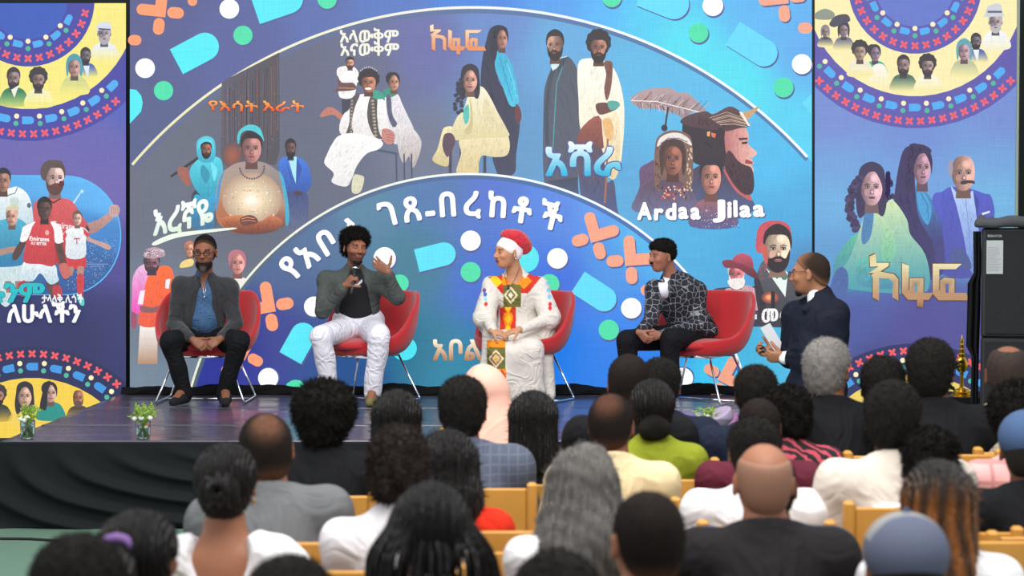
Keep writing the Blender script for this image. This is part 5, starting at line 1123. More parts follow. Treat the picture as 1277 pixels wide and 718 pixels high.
# ---- man speaking into a microphone
def man_speaking():
    r = thing('person', 'seated man in grey overshirt and white trousers speaking into a microphone, one hand raised', 'person', (PT(445, 500, 12.3)[0], 12.3, STZ))
    j = dict(pel=PT(447, 400, 12.40), neck=PT(443, 340, 12.28), head=PT(443, 310, 12.18), R=rotm(26, 4, 4), sl=PT(409, 351, 12.30), sr=PT(476, 352, 12.24),
             el=PT(402, 388, 12.14), er=PT(495, 371, 12.08), wl=PT(431, 356, 12.00), wr=PT(484, 339, 11.98), hl=PT(432, 410, 12.36), hr=PT(462, 410, 12.36),
             kl=PT(401, 420, 11.98), kr=PT(473, 419, 11.96), al=PT(411, 486, 12.10), ar=PT(465, 485, 12.06), tl=PT(409, 500, 11.95)*V3(1, 1, 0)+V3(0, 0, STZ+.03), tr=PT(461, 500, 11.9)*V3(1, 1, 0)+V3(0, 0, STZ+.03))
    hands = [dict(w_=j['wl'], d=V3(.45, -.18, .55), n=V3(.55, .3, -.2), side=V3(-.2, -.6, .6), curl=(60, 70, 45), thumb=(.55, .5, .7)),
             dict(w_=j['wr'], d=V3(-.55, -.10, .42), n=V3(.25, .9, -.1), side=V3(.4, 0, .9), curl=(14, 22, 14), spread=.12, thumb=(.95, .15, .1))]
    V, Q = body_mesh(j, .0052, hands, 1., 1.03); V = relax(V, Q, 1, .3); put(r, 'body', (V, Q), SKIN, head_colors(V, j, '#8a5a44', '#7c4640', 1.03, '#3a2620', '#17100e')); eyes(r, j, 1.03, (.45, .05))
    S = Sdf(); hs = 1.03; H = lambda x, y, z: j['head']+j['R'] @ (V3(x, y, z)*hs)
    S.ell(H(0, .026, .072), (.108, .112, .088), .02, j['R']); S.ell(H(0, .055, 0), (.085, .07, .08), .03, j['R']); S.cut(H(0, -.068, .070), j['R'] @ V3(0, -.75, -.66), .012); S.cut(H(0, 0, -.035), j['R'] @ V3(0, -.4, -1), .01); S.disp = bumpy(.008, 75, 1)
    V, Q = S.mesh(.0065); V, Q = fuzz(V, Q, 6500, .024, .0014, rs); put(r, 'hair', (V, Q), HAIRB)
    S = Sdf(); S.ell(H(0, -.072, -.098), (.028, .026, .018), .01, j['R']); S.cap(H(-.03, -.075, -.09), H(.03, -.075, -.09), .008, k=.01)
    V, Q = S.mesh(.005); V, Q = fuzz(V, Q, 500, .005, .001, rs); put(r, 'goatee', (V, Q), HAIRS)
    S = trousers(j, .024, wd=1.02, hem=-.03); S.disp = folds(.006, 30, (.2, .5, 1), 4); put(r, 'trousers', S.mesh(.0075), mat('white_denim', '#dcdce6', .85, weave=7, bump=(350, .15, 'noise')))
    S = Sdf(); torso_sdf(S, j, .004, 1.02, belly=.02); S.cap(j['neck']+V3(0, .01, -.02), j['neck']+V3(0, 0, .012), .072, .068, .01); S.cut(j['pel']+V3(0, 0, -.01), (0, 0, -1)); S.disp = folds(.002, 45, (.5, 0, 1), 1)
    V, Q = S.mesh(.0068); px = CX+(V[:, 0]/V[:, 1])*F; py = CY-F*np.tan(np.arctan2(V[:, 2]-CAM_Z, V[:, 1])+PITCH); c = np.tile(hx('#18191e'), (len(V), 1)); N = vnormals(V, Q)
    m = (N[:, 1] < -.1) & (px > 442) & (px < 452) & (np.abs(py-(358-(px-442)*.75-((px-447)**2)*.08)) < 1.7); c[m] = hx('#d8dce0'); put(r, 't_shirt', (V, Q), mat('black_cotton', attr=True, rough=.9), c)
    S = Sdf(); torso_sdf(S, j, .026, 1.08, lower=False)
    S.ell(j['pel']+V3(0, .02, .02), (.185, .15, .12), .03)
    for a, b_, c in (('sl', 'el', 'wl'), ('sr', 'er', 'wr')): e = j[c]+nrm(j[b_]-j[c])*.035; limb(S, j[a], j[b_], e, .072, .058, .042)
    S.cap(j['neck']+V3(-.06, .02, .012), j['neck']+V3(.06, .02, .012), .032, k=.02)
    pass
    S.chain([PT(443, 338, 12.18), PT(443.5, 350, 12.17), PT(443, 364, 12.17), PT(442, 380, 12.19), PT(441, 398, 12.22), PT(440, 420, 12.24)], [.055, .065, .10, .125, .155, .20], .004, 1)
    S.cut(j['pel']+V3(0, 0, -.09), (0, 0, -1)); S.disp = folds(.006, 30, (.6, 0, 1), 5); V, Q = S.mesh(.0062)
    px = CX+(V[:, 0]/V[:, 1])*F; py = CY-F*np.tan(np.arctan2(V[:, 2]-CAM_Z, V[:, 1])+PITCH); c = np.tile(hx('#454b49'), (len(V), 1)); N = vnormals(V, Q); fr = N[:, 1] < -.1
    m = fr & (px > 462) & (px < 482) & (py > 349) & (py < 366) & ((np.abs(py-354) < .7) | (np.abs(px-463) < .7) | (np.abs(px-480) < .7)); c[m] = hx('#3a3f3e'); put(r, 'overshirt', (V, Q), mat('overshirt_cotton', attr=True, rough=.85, weave=7, bump=(300, .2, 'noise')), c)
    sm_ = mat('olive_sneaker', '#6c6534', .6, var=.3)
    for a, t in (('al', 'tl'), ('ar', 'tr')): put(r, 'shoe', shoe(j[a], j[t]).mesh(.0075), sm_, label='olive and gold sneaker')
    microphone('microphone', 'black microphone held at the mouth by the man in white trousers', PT(438, 366, 11.96), PT(443.5, 333, 12.0))
man_speaking()

# ---- woman in white embroidered dress
def woman_dress():
    r = thing('person', 'seated woman in red and white head wrap and long white dress with embroidered panel', 'person', (PT(645, 500, 12.3)[0], 12.3, STZ))
    j = dict(pel=PT(648, 412, 12.40), neck=PT(642, 343, 12.30), head=PT(633.5, 316, 12.22), R=rotm(-58, 2, 0), sl=PT(614, 357, 12.30), sr=PT(672, 358, 12.30),
             el=PT(606, 397, 12.20), er=PT(684, 397, 12.22), wl=PT(613, 412, 11.97), wr=PT(648, 411, 11.97), hl=PT(634, 426, 12.36), hr=PT(662, 426, 12.36),
             kl=PT(622, 438, 12.00), kr=PT(662, 438, 12.00), al=PT(622, 486, 12.06), ar=PT(666, 486, 12.06), tl=PT(618, 500, 11.95)*V3(1, 1, 0)+V3(0, 0, STZ+.03), tr=PT(664, 500, 11.95)*V3(1, 1, 0)+V3(0, 0, STZ+.03))
    hands = [dict(w_=j['wl'], d=V3(.85, -.15, -.25), n=V3(.1, .4, -.9), side=V3(0, -.9, .3), curl=(10, 22, 18), s=.92), dict(w_=j['wr'], d=V3(-.85, -.22, -.2), n=V3(-.1, .3, -.95), side=V3(0, -.9, .3), curl=(15, 28, 18), s=.92)]
    V, Q = body_mesh(j, .0052, hands, .9, 1.03, .95); V = relax(V, Q, 1, .3); put(r, 'body', (V, Q), SKIN, head_colors(V, j, '#ba8868', '#8c4c44', 1.03, None, '#5c4034')); eyes(r, j, 1.03, (.1, 0))
    H = lambda x, y, z: j['head']+j['R'] @ (V3(x, y, z)*1.03)
    S = Sdf(); S.ell(H(0, .014, .046), (.087, .104, .088), .02, j['R']); S.ell(H(0, .05, .01), (.07, .07, .07), .02, j['R']); S.cut(H(0, -.095, .062), j['R'] @ V3(0, -.72, -.70), .01); S.cut(H(0, 0, -.075), j['R'] @ V3(0, 0, -1), .01); S.disp = folds(.002, 90, (.6, .3, 1), 2)
    put(r, 'head_wrap_band', S.mesh(.006), mat('white_wrap', '#efe9e6', .8, bump=(300, .1, 'noise')), label='white cloth band of the head wrap')
    S = Sdf(); S.ell(H(0, .075, .085), (.098, .105, .085), .02, j['R']); S.ell(H(0, .03, .135), (.085, .085, .05), .03, j['R']); S.ell(H(.0, .13, .05), (.07, .07, .07), .03, j['R']); S.cut(H(0, -.03, .07), j['R'] @ V3(0, -.85, -.5), .01); S.disp = folds(.006, 42, (.3, .6, 1), 1)
    put(r, 'head_wrap_puff', S.mesh(.0065), mat('red_wrap', '#c81d2e', .65, weave=9, bump=(300, .1, 'noise'), sheen=.3), label='gathered red cloth of the head wrap')
    S = Sdf(); torso_sdf(S, j, .018, .98); S.ell(j['pel'], (.20, .17, .15), .06)
    for e, a, b_, w_ in ((-1, 'sl', 'el', 'wl'), (1, 'sr', 'er', 'wr')):
        S.cap(j[a], j[b_]+V3(e*.012, 0, 0), .074, .085, .03); S.cap(j[b_]+V3(e*.01, .01, 0), j[b_]+V3(e*.03, .04, -.07), .080, .035, .03); S.cap(j[b_], j[w_]+nrm(j[b_]-j[w_])*.02, .052, .036, .02)
    for a, b_, c in (('hl', 'kl', 'al'), ('hr', 'kr', 'ar')): S.cap(j[a], j[b_], .105, .085, .05); S.cap(j[b_], j[c]+V3(0, 0, -.02), .085, .095, .04)
    S.cap((j['kl']+j['kr'])/2, (j['al']+j['ar'])/2+V3(0, .02, -.02), .09, .12, .08); S.cap(PT(676, 420, 12.3), PT(682, 490, 12.22), .10, .055, .06); S.cap(PT(612, 420, 12.2), PT(609, 486, 12.15), .07, .05, .06)
    S.ell(j['neck']+V3(-.01, -.08, .03), (.08, .09, .095), .01, None, 1); S.cut((0, 0, STZ+.012), (0, 0, -1), .006)
    f1 = folds(.011, 26, (1, .2, .1), 2); f2 = folds(.0035, 34, (.7, 0, .8), 1); S.disp = lambda X: f1(X)*np.clip((1.35-X[:, 2])*3, .15, 1.3).astype(np.float32)+f2(X); V, Q = S.mesh(.0056)
    px = CX+(V[:, 0]/V[:, 1])*F; py = CY-F*np.tan(np.arctan2(V[:, 2]-CAM_Z, V[:, 1])+PITCH); N = vnormals(V, Q); fr = N[:, 1] < .25; c = np.tile(hx('#d8d2ca'), (len(V), 1))
    RD, GN, OG, YL_, BL = map(hx, ('#cc3322', '#6b6a34', '#f08a18', '#f0c020', '#8cc8e4'))
    cx_ = 634.5-(py-365)*.10                                  # the panel runs down the middle
    m = fr & (py < 366) & (np.abs(np.abs(px-642)-(33-(py-334)*.82)) < 9.5) & (py > 330); c[m] = RD
    m2 = m & ((np.abs((px-618)*.7+(py-350)*.7) < 7) & (np.abs(-(px-618)*.7+(py-350)*.7) < 5)); c[m2] = YL_; m2 = m & ((np.abs((px-655)*.7+(py-352)*.7) < 5) & (np.abs(-(px-655)*.7+(py-352)*.7) < 7)); c[m2] = OG
    m3 = fr & (np.abs(np.abs(px-642)-34) < 4.5) & (py < 345) & (py > 333); c[m3] = BL
    m = fr & (px > 628) & (px < 650) & (py >= 352) & (py < 383) & (np.abs(px-638) < 16-(py-352)*.1); c[m] = GN
    dm = np.abs(px-637)+np.abs(py-368)*.8; m4 = m & (dm < 9); c[m4] = hx('#e8dcb0'); m4 = m & (dm < 6); c[m4] = GN; m4 = m & (dm < 3.4); c[m4] = hx('#f0e8d0')
    m = fr & (np.abs(px-633.5) < 10) & (py >= 383) & (py < 411); c[m] = RD; m2 = m & (np.abs(px-633.5) < 6.5-(np.abs((py-390) % 20-6))*.3); c[m2] = OG; m2 = m & (np.abs(px-633.5)*1.6 < np.abs((py-383) % 14-7)); c[m2] = YL_
    m = fr & (np.abs(py-350) < 5) & (np.abs(np.abs(px-640)-8) < 6); c[m] = OG
    m = fr & (px > 607) & (px < 630.5) & (py >= 424) & (py < 433); c[m] = OG; m = fr & (px > 607.5) & (px < 630) & (py >= 433) & (py < 460); c[m] = GN
    dm = np.abs(px-618.5)+np.abs(py-447)*.85; m4 = m & (dm < 10); c[m4] = hx('#e8d8b0'); m4 = m & (dm < 7.4) & (dm > 5); c[m4] = hx('#a86838'); m4 = m & (dm < 3); c[m4] = hx('#f0c040')
    m = fr & (px > 617-(460-py)*0) & (px < 631.5) & (py >= 460) & (py < 476); c[m] = OG; m2 = m & (np.abs(px-626) < (py-460)*.5); c[m2] = RD; m = fr & (px > 612) & (px < 632) & (py >= 476) & (py < 492); c[m] = RD; m2 = m & (np.abs(px-622) < 6); c[m2] = GN
    for ex, ey, cc in ((604, 362, '#7a4a9c'), (605, 367, '#3a6cb0'), (605.5, 373, '#8cc8e4'), (606, 379, '#c8402c'), (682, 346, '#f0c020'), (682.5, 353, '#8cc8e4'), (684, 362, '#8cc8e4'), (685, 370, '#78b8dc'), (686, 379, '#d03040'), (686, 384, '#d03040')):
        m = fr & ((px-ex)**2+(py-ey)**2*.6 < 5); c[m] = hx(cc)
    put(r, 'dress', (V, Q), mat('white_woven_cotton', attr=True, rough=.9, weave=6, bump=(260, .25, 'noise')), c, label='long white dress with red, orange and green embroidered front panel')
    b = MB(); p = [H(.01, .05, -.10), PT(629, 343, 12.20), PT(634, 355, 12.17), PT(641, 345, 12.20), H(.01, .07, -.09)]
    p = [PT(628, 338, 12.22), PT(631, 349, 12.185), PT(634, 358, 12.165), PT(641, 350, 12.18), PT(648, 334, 12.24)]; b.tube(smooth_path([Vector(q)-r.location for q in p], 5), .002, 5); b.box(-.009, .009, -.004, .004, -.016, .016, M=Matrix.Translation(Vector(p[2])-r.location)); b.build('pendant_cord', mat('dark_cord', '#3a302c', .6), r, True)
    b = MB(); q = H(.084, .012, -.040)-np.array(r.location); b.ball(q, (.006, .006, .008), 8, 6); b.build('earring', mat('silver', '#c8c8cc', .25, 1.), r, True)
    for a, t in (('al', 'tl'), ('ar', 'tr')): put(r, 'shoe', shoe(j[a], j[t]).mesh(.008), mat('red_leather', '#a82430', .5))
woman_dress()

# ---- man in patterned jacket
def man_pattern():
    r = thing('person', 'seated young man in dark jacket with white lattice pattern and black trousers, looking left', 'person', (PT(850, 500, 12.3)[0], 12.3, STZ))
    j = dict(pel=PT(862, 410, 12.42), neck=PT(838, 349, 12.28), head=PT(826, 321, 12.20), R=rotm(-62, 3, 0), sl=PT(817, 362, 12.18), sr=PT(868, 363, 12.36),
             el=PT(812, 398, 12.08), er=PT(874, 404, 12.26), wl=PT(797, 414, 11.94), wr=PT(823, 418, 12.02), hl=PT(845, 420, 12.34), hr=PT(872, 420, 12.42),
             kl=PT(782, 424, 12.02), kr=PT(836, 423, 11.98), al=PT(786, 484, 12.06), ar=PT(836, 482, 12.04), tl=PT(778, 500, 11.98)*V3(1, 1, 0)+V3(0, 0, STZ+.03), tr=PT(828, 500, 11.93)*V3(1, 1, 0)+V3(0, 0, STZ+.03))
    hands = [dict(w_=j['wl'], d=V3(.45, -.30, -.45), n=V3(.5, .5, .2), side=V3(-.2, -.3, .9), curl=(40, 55, 30)), dict(w_=j['wr'], d=V3(-.75, -.35, -.05), n=V3(-.1, .9, -.2), side=V3(-.1, 0, .9), curl=(40, 55, 35))]
    V, Q = body_mesh(j, .0052, hands, .98, .99, .96); V = relax(V, Q, 1, .3); put(r, 'body', (V, Q), SKIN, head_colors(V, j, '#946450', '#6c3c36', .99, None, '#17100e')); eyes(r, j, .99, (.0, -.15))
    H = lambda x, y, z: j['head']+j['R'] @ (V3(x, y, z)*.99)
    S = Sdf(); S.ell(H(0, .006, .080), (.084, .108, .066), .02, j['R']); S.ell(H(0, .030, .030), (.079, .087, .07), .02, j['R']); S.cut(H(0, -.075, .066), j['R'] @ V3(0, -.62, -.78), .012); S.cut(H(0, 0, -.02), j['R'] @ V3(0, -.5, -1), .01); ear_cut(S, j['head'], j['R'], .99); S.disp = bumpy(.004, 110, 2)
    V, Q = S.mesh(.006); V, Q = fuzz(V, Q, 3500, .011, .0014, rs); put(r, 'hair', (V, Q), HAIRB)
    S = Sdf(); S.cap(H(-.020, -.104, -.037), H(.020, -.104, -.037), .005, k=.004); V, Q = S.mesh(.0045); put(r, 'moustache', fuzz(V, Q, 300, .004, .001, rs), HAIRS)
    S = trousers(j, .020); S.disp = folds(.004, 28, (.3, .4, 1), 2); put(r, 'trousers', S.mesh(.0085), MATS['black_denim'])
    S = Sdf(); torso_sdf(S, j, .000, .98); S.cap(j['neck']+V3(0, .0, -.02), j['neck']+V3(-.01, 0, .012), .068, .064, .01); S.cut(j['pel']+V3(0, 0, -.03), (0, 0, -1)); put(r, 't_shirt', S.mesh(.0075), mat('white_tee', '#e9e9f0', .85))
    S = Sdf(); torso_sdf(S, j, .022, 1.05)
    for a, b_, c in (('sl', 'el', 'wl'), ('sr', 'er', 'wr')): e = j[c]+nrm(j[b_]-j[c])*.03; limb(S, j[a], j[b_], e, .072, .057, .043)
    x, y, u = frame3(j); S.cap(j['neck']-x*.04+y*.03+u*.01, j['neck']+x*.04+y*.03+u*.01, .036, k=.02); S.cap(j['neck']+x*.05, PT(836, 366, 12.14), .03, .02, .02)
    S.chain([PT(828, 344, 12.20), PT(825, 358, 12.15), PT(827, 374, 12.15), PT(831, 390, 12.17), PT(836, 406, 12.20)], [.055, .052, .050, .055, .065], .004, 1)
    S.ell(PT(880, 412, 12.34), (.10, .12, .06), .04); S.cut(j['pel']+V3(0, 0, -.10), (.15, 0, -1)); S.disp = folds(.004, 32, (.6, 0, 1), 7)
    m = mat('lattice_print', '#1b1d28', .8); nt = m.node_tree; N = nt.nodes; K = nt.links; tc = N.new('ShaderNodeTexCoord'); vo = N.new('ShaderNodeTexVoronoi'); vo.feature = 'DISTANCE_TO_EDGE'; vo.inputs['Scale'].default_value = 21; vo.inputs['Randomness'].default_value = .55
    ns = N.new('ShaderNodeTexNoise'); ns.inputs['Scale'].default_value = 60; cr = N.new('ShaderNodeValToRGB'); cr.color_ramp.elements[0].position = .030; cr.color_ramp.elements[0].color = L4('#8c8c94'); cr.color_ramp.elements[1].position = .062; cr.color_ramp.elements[1].color = L4('#191b26')
    K.new(tc.outputs['Object'], vo.inputs['Vector']); ad = N.new('ShaderNodeMath'); ad.operation = 'MULTIPLY_ADD'; ad.inputs[1].default_value = .09; K.new(tc.outputs['Object'], ns.inputs['Vector']); K.new(ns.outputs[0], ad.inputs[0]); K.new(vo.outputs[0], ad.inputs[2]); sb = N.new('ShaderNodeMath'); sb.operation = 'SUBTRACT'; sb.inputs[1].default_value = .030; K.new(ad.outputs[0], sb.inputs[0]); K.new(sb.outputs[0], cr.inputs[0]); K.new(cr.outputs[0], N['Principled BSDF'].inputs['Base Color'])
    put(r, 'jacket', S.mesh(.0062), m, label='dark jacket with white lattice pattern')
    for a, t in (('al', 'tl'), ('ar', 'tr')): put(r, 'shoe', shoe(j[a], j[t]).mesh(.0075), mat('pale_sneaker', '#c8c8c8', .6))
man_pattern()

# ---- presenter standing on the floor in front of the stage
def presenter():
    Y = 9.45; s_ = F/Y; r = thing('person', 'balding man standing in navy suit before the stage, holding papers and a microphone', 'person', (PT(1018, 500, Y)[0], Y, 0))
    gz = lambda px, z, dy: V3(P(px, 500, Y+dy).x, Y+dy, z)
    j = dict(pel=PT(1018, 482, Y), neck=PT(1022, 372, Y), head=PT(1010, 342, Y-.0), R=rotm(0) @ np.eye(3), sl=PT(992, 393, Y+.10), sr=PT(1042, 392, Y-.08),
             el=PT(984, 447, Y+.12), er=PT(1040, 452, Y-.08), wl=PT(966, 440, Y+.24), wr=PT(990, 455, Y+.10), hl=gz(1010, .92, .03), hr=gz(1028, .92, -.03), kl=gz(1007, .50, .02), kr=gz(1030, .50, -.04), al=gz(1008, .10, .03), ar=gz(1032, .10, -.04), tl=gz(990, .03, .08), tr=gz(1014, .03, 0))
    j['R'] = rotm(-112, 6, 0); j['wr'] = PT(978, 446, Y+.05); sc = 1.02
    hands = [dict(w_=j['wl'], d=V3(-.75, .2, .1), n=V3(0, -.5, .4), side=V3(.1, .3, .9), curl=(50, 60, 40)), dict(w_=j['wr'], d=V3(-.8, .15, .05), n=V3(.1, .7, .3), side=V3(0, -.2, .9), curl=(45, 60, 40))]
    V, Q = body_mesh(j, .0058, hands, 1.08, sc); V = relax(V, Q, 1, .3); put(r, 'body', (V, Q), SKIN, head_colors(V, j, '#96664c', '#6c3c34', sc, None, '#241812')); eyes(r, j, sc)
    S = Sdf(); hair_cap(S, j['head'], j['R'], sc, .004, .030, low=-.065); V, Q = S.mesh(.0058); V, Q = fuzz(V, Q, 2500, .004, .0009, rs); put(r, 'hair', (V, Q), FADE, hair_fade(V, j, sc, '#2c211b', '#8a5e48', .030, .035, (0, -.055, .115), .075, side=.07))
    H = lambda x, y, z: j['head']+j['R'] @ (V3(x, y, z)*sc)
    S = Sdf(); S.ell(H(0, -.075, -.102), (.024, .020, .018), .01, j['R']); V, Q = S.mesh(.005); put(r, 'goatee', fuzz(V, Q, 300, .006, .001, rs), HAIRS)
    b = MB(); b.tube([Vector(H(.080, .0, .020))-r.location, Vector(H(.075, -.06, .022))-r.location, Vector(H(.058, -.105, .020))-r.location], .0016, 6); b.tube([Vector(H(.033+.022*math.cos(a), -.112, .012+.015*math.sin(a)))-r.location for a in np.linspace(0, 6.283, 15)], .0015, 6, False); b.build('glasses', MATS['black_frame'], r, True)
    nv = mat('navy_suiting', '#0d1222', .75, weave=4, bump=(350, .15, 'noise'), spec=.2)
    S = Sdf()
    for a, b_, c in (('hl', 'kl', 'al'), ('hr', 'kr', 'ar')): S.cap(j[a], j[b_], .10, .075, .05); S.cap(j[b_], j[c]+V3(0, 0, -.03), .075, .062, .02)
    S.ell(j['hl']*.5+j['hr']*.5+V3(0, 0, .02), (.15, .125, .14), .03); S.disp = folds(.003, 22, (0, .2, 1), 1); put(r, 'trousers', S.mesh(.012), nv)
    S = Sdf(); S.cap(j['neck']+V3(0, 0, -.03), j['neck']+V3(-.01, 0, .034), .070, .064, .01); put(r, 'shirt_collar', S.mesh(.006), mat('white_cotton', '#e8eaf0', .8))
    S = Sdf(); x, y, u = frame3(j); torso_sdf(S, j, .024, 1.0, belly=.02); S.ell(j['pel']+V3(0, 0, -.02), (.160, .135, .20), .04, np.stack([x, y, u], 1)); S.ell(j['pel']*.4+j['neck']*.6+V3(.01, 0, 0), (.165, .140, .24), .04, np.stack([x, y, u], 1))
    for a, b_, c in (('sl', 'el', 'wl'), ('sr', 'er', 'wr')): e = j[c]+nrm(j[b_]-j[c])*.035; limb(S, j[a], j[b_], e, .075, .058, .045)
    S.cap(j['neck']+V3(.02, -.03, -.0), j['neck']+V3(.03, .03, -.0), .042, k=.03); S.cap(j['neck']+V3(0, -.05, -.01), PT(1004, 386, Y-.09), .03, .02, .02); S.ell(j['neck']+V3(-.075, -.01, .0), (.055, .06, .06), .01, None, 1)
    S.cut(j['pel']+V3(0, 0, -.18), (0, 0, -1)); S.disp = folds(.004, 22, (.5, .2, 1), 3); put(r, 'suit_jacket', S.mesh(.0075), nv)
    S = Sdf(); S.cap(j['wr']+V3(.005, 0, 0), j['wr']+V3(.02, 0, 0), .040, k=.01); put(r, 'shirt_cuff', S.mesh(.006), MATS['white_cotton'])
    for a, t in (('al', 'tl'), ('ar', 'tr')): put(r, 'shoe', shoe(j[a], j[t]).mesh(.01), mat('black_leather', '#101012', .35))
    microphone('microphone', 'black microphone held low by the presenter in the navy suit', PT(969, 444, Y+.18), PT(949, 436, Y+.26), .027)
    b = MB(); a0 = PT(948, 409, Y+.14); a1 = PT(960, 403, Y+.10); a2 = PT(978, 433, Y+.10); a3 = PT(966, 439, Y+.14); n = V3(0, -.004, .001)
    for k in range(3):
        o = n*k*.9; V = [a0+o, a1+o, a2+o, a3+o]; b.add([*V, *[v+V3(0, .0012, 0) for v in V]], [(0, 1, 2, 3), (7, 6, 5, 4), (0, 4, 5, 1), (1, 5, 6, 2), (2, 6, 7, 3), (3, 7, 4, 0)])
    b.V = [Vector(v)-Vector(a0) for v in b.V]; o = b.build('paper_sheets', mat('paper', '#d8d8e0', .8)); o.location = a0; tag(o, 'white sheets of paper held by the presenter in the navy suit', 'paper')
presenter()

# ---- vases, bouquet
LEAF = mat('leaf_green', '#86a838', .6, var=.25); PETAL = mat('white_petal', '#f2f2ea', .7)
GLS = mat('clear_glass', '#eaf4f0', .05, trans=1.); WAT = mat('water', '#e6f2e8', .02, trans=1.)
def sprigs(t, z0, n, hmin, hmax, spread, seed, m=LEAF):
    q = random.Random(seed)
    for k in range(n):
        a = q.uniform(0, 6.28); l = q.uniform(hmin, hmax); s_ = q.uniform(.1, 1)*spread; b = MB()
        p = [(.012*math.cos(a), .012*math.sin(a), z0), (.5*s_*math.cos(a), .5*s_*math.sin(a), z0+l*.55), (s_*math.cos(a), s_*math.sin(a), z0+l)]; b.tube(p, .0012, 4)
        for i in range(18):
            u = .30+.7*i/18; u2 = u; c = Vector(p[1])*(1-u2)+Vector(p[2])*u2 if u > .5 else Vector(p[0])*(1-2*u)+Vector(p[1])*2*u; d = Vector((q.uniform(-1, 1), q.uniform(-1, 1), q.uniform(.1, 1))).normalized()*q.uniform(.012, .026); w_ = d.orthogonal().normalized()*.0035
            b.add([c, c+d*.5+w_, c+d, c+d*.5-w_], [(0, 1, 2, 3)])
        b.build('sprig', m, t)
def rose(t, c, r, seed, m=PETAL):
    q = random.Random(seed); b = MB()
    for ring_ in range(3):
        for k in range(5+ring_):
            a = k*6.28/(5+ring_)+ring_*.5; rr = r*(.25+.28*ring_); V = []; 
            for v in range(4):
                for u in range(4):
                    aa = a+(u-1.5)*.33*(1.2-ring_*.15); hh = r*(1.15-.16*ring_)*v/3; k2 = rr*(.5+.5*math.sin(v/3*1.9)); V.append((c[0]+k2*math.cos(aa), c[1]+k2*math.sin(aa), c[2]-r*.5+hh))
            b.add(V, [(v*4+u, v*4+u+1, v*4+u+5, v*4+u+4) for v in range(3) for u in range(3)])
    b.build('flower', m, t, True)
def vase(label, x, y, seed, fl):
    t = thing('glass_vase', label, 'vase', (x, y, STZ), 0, 'small flower vases along the stage edge')
    MB().lathe([(.040, .0), (.043, .003), (.046, .112), (.0475, .114), (.0465, .114), (.0435, .112), (.040, .008), (.02, .007)], 24).build('glass', GLS, t, 'auto'); MB().lathe([(.039, .0085), (.0425, .07)], 20).build('water', WAT, t, 'auto')
    b = MB(); q = random.Random(seed)
    for k in range(26): a = q.uniform(0, 6.28); b.tube([(.03*math.cos(a), .03*math.sin(a), .01), (-.02*math.cos(a+.5), -.02*math.sin(a+.5), .12)], .0018, 4)
    b.build('stems', mat('stem_green', '#5c8a2a', .6), t, kind='stuff'); sprigs(t, .08, 30, .05, .135, .105, seed)
    for k, f in enumerate(fl): rose(t, f, .023, seed+k)
vase('glass vase of green sprigs and white roses at the far left corner of the stage', P(34, 549, 9.98).x, 9.99, 3, [(-.035, -.02, .122), (-.008, -.04, .118), (.008, -.035, .135)])
vase('glass vase of white roses on the stage edge below the man in glasses', P(178, 549, 9.98).x, 9.99, 8, [(-.05, -.01, .125), (.0, -.045, .132), (.048, -.02, .13)])
def bouquet(x, y):
    t = thing('bouquet', 'bouquet of white flowers in pale lilac paper standing on the front edge of the stage', 'bouquet', (x, y, STZ)); t.scale = (1, 1, .82)
    S = Sdf(); S.cap((0.01, 0, .04), (.03, 0, .17), .055, .125, .02); S.cut((0, 0, .165), (-.55, -.1, 1), .004); S.ell((-.05, 0, .21), (.10, .10, .08), .01, None, 1); S.cut((0, 0, .003), (0, 0, -1)); S.disp = folds(.006, 40, (1, .3, 0), 1); V, Q = S.mesh(.007); mesh_from('wrapping_paper', V, Q, mat('lilac_paper', '#a797b2', .7), t)
    sprigs(t, .12, 22, .06, .12, .13, 21)
    for k in range(7): a = k*.9; rose(t, (.07*math.cos(a), .07*math.sin(a), .17+.01*(k % 2)), .02, 40+k)
bouquet(P(884, 545, 9.97).x, 9.99)

# ---- trophy on a black-covered table; loudspeakers
def table():
    t = thing('side_table', 'small table under a black cloth beside the right end of the stage', 'table', (P(1192, 500, 10.5).x, 10.55, 0)); x0, x1, z = -.24, .22, .76
    MB().box(x0, x1, -.22, .22, z-.03, z, .004).build('table_top', mat('dark_wood', '#2a2420', .6), t)
    for sx_ in (x0+.03, x1-.03):
        for sy in (-.19, .19): MB().tube([(sx_, sy, 0), (sx_, sy, z-.03)], .014, 8).build('leg', MATS['black_ply'], t)
    per = []; 
    for k in range(160):
        a = 2*math.pi*k/160; c, s_ = math.cos(a), math.sin(a); m = max(abs(c), abs(s_)); per.append((c/m, s_/m))
    V = []; n = 160
    for i in range(14):
        u = i/13
        for k, (c, s_) in enumerate(per): w_ = 1+(.02+.05*(.5+.5*math.sin(k*.55))*u) if i > 0 else 1.0; V.append(((x0+x1)/2+c*(x1-x0)/2*w_+c*.008, s_*.22*w_+s_*.008, z+.006-u*(z-.03)))
    Fc = [(i*n+k, (i+1)*n+k, (i+1)*n+(k+1) % n, i*n+(k+1) % n) for i in range(13) for k in range(n)]; Fc.append(tuple(range(n)))
    o = mesh_from('table_cloth', V, Fc, MATS['black_cloth'], None, False); o.location = t.location; tag(o, 'black cloth covering the small table with the gold trophy', 'tablecloth')
table()
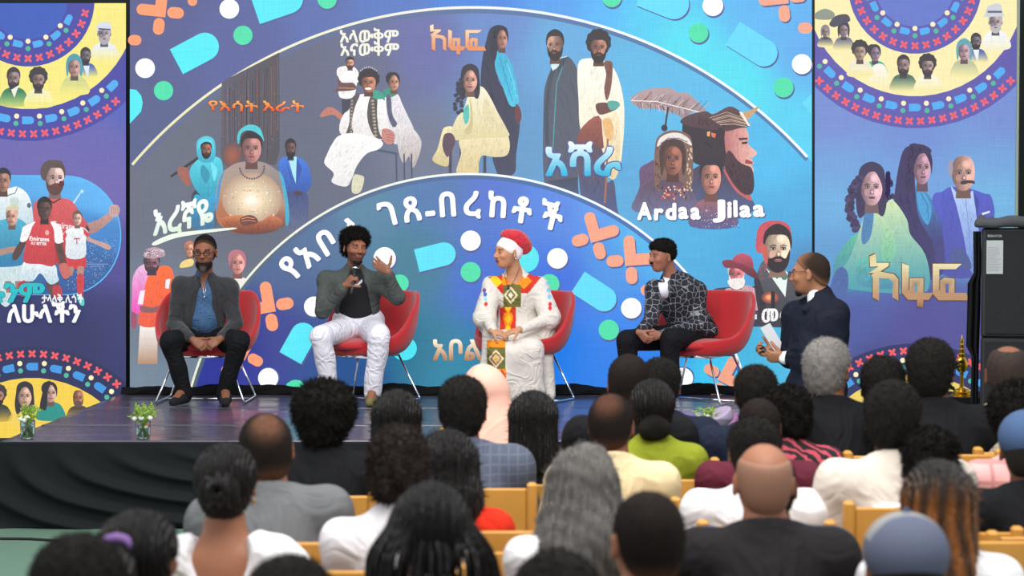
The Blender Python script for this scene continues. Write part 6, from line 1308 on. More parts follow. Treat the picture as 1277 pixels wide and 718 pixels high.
def trophy():
    x = P(1199, 500, 10.45).x; GD = mat('gold', '#c8992e', .28, 1.); t = thing('trophy', 'gold trophy with round boss and pointed tip standing on the black-covered table', 'trophy', (x, 10.45, .767))
    MB().lathe([(.068, 0), (.068, .008), (.060, .012), (.060, .026), (.052, .030), (.050, .042), (.030, .046), (.013, .055), (.011, .13), (.016, .15)], 32).build('base', GD, t, 'auto')
    b = MB(); b.ball((0, 0, .205), (.040, .026, .055), 24, 16); b.build('boss', GD, t, True)
    MB().lathe([(.008, .25), (.020, .262), (.022, .275), (.014, .282), (.018, .295), (.020, .305), (.011, .312), (.015, .325), (.017, .335), (.009, .345), (.012, .36), (.001, .40)], 20).build('spire', GD, t, 'auto')
    b = MB(); b.tube(smooth_path([(.0, -.022, .225), (-.03, -.02, .222), (-.055, 0, .20), (-.05, .005, .185), (-.02, -.026, .20)], 5), .010, 8); b.build('ribbon', mat('black_satin', '#101014', .35), t, True)
    MB().tube(smooth_path([(-.105, .01, .15), (-.10, .01, .10), (-.07, .01, .06), (-.045, .01, .045)], 5), [.004]*5+[.009]*5+[.012]*5+[.010], 8).build('horn', mat('black_satin', '#101014', .35), t, True)
    MB().lathe([(.080, -.004), (.080, 0)], 32).build('foot_plate', mat('silver', '#c8c8cc', .25, 1.), t, 'auto')
trophy()
def speakers():
    Y = 9.6; gm = mat('speaker_grille', '#26282c', .6, bump=(500, .9, 'curl')); bm = mat('speaker_case', '#191b1e', .6, bump=(300, .15, 'noise')); zt = P(1224, 284, Y).z; zs = P(1224, 421, Y).z
    w_ = .31; a = rad(-17); Rz = Matrix.Rotation(a, 3, 'Z'); corner = Vector((P(1223, 400, Y).x, Y, 0)); cen = corner-Rz @ Vector((-w_, -.29, 0))
    for k, (za, zb, lb) in enumerate(((0, zs-.002, 'large black loudspeaker cabinet standing on the floor, lower of two'), (zs+.002, zt, 'large black loudspeaker cabinet with a white sticker, upper of two'))):
        t = thing('loudspeaker', lb, 'loudspeaker', (cen.x, cen.y, za), a); h = zb-za
        MB().box(-w_, w_, -.28, .28, 0, h, .012).build('case', bm, t); MB().box(-w_+.025, w_-.02, -.292, -.275, .02, h-.02, .006).build('grille', gm, t)
        if k:
            MB().box(-w_+.03, -w_+.125, -.2955, -.2925, h-.275, h-.075).build('sticker', mat('grey_white_paper', '#9a9ea2', .7), t)
            b = MB(); q = random.Random(3)
            for i in range(15):
                zz = h-.12-i*.0098; b.box(-w_+.036, -w_+.036+q.uniform(.05, .083), -.2962, -.2954, zz, zz+.003)
            b.build('sticker_print', mat('grey_ink', '#7c8085', .8), t, kind='stuff')
            V, Fc = stamp(*glyphs('EKRAFOR', 0), .02); V = V*.019; V3_ = np.stack([V[:, 0]-w_+.035, np.full(len(V), -.2925), V[:, 1]+h-.055], 1); mesh_from('maker_lettering', V3_, Fc, mat('white_ink', '#c8ccd0', .6), t, False)
    S = Sdf()
    for e in (-.26, -.05, .2, .30): S.cap(V3(e, -.26, .035), V3(e, .26, .035), .032, k=.05)
    S.cap(V3(-.31, -.29, .03), V3(.33, -.295, .045), .030, .042, .03); S.cap(V3(-.325, -.29, .02), V3(-.31, -.27, .06), .026, k=.02)
    S.cut((0, 0, .002), (0, 0, -1), .003); S.disp = folds(.007, 40, (.4, .6, 1), 1); V, Q = S.mesh(.012); o = mesh_from('cloth_cover', V, Q, mat('grey_cover', '#3c3e42', .8, bump=(60, .3, 'noise'))); o.location = (cen.x, cen.y, zt); o.rotation_euler = (0, 0, a); tag(o, 'bunched dark grey rain cover folded on top of the loudspeakers', 'cover')
    n = 40; V = []; zl = zt-.02
    for i in range(30):
        z = zl*(1-i/29)
        for k in range(n):
            u = k/(n-1); V.append((-w_-.050+.042*u+.005*math.sin(i*.3)-(.035 if 4 < i < 12 else 0)*(1-u), -.20+.03*math.sin(u*14+i*.08)+.02*u, z))
    Fc = [(i*n+k, i*n+k+1, (i+1)*n+k+1, (i+1)*n+k) for i in range(29) for k in range(n-1)]; o = mesh_from('drape', V, Fc, MATS['black_cloth']); md = o.modifiers.new('thick', 'SOLIDIFY'); md.thickness = .004; o.location = (cen.x, cen.y, 0); o.rotation_euler = (0, 0, a); tag(o, 'black drape hanging down the left side of the loudspeakers', 'drape')
speakers()
# ------------------------------------------------------------------ the audience, seen from behind
OAK = mat('oak_wood', '#c08a3c', .5, bump=(60, .12, 'wave'), var=.12, spec=.4)
def oak_chair_meshes():
    def one(name, fn): b = MB(); fn(b); o = b.build(name, OAK, None, 'auto'); m = o.data; bpy.data.objects.remove(o); return m
    M = {}
    M['post'] = one('post', lambda b: b.box(-.018, .018, -.022, .022, 0, .925, .008))
    M['front_leg'] = one('front_leg', lambda b: b.box(-.018, .018, -.018, .018, 0, .43, .005))
    M['back_board'] = one('back_board', lambda b: b.box(-.185, .185, -.009, .009, .655, .905, .005))
    M['seat'] = one('seat', lambda b: b.box(-.215, .215, -.20, .20, .43, .455, .008))
    M['rail'] = one('rail', lambda b: b.box(-.185, .185, -.01, .01, .36, .43, .003))
    M['side_rail'] = one('side_rail', lambda b: b.box(-.01, .01, -.19, .19, .20, .235, .003)); return M
OC = oak_chair_meshes()
def oak_chair(x, y, rz, label, hs=1.):
    t = thing('wooden_chair', label, 'chair', (x, y, 0), rz, 'oak audience chairs'); t.scale = (1, 1, hs)
    def p(k, n, *loc): o = link(n, OC[k], t); o.location = loc
    p('post', 'post', -.203, -.205, 0); p('post', 'post', .203, -.205, 0); p('front_leg', 'leg', -.203, .18, 0); p('front_leg', 'leg', .203, .18, 0)
    p('back_board', 'back_board', 0, -.205, 0); p('seat', 'seat', 0, .0, 0); p('rail', 'rail', 0, .18, 0); p('rail', 'rail', 0, -.20, 0); p('side_rail', 'side_rail', -.203, -.012, 0); p('side_rail', 'side_rail', .203, -.012, 0)
    return t
def sit_joints(w_=1., hy=0., hp=-3., lean=.0, sex='m'):
    sh = .178 if sex == 'm' else .150
    j = dict(pel=V3(0, 0, .535), neck=V3(0, .02+lean, 1.015), head=V3(0, .050+lean*1.3, 1.142), R=rotm(180-hy, hp), sl=V3(sh, .0+lean, .938), sr=V3(-sh, .0+lean, .938), el=V3(sh+.055, .06, .70), er=V3(-sh-.055, .06, .70),
             wl=V3(.085, .25, .635), wr=V3(-.085, .25, .635), hl=V3(.085, .03, .515), hr=V3(-.085, .03, .515), kl=V3(.10, .35, .505), kr=V3(-.10, .35, .505), al=V3(.10, .27, .09), ar=V3(-.10, .27, .09), tl=V3(.10, .38, .03), tr=V3(-.10, .38, .03))
    j['hc'] = j['head']; return j
_bc = {}
def crowd_body(sex, hy, hp):
    k = (sex, round(hy/15)*15, round(hp/10)*10)
    if k in _bc: return _bc[k]
    j = sit_joints(1, k[1], k[2], 0, sex); w_ = 1.0 if sex == 'm' else .84
    hands = [dict(w_=j['wl'], d=V3(-.7, .6, -.2), n=V3(0, 0, -1), side=V3(-.6, -.6, 0), curl=(15, 25, 15), s=w_), dict(w_=j['wr'], d=V3(.7, .6, -.25), n=V3(0, 0, -1), side=V3(.6, -.6, 0), curl=(15, 25, 15), s=w_)]
    V, Q = body_mesh(j, .0095, hands, w_, 1. if sex == 'm' else .95, 1.05 if sex == 'm' else .92); V = relax(V, Q, 1, .25)
    o = mesh_from('body', V, Q, SKINS[0]); me = o.data; bpy.data.objects.remove(o); _bc[k] = (me, j); return _bc[k]
def skin_mat(i, c): return mat('skin_tone_%d' % i, c, .5, bump=(90, .08, 'noise'), spec=.3, sss=.06)
SKINS = [skin_mat(i, c) for i, c in enumerate(('#5e3a2a', '#7a4c38', '#94634a', '#a97757', '#4a2e24'))]
_gc = {}
def garment(kind, sex, fat=1.):
    k = (kind, sex, fat)
    if k in _gc: return _gc[k]
    j = sit_joints(sex=sex); w_ = (1.0 if sex == 'm' else .86)*fat; S = Sdf(); g = {'jacket': .028, 'shirt': .012, 'tee': .012, 'dress': .006, 'polo': .016}[kind]
    torso_sdf(S, j, g, w_, .04); c0 = j['neck']
    S.cap(V3(-.15*w_, -.01, .945), c0+V3(0, -.01, -.01), .060, .050, .03); S.cap(V3(.15*w_, -.01, .945), c0+V3(0, -.01, -.01), .060, .050, .03)
    if kind == 'jacket': S.ell(V3(0, -.055, .84), V3(.15*w_, .09, .14), .05); S.cap(V3(0, -.055, .80), V3(0, -.04, .62), .12*w_, .13*w_, .06)
    for e, a, b_, c in ((1, 'sl', 'el', 'wl'), (-1, 'sr', 'er', 'wr')):
        if kind == 'dress': S.ell(j[a]+V3(e*.035, 0, -.045), (.078, .075, .085), .02); S.cap(j[a], j[a]*.45+j[b_]*.55, .06, .056, .02)
        elif kind == 'tee': S.cap(j[a], j[a]*.3+j[b_]*.7, .066*w_, .062*w_, .03)
        else: limb(S, j[a], j[b_], j[c]+nrm(j[b_]-j[c])*.03, .062*w_+g*.6, .050*w_+g*.5, .040)
    c = j['neck']
    if kind in ('jacket', 'shirt', 'polo'):
        S.cap(c+V3(0, -.012, -.02), c+V3(0, -.004, .020), .070, .064, .012); S.cap(c+V3(0, .012, .0), c+V3(0, .02, .09), .054, .056, .003, 1)
        S.cut(c+V3(0, 0, .030), (0, .35, 1), .004)
    elif kind == 'dress':
        S.ell(c+V3(0, -.14, -.03), (.095, .13, .14), .008, None, 1); S.ell(c+V3(0, .05, .04), (.11, .2, .08), .008, None, 1)
    else: S.ell(c+V3(0, 0, .05), (.085, .14, .055), .008, None, 1)
    S.cut((0, 0, .475), (0, 0, -1), .01); S.disp = folds(.006 if kind != 'jacket' else .004, 26, (.7, .1, 1), 2)
    V, Q = S.mesh(.0098); o = mesh_from('garment', V, Q, SKINS[0]); me = o.data; bpy.data.objects.remove(o); _gc[k] = me; return me
def lower(kind):
    if kind in _gc: return _gc[kind]
    j = sit_joints(); S = trousers(j, .010, .03)
    if kind == 'skirt': S.cap((j['hl']+j['hr'])/2, (j['kl']+j['kr'])/2, .12, .10, .05); S.cap((j['kl']+j['kr'])/2, V3(0, .32, .22), .10, .11, .04)
    S.cut((0, 0, .60), (0, 0, 1), .01); V, Q = S.mesh(.014); o = mesh_from('trousers', V, Q, SKINS[0]); me = o.data; bpy.data.objects.remove(o); _gc[kind] = me; return me
_sh = []
def shoes_mesh():
    if not _sh:
        S = Sdf(); S.chain([V3(0, -.05, .035), V3(0, .04, .042), V3(0, .15, .030)], [.036, .042, .034], .03); S.cap(V3(0, 0, .05), V3(0, -.01, .10), .042, k=.03); S.cut((0, 0, .002), (0, 0, -1), .004)
        V, Q = S.mesh(.012); o = mesh_from('shoe', V, Q, SKINS[0]); _sh.append(o.data); bpy.data.objects.remove(o)
    return _sh[0]
def withmat(name, me, m, t):
    o = link(name, me, t); o.material_slots[0].link = 'OBJECT'; o.material_slots[0].material = m; return o
def strands(m=None, ridge=(0, 0), V=None, Q=None, c=None): 
    n = vnormals(V, Q); a = np.arctan2(V[:, 0]-c[0], -(V[:, 1]-c[1])); f, amp = ridge
    return V+n*(amp*(np.sin(a*f+1.5*np.sin(V[:, 2]*14))+.5*np.sin(a*f*2.3+V[:, 2]*9)))[:, None]
HM = dict(black=mat('black_strands', '#110e0d', .55, bump=(28, .8, 'wave'), spec=.3), dark=HAIRS, curl=HAIRB, grey=mat('grey_hair', '#7a7672', .75, bump=(40, .9, 'wave'), spec=.3, var=.22), greyshort=mat('grey_short_hair', '#77736f', .8, bump=(300, .7, 'noise'), var=.25),
          brown=mat('highlighted_strands', '#8a5024', .5, bump=(28, .8, 'wave'), spec=.45, var=.35), cropped=mat('cropped_hair', '#2d211b', .8, bump=(500, .4, 'noise'), var=.12), softbrown=mat('soft_brown_curls', '#2e2420', .8, bump=(160, .9, 'curl'), spec=.25))
def tubes_obj(name, lst, m, t, n=6, kind=None):
    b = MB()
    for p, r in lst: b.tube(smooth_path(p, 4), np.interp(np.linspace(0, 1, (len(p)-1)*4+1), np.linspace(0, 1, len(r)), r).tolist() if hasattr(r, '__len__') else r, n)
    return b.build(name, m, t, True, kind=kind)
SKHEX = ('#5e3a2a', '#7a4c38', '#94634a', '#a97757', '#4a2e24')
def add_hair(t, kind, j, hs, seed, skin=1):
    R, c = j['R'], j['head']; q = np.random.RandomState(seed); L = lambda x, y, z: c+R @ (V3(x, y, z)*hs); back = -nrm(R @ V3(0, -1, 0)*V3(1, 1, 0)); S = Sdf()
    def fin(name, m, h=.008, fz=None, ridge=None, colf=None):
        V, Q = S.mesh(h)
        if ridge: V = strands(None, ridge, V, Q, c)
        cc = None
        if fz: V, Q = fuzz(V, Q, *fz, q)
        if colf: cc = colf(V)
        return mesh_from(name, V, Q, m, t, True, cc)
    if kind in ('cropped', 'short', 'greyshort', 'balding', 'crownbald'):
        th = {'cropped': .004, 'short': .012, 'greyshort': .010, 'balding': .006, 'crownbald': .007}[kind]; hair_cap(S, c, R, hs, th, .008, low=-.060)
        if kind in ('short', 'greyshort'): S.ell(L(0, .012, .055), V3(.084, .100, .080)*hs, .02, R); S.cut(L(0, -.09, .08), R @ V3(0, -.745, -.668), .012)
        if kind == 'balding': S.ell(L(0, .035, .155), V3(.062, .085, .055)*hs, .035, R, 1)
        if kind in ('short', 'greyshort'): S.disp = bumpy(.003, 120, seed)
        ear_cut(S, c, R, hs); bc = hx(SKHEX[skin])*.92
        cf = (lambda V: hair_fade(V, j, hs, '#1c1512', bc*.75, .006, .03, (0, .085, .105) if kind == 'crownbald' else None, .050, side=.05)) if kind in ('cropped', 'crownbald') else None
        fin('hair', {'cropped': FADE, 'short': HM['curl'], 'greyshort': HM['greyshort'], 'balding': HM['cropped'], 'crownbald': FADE}[kind], .0075, (2600, .008 if kind in ('short', 'greyshort') else .004, .0013), colf=cf)
    elif kind == 'bald':
        hair_cap(S, c, R, hs, .0015, .02, low=-.07); S.ell(L(0, .02, .13), V3(.078, .12, .075)*hs, .02, R, 1); fin('hair_stubble', mat('stubble', '#8a6450', .7), .007)
    elif kind in ('afro', 'curly', 'softcurl'):
        rr = {'afro': (.118, .120, .108), 'curly': (.094, .102, .094), 'softcurl': (.088, .098, .088)}[kind]
        S.ell(L(0, .024, .050), V3(*rr)*hs, .02, R); S.ell(L(0, .045, -.02), V3(.088, .085, .085)*hs, .03, R); S.cut(L(0, -.088, .070), R @ V3(0, -.78, -.62), .012); S.cut(L(0, 0, -.070), R @ V3(0, -.3, -1), .012); ear_cut(S, c, R, hs) if kind == 'softcurl' else None; S.disp = bumpy(.009, 70, seed)
        fin('hair', HM['softbrown'] if kind == 'softcurl' else HM['curl'], .0085, (5200, .014 if kind != 'afro' else .018, .0017))
        if kind == 'curly':
            lst = []
            for k in range(70):
                u = nrm(q.normal(0, 1, 3)*V3(1, 1, .8)+back*.8+V3(0, 0, .35)); p = c+V3(0, 0, .04)+u*.088; s1 = nrm(np.cross(u, q.normal(0, 1, 3))); s2 = np.cross(u, s1)
                lst.append(([p+s1*.012*math.cos(a)+s2*.012*math.sin(a)+u*a*.003 for a in np.linspace(0, 7, 8)], .0035))
            tubes_obj('curls', lst, HM['curl'], t, 5, 'stuff')
    elif kind in ('long', 'longbrown', 'longgrey', 'medium'):
        ln, wd = {'long': (.30, 1.0), 'longbrown': (.40, 1.05), 'longgrey': (.30, 1.45), 'medium': (.20, 1.15)}[kind]
        S.ell(L(0, .018, .044), V3(.092, .106, .090)*hs, .02, R); b0 = back
        S.cap(L(0, .05, .02), L(0, .065, -.02)+V3(0, 0, -ln*.5), .085, .088*wd, .03)
        x = R @ V3(1, 0, 0)
        for e in (-1, 1): S.cap(L(.045*e, .02, .02), L(.045*e, .045, 0)+V3(0, 0, -ln*.75)+x*e*.035*(wd-1)*2, .055, .050*wd, .03)
        S.cap(L(0, .07, -.02)+V3(0, 0, -ln*.4), L(0, .095, -.02)+V3(0, 0, -ln), .075*wd, .050*wd, .04)
        S.cut(L(0, -.07, 0), R @ V3(0, -1, -.25), .02)
        m = {'long': HM['black'], 'medium': HM['black'], 'longbrown': None, 'longgrey': HM['grey']}[kind]; colf = None
        if kind == 'longgrey': S.disp = bumpy(.006, 34, 3)
        if kind == 'longbrown':
            m = mat('highlighted_hair', attr=True, rough=.5, bump=(26, .8, 'wave'), spec=.4)
            def colf(V):
                a = np.arctan2(V[:, 0]-c[0], -(V[:, 1]-c[1])); g = np.clip((c[2]+.105-V[:, 2])/.10, 0, 1)*(.72+.38*np.sin(a*17+1.3*np.sin(V[:, 2]*18))); g = np.clip(g, 0, 1)[:, None]; return hx('#181210')*(1-g)+hx('#9a5c28')*g
        fin('hair', m, .0085, (1500, .02, .0012, ), (46, .0028) if kind != 'longgrey' else (30, .004), colf)
        if kind == 'longgrey':
            lst = []
            for k in range(26):
                a = rad(q.uniform(-75, 75)); o = back*math.cos(a)+x*math.sin(a); p0 = c+o*(.12)+V3(0, 0, -.08); pts = [p0+V3(0, 0, -.045*i)+o*.012*math.sin(i*2.1+k)+np.cross(o, V3(0, 0, 1))*.014*math.cos(i*2.1+k) for i in range(6)]; lst.append((pts, [.012, .017, .018, .017, .014, .006]))
            tubes_obj('wavy_locks', lst, HM['grey'], t, 7, 'stuff')
    elif kind == 'braids':
        hair_cap(S, c, R, hs, .012, 0, low=-.08); fin('hair', HM['black'], .008, (1500, .006, .001), (30, .003)); x = R @ V3(1, 0, 0)
        for k in range(64):
            a = rad(-105+210*k/63+q.uniform(-3, 3)); o = back*math.cos(a)+x*math.sin(a); up = V3(0, 0, 1); l = q.uniform(.30, .46); f = q.uniform(.01, .05)
            pts = [c+up*.115+o*.02, c+up*.085+o*.070, c+up*.02+o*.102, c-up*.06+o*(.108+f), c-up*(.06+l*.4)+o*(.115+f)+x*q.uniform(-.02, .02), c-up*(.06+l)+o*(.12+f)+x*q.uniform(-.05, .05)]
            tubes_obj('braid', [(pts, [.005, .0062, .0066, .006, .005, .003])], HM['black'], t, 5)
    elif kind in ('ponytail', 'updo', 'lowbun'):
        hair_cap(S, c, R, hs, .013, -.002, low=-.075); S.ell(L(0, .03, .04), V3(.090, .100, .085)*hs, .02, R); S.cut(L(0, -.09, .075), R @ V3(0, -.745, -.668), .012); fin('hair', HM['black'], .0078, (1800, .008, .001), (36, .0022))
        if kind == 'ponytail':
            b = MB(); b.tube([Vector(L(.036*math.cos(a), .118+.01*math.cos(a), .05+.036*math.sin(a))) for a in np.linspace(0, 6.283, 13)], .012, 8, False); b.build('scrunchie', mat('purple_scrunchie', '#7a5a94', .8), t, True, label='purple hair scrunchie')
            S = Sdf(); S.chain([L(0, .11, .05), L(0, .155, .01), L(0, .16, -.10), L(0, .14, -.28)], [.028, .052, .060, .03], .03); V, Q = S.mesh(.009); V = strands(None, (40, .003), V, Q, c+back*.15); mesh_from('ponytail', V, Q, HM['black'], t, True)
        elif kind == 'updo':
            S = Sdf(); S.ell(L(0, .10, .005), V3(.062, .050, .068), .02, R); S.disp = folds(.006, 90, (1, .5, .6), 1); V, Q = S.mesh(.007); mesh_from('twisted_knot', V, Q, HM['curl'], t)
            lst = []
            for k in range(9): a = k*.7; lst.append(([L(.05*math.cos(a), .12, .01+.055*math.sin(a)), L(.02*math.cos(a+1), .15, .01+.02*math.sin(a+1)), L(.045*math.cos(a+2), .125, .0+.05*math.sin(a+2))], [.010, .016, .009]))
            tubes_obj('twists', lst, HM['black'], t, 7, 'stuff')
        else:
            S = Sdf(); S.ell(L(0, .105, -.06), V3(.064, .050, .055), .02, R); S.disp = folds(.005, 80, (1, .3, .8), 2); V, Q = S.mesh(.007); mesh_from('low_bun', V, Q, HM['curl'], t)
    elif kind in ('cap', 'bluecap'):
        col = ('#565c70', '#8a8a88') if kind == 'cap' else ('#3c5478', '#3c5478')
        hair_cap(S, c, R, hs, .005, 0, low=-.085); fin('hair', HM['dark'], .009); S = Sdf(); S.ell(L(0, .012, .052), V3(.094, .112, .094)*hs, .02, R); S.cut(L(0, 0, .012), R @ V3(0, -.25, -1), .004)
        colf = lambda V: np.where((((V-c) @ R)[:, 2] > .085)[:, None] & ((((V-c) @ R)[:, 1]) < .04)[:, None], hx(col[1]), hx(col[0])); V, Q = S.mesh(.0075); mesh_from('cap_crown', V, Q, mat('cap_cloth', attr=True, rough=.9, bump=(200, .2, 'noise')), t, True, colf(V))
        S = Sdf(); S.ell(L(0, -.125, .022), V3(.075, .075, .007)*hs, .01, R); mesh_from('cap_visor', *S.mesh(.007), mat('cap_visor_cloth', col[0], .9), t)
        b = MB(); b.ball(L(0, .012, .148), .008, 10, 6); b.build('cap_button', mat('cap_visor_cloth', col[0], .9), t, True)
    elif kind == 'shawl':
        S.ell(L(0, .02, .035), V3(.098, .118, .105)*hs, .03, R); S.cap(L(0, .03, -.02), V3(.03, -.03, .86), .098, .19, .06); S.cap(V3(-.12, -.01, .86), V3(.15, -.01, .86), .10, k=.08); S.ell(L(0, -.10, -.01), V3(.062, .07, .085), .02, R, 1); S.cut((0, 0, .78), (0, 0, -1), .01); S.disp = folds(.004, 20, (.9, .2, .5), 1)
        mesh_from('head_shawl', *S.mesh(.009), mat('peach_shawl', '#d8a594', .9, bump=(200, .15, 'noise'), weave=3), t, label='peach head shawl')
    if kind == 'side': pass
def cloth(name, col, weave=5): return mat(name, col, .88, bump=(260, .25, 'noise'), weave=weave, spec=.15)
def grid_cloth(name, base, line, sc, wd):
    m = mat(name, base, .85); nt = m.node_tree; N = nt.nodes; K = nt.links; tc = N.new('ShaderNodeTexCoord'); sp = N.new('ShaderNodeSeparateXYZ'); K.new(tc.outputs['Object'], sp.inputs[0]); outs = []
    for ax in ('X', 'Z'):
        a = N.new('ShaderNodeMath'); a.operation = 'MULTIPLY'; a.inputs[1].default_value = sc; K.new(sp.outputs[ax], a.inputs[0]); f = N.new('ShaderNodeMath'); f.operation = 'FRACT'; K.new(a.outputs[0], f.inputs[0]); l = N.new('ShaderNodeMath'); l.operation = 'LESS_THAN'; l.inputs[1].default_value = wd; K.new(f.outputs[0], l.inputs[0]); outs.append(l.outputs[0])
    mx = N.new('ShaderNodeMath'); mx.operation = 'MAXIMUM'; K.new(outs[0], mx.inputs[0]); K.new(outs[1], mx.inputs[1]); c = N.new('ShaderNodeMix'); c.data_type = 'RGBA'; c.inputs[6].default_value = L4(base); c.inputs[7].default_value = L4(line); K.new(mx.outputs[0], c.inputs[0]); K.new(c.outputs[2], N['Principled BSDF'].inputs['Base Color']); return m
def zebra(name):
    m = mat(name, '#1c1416', .85); nt = m.node_tree; N = nt.nodes; K = nt.links; tc = N.new('ShaderNodeTexCoord'); wv = N.new('ShaderNodeTexWave'); wv.inputs['Scale'].default_value = 9; wv.inputs['Distortion'].default_value = 9; wv.inputs['Detail Scale'].default_value = 1.5; wv.bands_direction = 'DIAGONAL'; cr = N.new('ShaderNodeValToRGB'); cr.color_ramp.interpolation = 'CONSTANT'; cr.color_ramp.elements[0].color = L4('#1a1416'); cr.color_ramp.elements[1].position = .55; cr.color_ramp.elements[1].color = L4('#b04454')
    K.new(tc.outputs['Object'], wv.inputs['Vector']); K.new(wv.outputs[0], cr.inputs[0]); K.new(cr.outputs[0], N['Principled BSDF'].inputs['Base Color']); return m
def chair_label(label):
    w_ = label.replace(',', '').split()[:11]
    while w_[-1] in ('the', 'a', 'and', 'in', 'with', 'of', 'to', 'over', 'behind', 'below', 'beside', 'between', 'seated', 'at', 'by', 'nearest', 'directly', 'hanging', 'black', 'big', 'white', 'low', 'long', 'left', 'cut', 'off', 'bottom', 'red', 'dark-haired', 'near', 'front', 'slate', 'bright', 'brown-highlighted'): w_.pop()
    return 'oak chair taken by the '+' '.join(w_)
BLK = cloth('black_trouser_cloth', '#1c1d22')
def seat_person(px, top, s, sex, hair, g, gm, skin, label, hy=0., hp=-5., byaw=0., chair='oak', fat=1., collar=None, clabel=None, low='trousers', shift=0., tilt=0.):
    """px, top: where the crown of the head is in the photograph; s: pixels per metre there"""
    Y = F/s; p = P(px, top, Y); me, j0 = crowd_body(sex, hy, hp); hs = 1. if sex == 'm' else .95
    hh = {'afro': .04, 'curly': .03, 'softcurl': .025, 'short': .012, 'greyshort': .012, 'longgrey': .02, 'long': .01, 'longbrown': .01, 'cap': .02, 'bluecap': .02, 'shawl': .02}.get(hair, .008)
    k = p.z/(j0['head'][2]+.120*hs+hh); t = thing('person', label, 'person', (p.x, Y-.055*k, 0), rad(byaw)); t.rotation_euler[1] = rad(tilt); t.location.x -= math.sin(rad(tilt))*1.14*k; ks = min(max(k, .97), 1.06); t.scale = (ks, ks, k)
    withmat('body', me, SKINS[skin], t); add_hair(t, hair, j0, hs, int(px), skin)
    withmat({'jacket': 'jacket', 'shirt': 'shirt', 'tee': 'top', 'dress': 'dress_top', 'polo': 'polo_shirt'}[g], garment(g, sex, fat), gm, t)
    withmat('trousers' if low == 'trousers' else 'skirt', lower(low), BLK if low == 'trousers' else gm, t)
    for e in (-1, 1): o = withmat('shoe', shoes_mesh(), MATS['black_leather'], t); o.location = (.10*e, .28, 0)
    if collar:
        S = Sdf(); c = j0['neck']; S.cap(c+V3(0, -.006, -.01), c+V3(0, .0, .034), .068, .062, .01); S.cap(c+V3(0, .014, .0), c+V3(0, .02, .09), .054, .056, .003, 1); mesh_from('shirt_collar', *S.mesh(.007), cloth('collar_'+collar.strip('#'), collar, 0), t)
    if hair == 'updo' or hair == 'softcurl': 
        b = MB(); e = j0['R'] @ V3(-.082, .012, -.045)*hs+j0['head']; b.ball(e, (.005, .005, .010), 8, 6); b.build('earring', MATS['gold'], t, True)
    if chair == 'oak': oak_chair(p.x+shift, Y-.055*k-.02, rad(byaw*.3), chair_label(label), min(max(k, .96), 1.04))
    return t
navy = cloth('navy_cloth', '#1b2233'); black = cloth('black_jacket_cloth', '#131417'); white = cloth('white_cloth', '#dddcde'); greys = cloth('grey_suit_cloth', '#66686a'); cream = cloth('cream_knit', '#d2c8bc'); denim = cloth('blue_denim', '#2c435c')
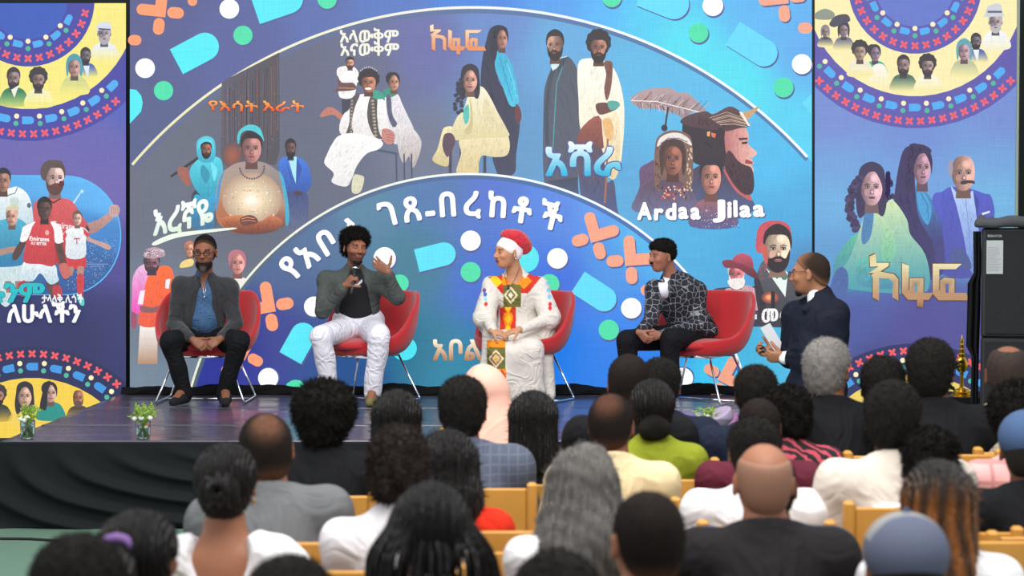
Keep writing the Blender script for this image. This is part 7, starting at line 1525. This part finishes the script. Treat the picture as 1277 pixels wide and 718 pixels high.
PEOPLE = [
 (785, 440, 305, 'm', 'cropped', 'jacket', black, 1, 'cropped-haired man in a black jacket, nearest the stage below the patterned-jacket panelist', dict(hy=10)),
 (824, 447, 288, 'm', 'short', 'jacket', navy, 1, 'dark-haired man in navy suit beside the cropped-haired man, nearest the stage', dict(hy=15, collar='#e4e4ea', chair=None, fat=.84)),
 (942, 456, 300, 'm', 'short', 'jacket', navy, 0, 'black-haired man in navy jacket seated below the low-held microphone', dict()),
 (1032, 422, 300, 'm', 'greyshort', 'jacket', black, 1, 'grey-haired man in a black shirt seated in front of the standing presenter', dict(hy=25, chair='mustard')),
 (1101, 445, 300, 'm', 'short', 'jacket', navy, 0, 'dark-haired man in navy jacket between the grey-haired man and the black-shirted man', dict(hy=20)),
 (1160, 423, 305, 'm', 'short', 'jacket', black, 1, 'tall dark-haired man in black shirt seated in front of the trophy table', dict(hy=20)),
 (1257, 428, 302, 'm', 'balding', 'jacket', None, 1, 'balding man in a beige checked jacket seated in front of the loudspeakers', dict(hy=20, fat=1.1)),
 (606, 453, 292, 'f', 'shawl', 'shirt', 'mustard', 2, 'woman wearing a peach head shawl, seated beneath the woman on stage', dict(byaw=8, chair='mustard')),
 (665, 487, 320, 'f', 'long', 'tee', black, 1, 'woman with straight black shoulder-length hair beside the plaid blazer man', dict()),
 (495, 486, 325, 'f', 'long', 'jacket', black, 1, 'woman with long black hair between the afro-haired man and the plaid blazer', dict()),
 (405, 472, 340, 'm', 'afro', 'jacket', black, 1, 'afro-haired man in black jacket with a blue collar', dict(collar='#3c4a94')),
 (577, 470, 338, 'm', 'short', 'jacket', None, 1, 'man in a grey-blue plaid blazer with short black hair', dict(shift=.05, fat=1.12)),
 (813, 474, 318, 'f', 'lowbun', 'shirt', 'lime', 1, 'woman in a lime green top with a low black bun', dict(fat=1.05)),
 (763, 490, 345, 'm', 'crownbald', 'shirt', 'ivory', 1, 'man with thinning crown in an ivory vest and white shirt', dict(hy=12, fat=1.05)),
 (980, 478, 312, 'f', 'curly', 'jacket', 'zebra', 1, 'curly-haired woman in a red and black striped top', dict(hy=-10)),
 (946, 495, 330, 'm', 'cropped', 'shirt', 'maroon', 0, 'cropped-haired man in maroon directly behind the black-haired man in navy', dict(chair=None)),
 (958, 561, 425, 'm', 'cropped', 'jacket', denim, 1, 'person in a blue denim jacket whose head the bald man hides', dict(fat=1.12)),
 (940, 521, 372, 'm', 'short', 'shirt', white, 1, 'broad man in a white shirt seated directly ahead of the bald man', dict(fat=1.2)),
 (1113, 475, 372, 'm', 'short', 'polo', cream, 4, 'dark-skinned man in a cream knit polo shirt', dict(hy=12, fat=1.2)),
 (1160, 530, 380, 'f', 'curly', 'tee', 'whiteblack', 1, 'woman with big black curls beside the man in the cream polo', dict(hy=8)),
 (1272, 474, 345, 'f', 'afro', 'tee', 'pink', 2, 'afro-haired woman in a pink top at the right edge', dict(hy=15)),
 (1282, 512, 385, 'm', 'bluecap', 'jacket', black, 0, 'man in blue cap and black jacket at the right edge', dict(hy=20, byaw=6)),
 (332, 513, 400, 'm', 'crownbald', 'jacket', greys, 2, 'man in light grey suit with a bald spot and white collar', dict(hy=-12, collar='#dcdedc', fat=1.06, hp=0, shift=.10, tilt=-5)),
 (283, 554, 448, 'f', 'updo', 'dress', white, 2, 'woman in a white low-backed puff-sleeve dress with pinned-up hair', dict(hy=0, low='skirt')),
 (497, 527, 436, 'f', 'softcurl', 'shirt', 'whitepurple', 2, 'woman in a white top with purple neckline and soft brown curls', dict(collar='#9a78b4')),
 (556, 536, 404, 'f', 'medium', 'tee', 'red', 1, 'woman in a bright red sleeveless top with medium black hair', dict(hy=-15)),
 (537, 602, 540, 'f', 'braids', 'shirt', white, 2, 'woman with long thin black braids hanging over a white shirt', dict(hy=-8)),
 (726, 550, 452, 'f', 'longgrey', 'shirt', white, 1, 'woman with voluminous wavy grey hair over a white blouse', dict()),
 (806, 610, 555, 'm', 'cropped', 'shirt', navy, 2, 'close-cropped man in navy with a white collar in the nearest row', dict(hy=-8, collar='#d8d8dc')),
 (952, 548, 455, 'm', 'bald', 'jacket', cloth('charcoal_jacket_cloth', '#211f21'), 2, 'bald man in a charcoal black jacket', dict(fat=1.02)),
 (1168, 573, 478, 'f', 'longbrown', 'shirt', white, 2, 'woman with long brown-highlighted hair over a white top', dict(hy=5)),
 (1128, 640, 580, 'm', 'cap', 'jacket', black, 1, 'person wearing a slate and grey baseball cap near the bottom edge', dict(hy=-6)),
 (176, 638, 565, 'f', 'ponytail', 'jacket', black, 1, 'woman with a black ponytail tied by a purple scrunchie', dict(hy=8)),
 (98, 668, 640, 'm', 'short', 'jacket', black, 1, 'dark-haired person at the bottom left corner left of the ponytail', dict()),
 (362, 695, 645, 'm', 'short', 'jacket', black, 0, 'dark head cut off by the bottom edge below the grey suit', dict()),
 (694, 689, 625, 'm', 'short', 'jacket', black, 0, 'dark head cut off by the bottom edge below the wavy grey hair', dict()),
]
EXTRA = {'mustard': cloth('mustard_cloth', '#c99a2c'), 'lime': cloth('lime_cloth', '#828c26'), 'ivory': cloth('ivory_cloth', '#d8c49a'), 'zebra': zebra('striped_knit'), 'maroon': cloth('maroon_cloth', '#5a2230'), 'whiteblack': cloth('off_white_cloth', '#e8e6ea'), 'pink': grid_cloth('pink_print_cloth', '#e0a8a4', '#c88884', 14, .2),
         'whitepurple': cloth('bright_white_cloth', '#dfdcdf'), 'red': cloth('scarlet_cloth', '#c42c18')}
plaid = grid_cloth('plaid_wool', '#474e5e', '#555d6e', 30, .2); beige = grid_cloth('beige_check', '#b0a694', '#958b7a', 44, .22)
def mustard_chair(x, y, label):
    t = thing('upholstered_chair', label, 'chair', (x, y, 0)); M_ = mat('mustard_upholstery', '#c79a28', .7, bump=(300, .2, 'noise'))
    S = Sdf(); S.cap(V3(-.15, -.235, .62), V3(.15, -.235, .62), .05, k=.03); S.cap(V3(-.17, -.24, .60), V3(-.19, -.25, .945), .035, .024, .03); S.cap(V3(.17, -.24, .60), V3(.19, -.25, .945), .035, .024, .03); S.cap(V3(-.15, -.24, .74), V3(.15, -.24, .74), .10, k=.03); S.cap(V3(-.10, -.24, .84), V3(.10, -.24, .84), .05, k=.03); S.cut((0, -.275, 0), (0, -1, 0)); S.cut((0, -.205, 0), (0, 1, 0)); mesh_from('backrest', *S.mesh(.012), M_, t)
    MB().box(-.21, .21, -.2, .2, .42, .47, .012).build('seat', M_, t)
    for sx_ in (-.19, .19):
        for sy in (-.22, .18): MB().tube([(sx_, sy, 0), (sx_, sy, .43 if sy > 0 else .62)], .012, 8).build('leg', MATS['black_frame'], t)
for px, top, s, sex, hair, g, gm, sk, label, kw in PEOPLE:
    if isinstance(gm, str): gm = EXTRA[gm]
    if gm is None: gm = plaid if 'plaid' in label else beige
    ch = kw.get('chair', 'oak'); p = seat_person(px, top, s, sex, hair, g, gm, sk, label, **kw)
    if ch == 'mustard': mustard_chair(p.location.x, p.location.y-.02, 'mustard upholstered chair behind the '+label.split(',')[0].split(' seated')[0])
# chairs whose posts show between people
for px, py, s, lb in ((880, 560, 300, 'empty oak chair right of the lilac bouquet paper'), (1215, 668, 430, 'empty oak chair left of the right-edge black jacket'), (1075, 632, 372, 'oak chair with tall post right of the blue denim shoulder'), (1200, 572, 300, 'oak chair below the beige checked jacket'), (610, 660, 415, 'oak chair right of the scarlet top with a wide board'), (1085, 580, 305, 'oak chair between the striped top and the cream polo')):
    Y = F/s; oak_chair(P(px, py, Y).x, Y+.2, 0, lb)
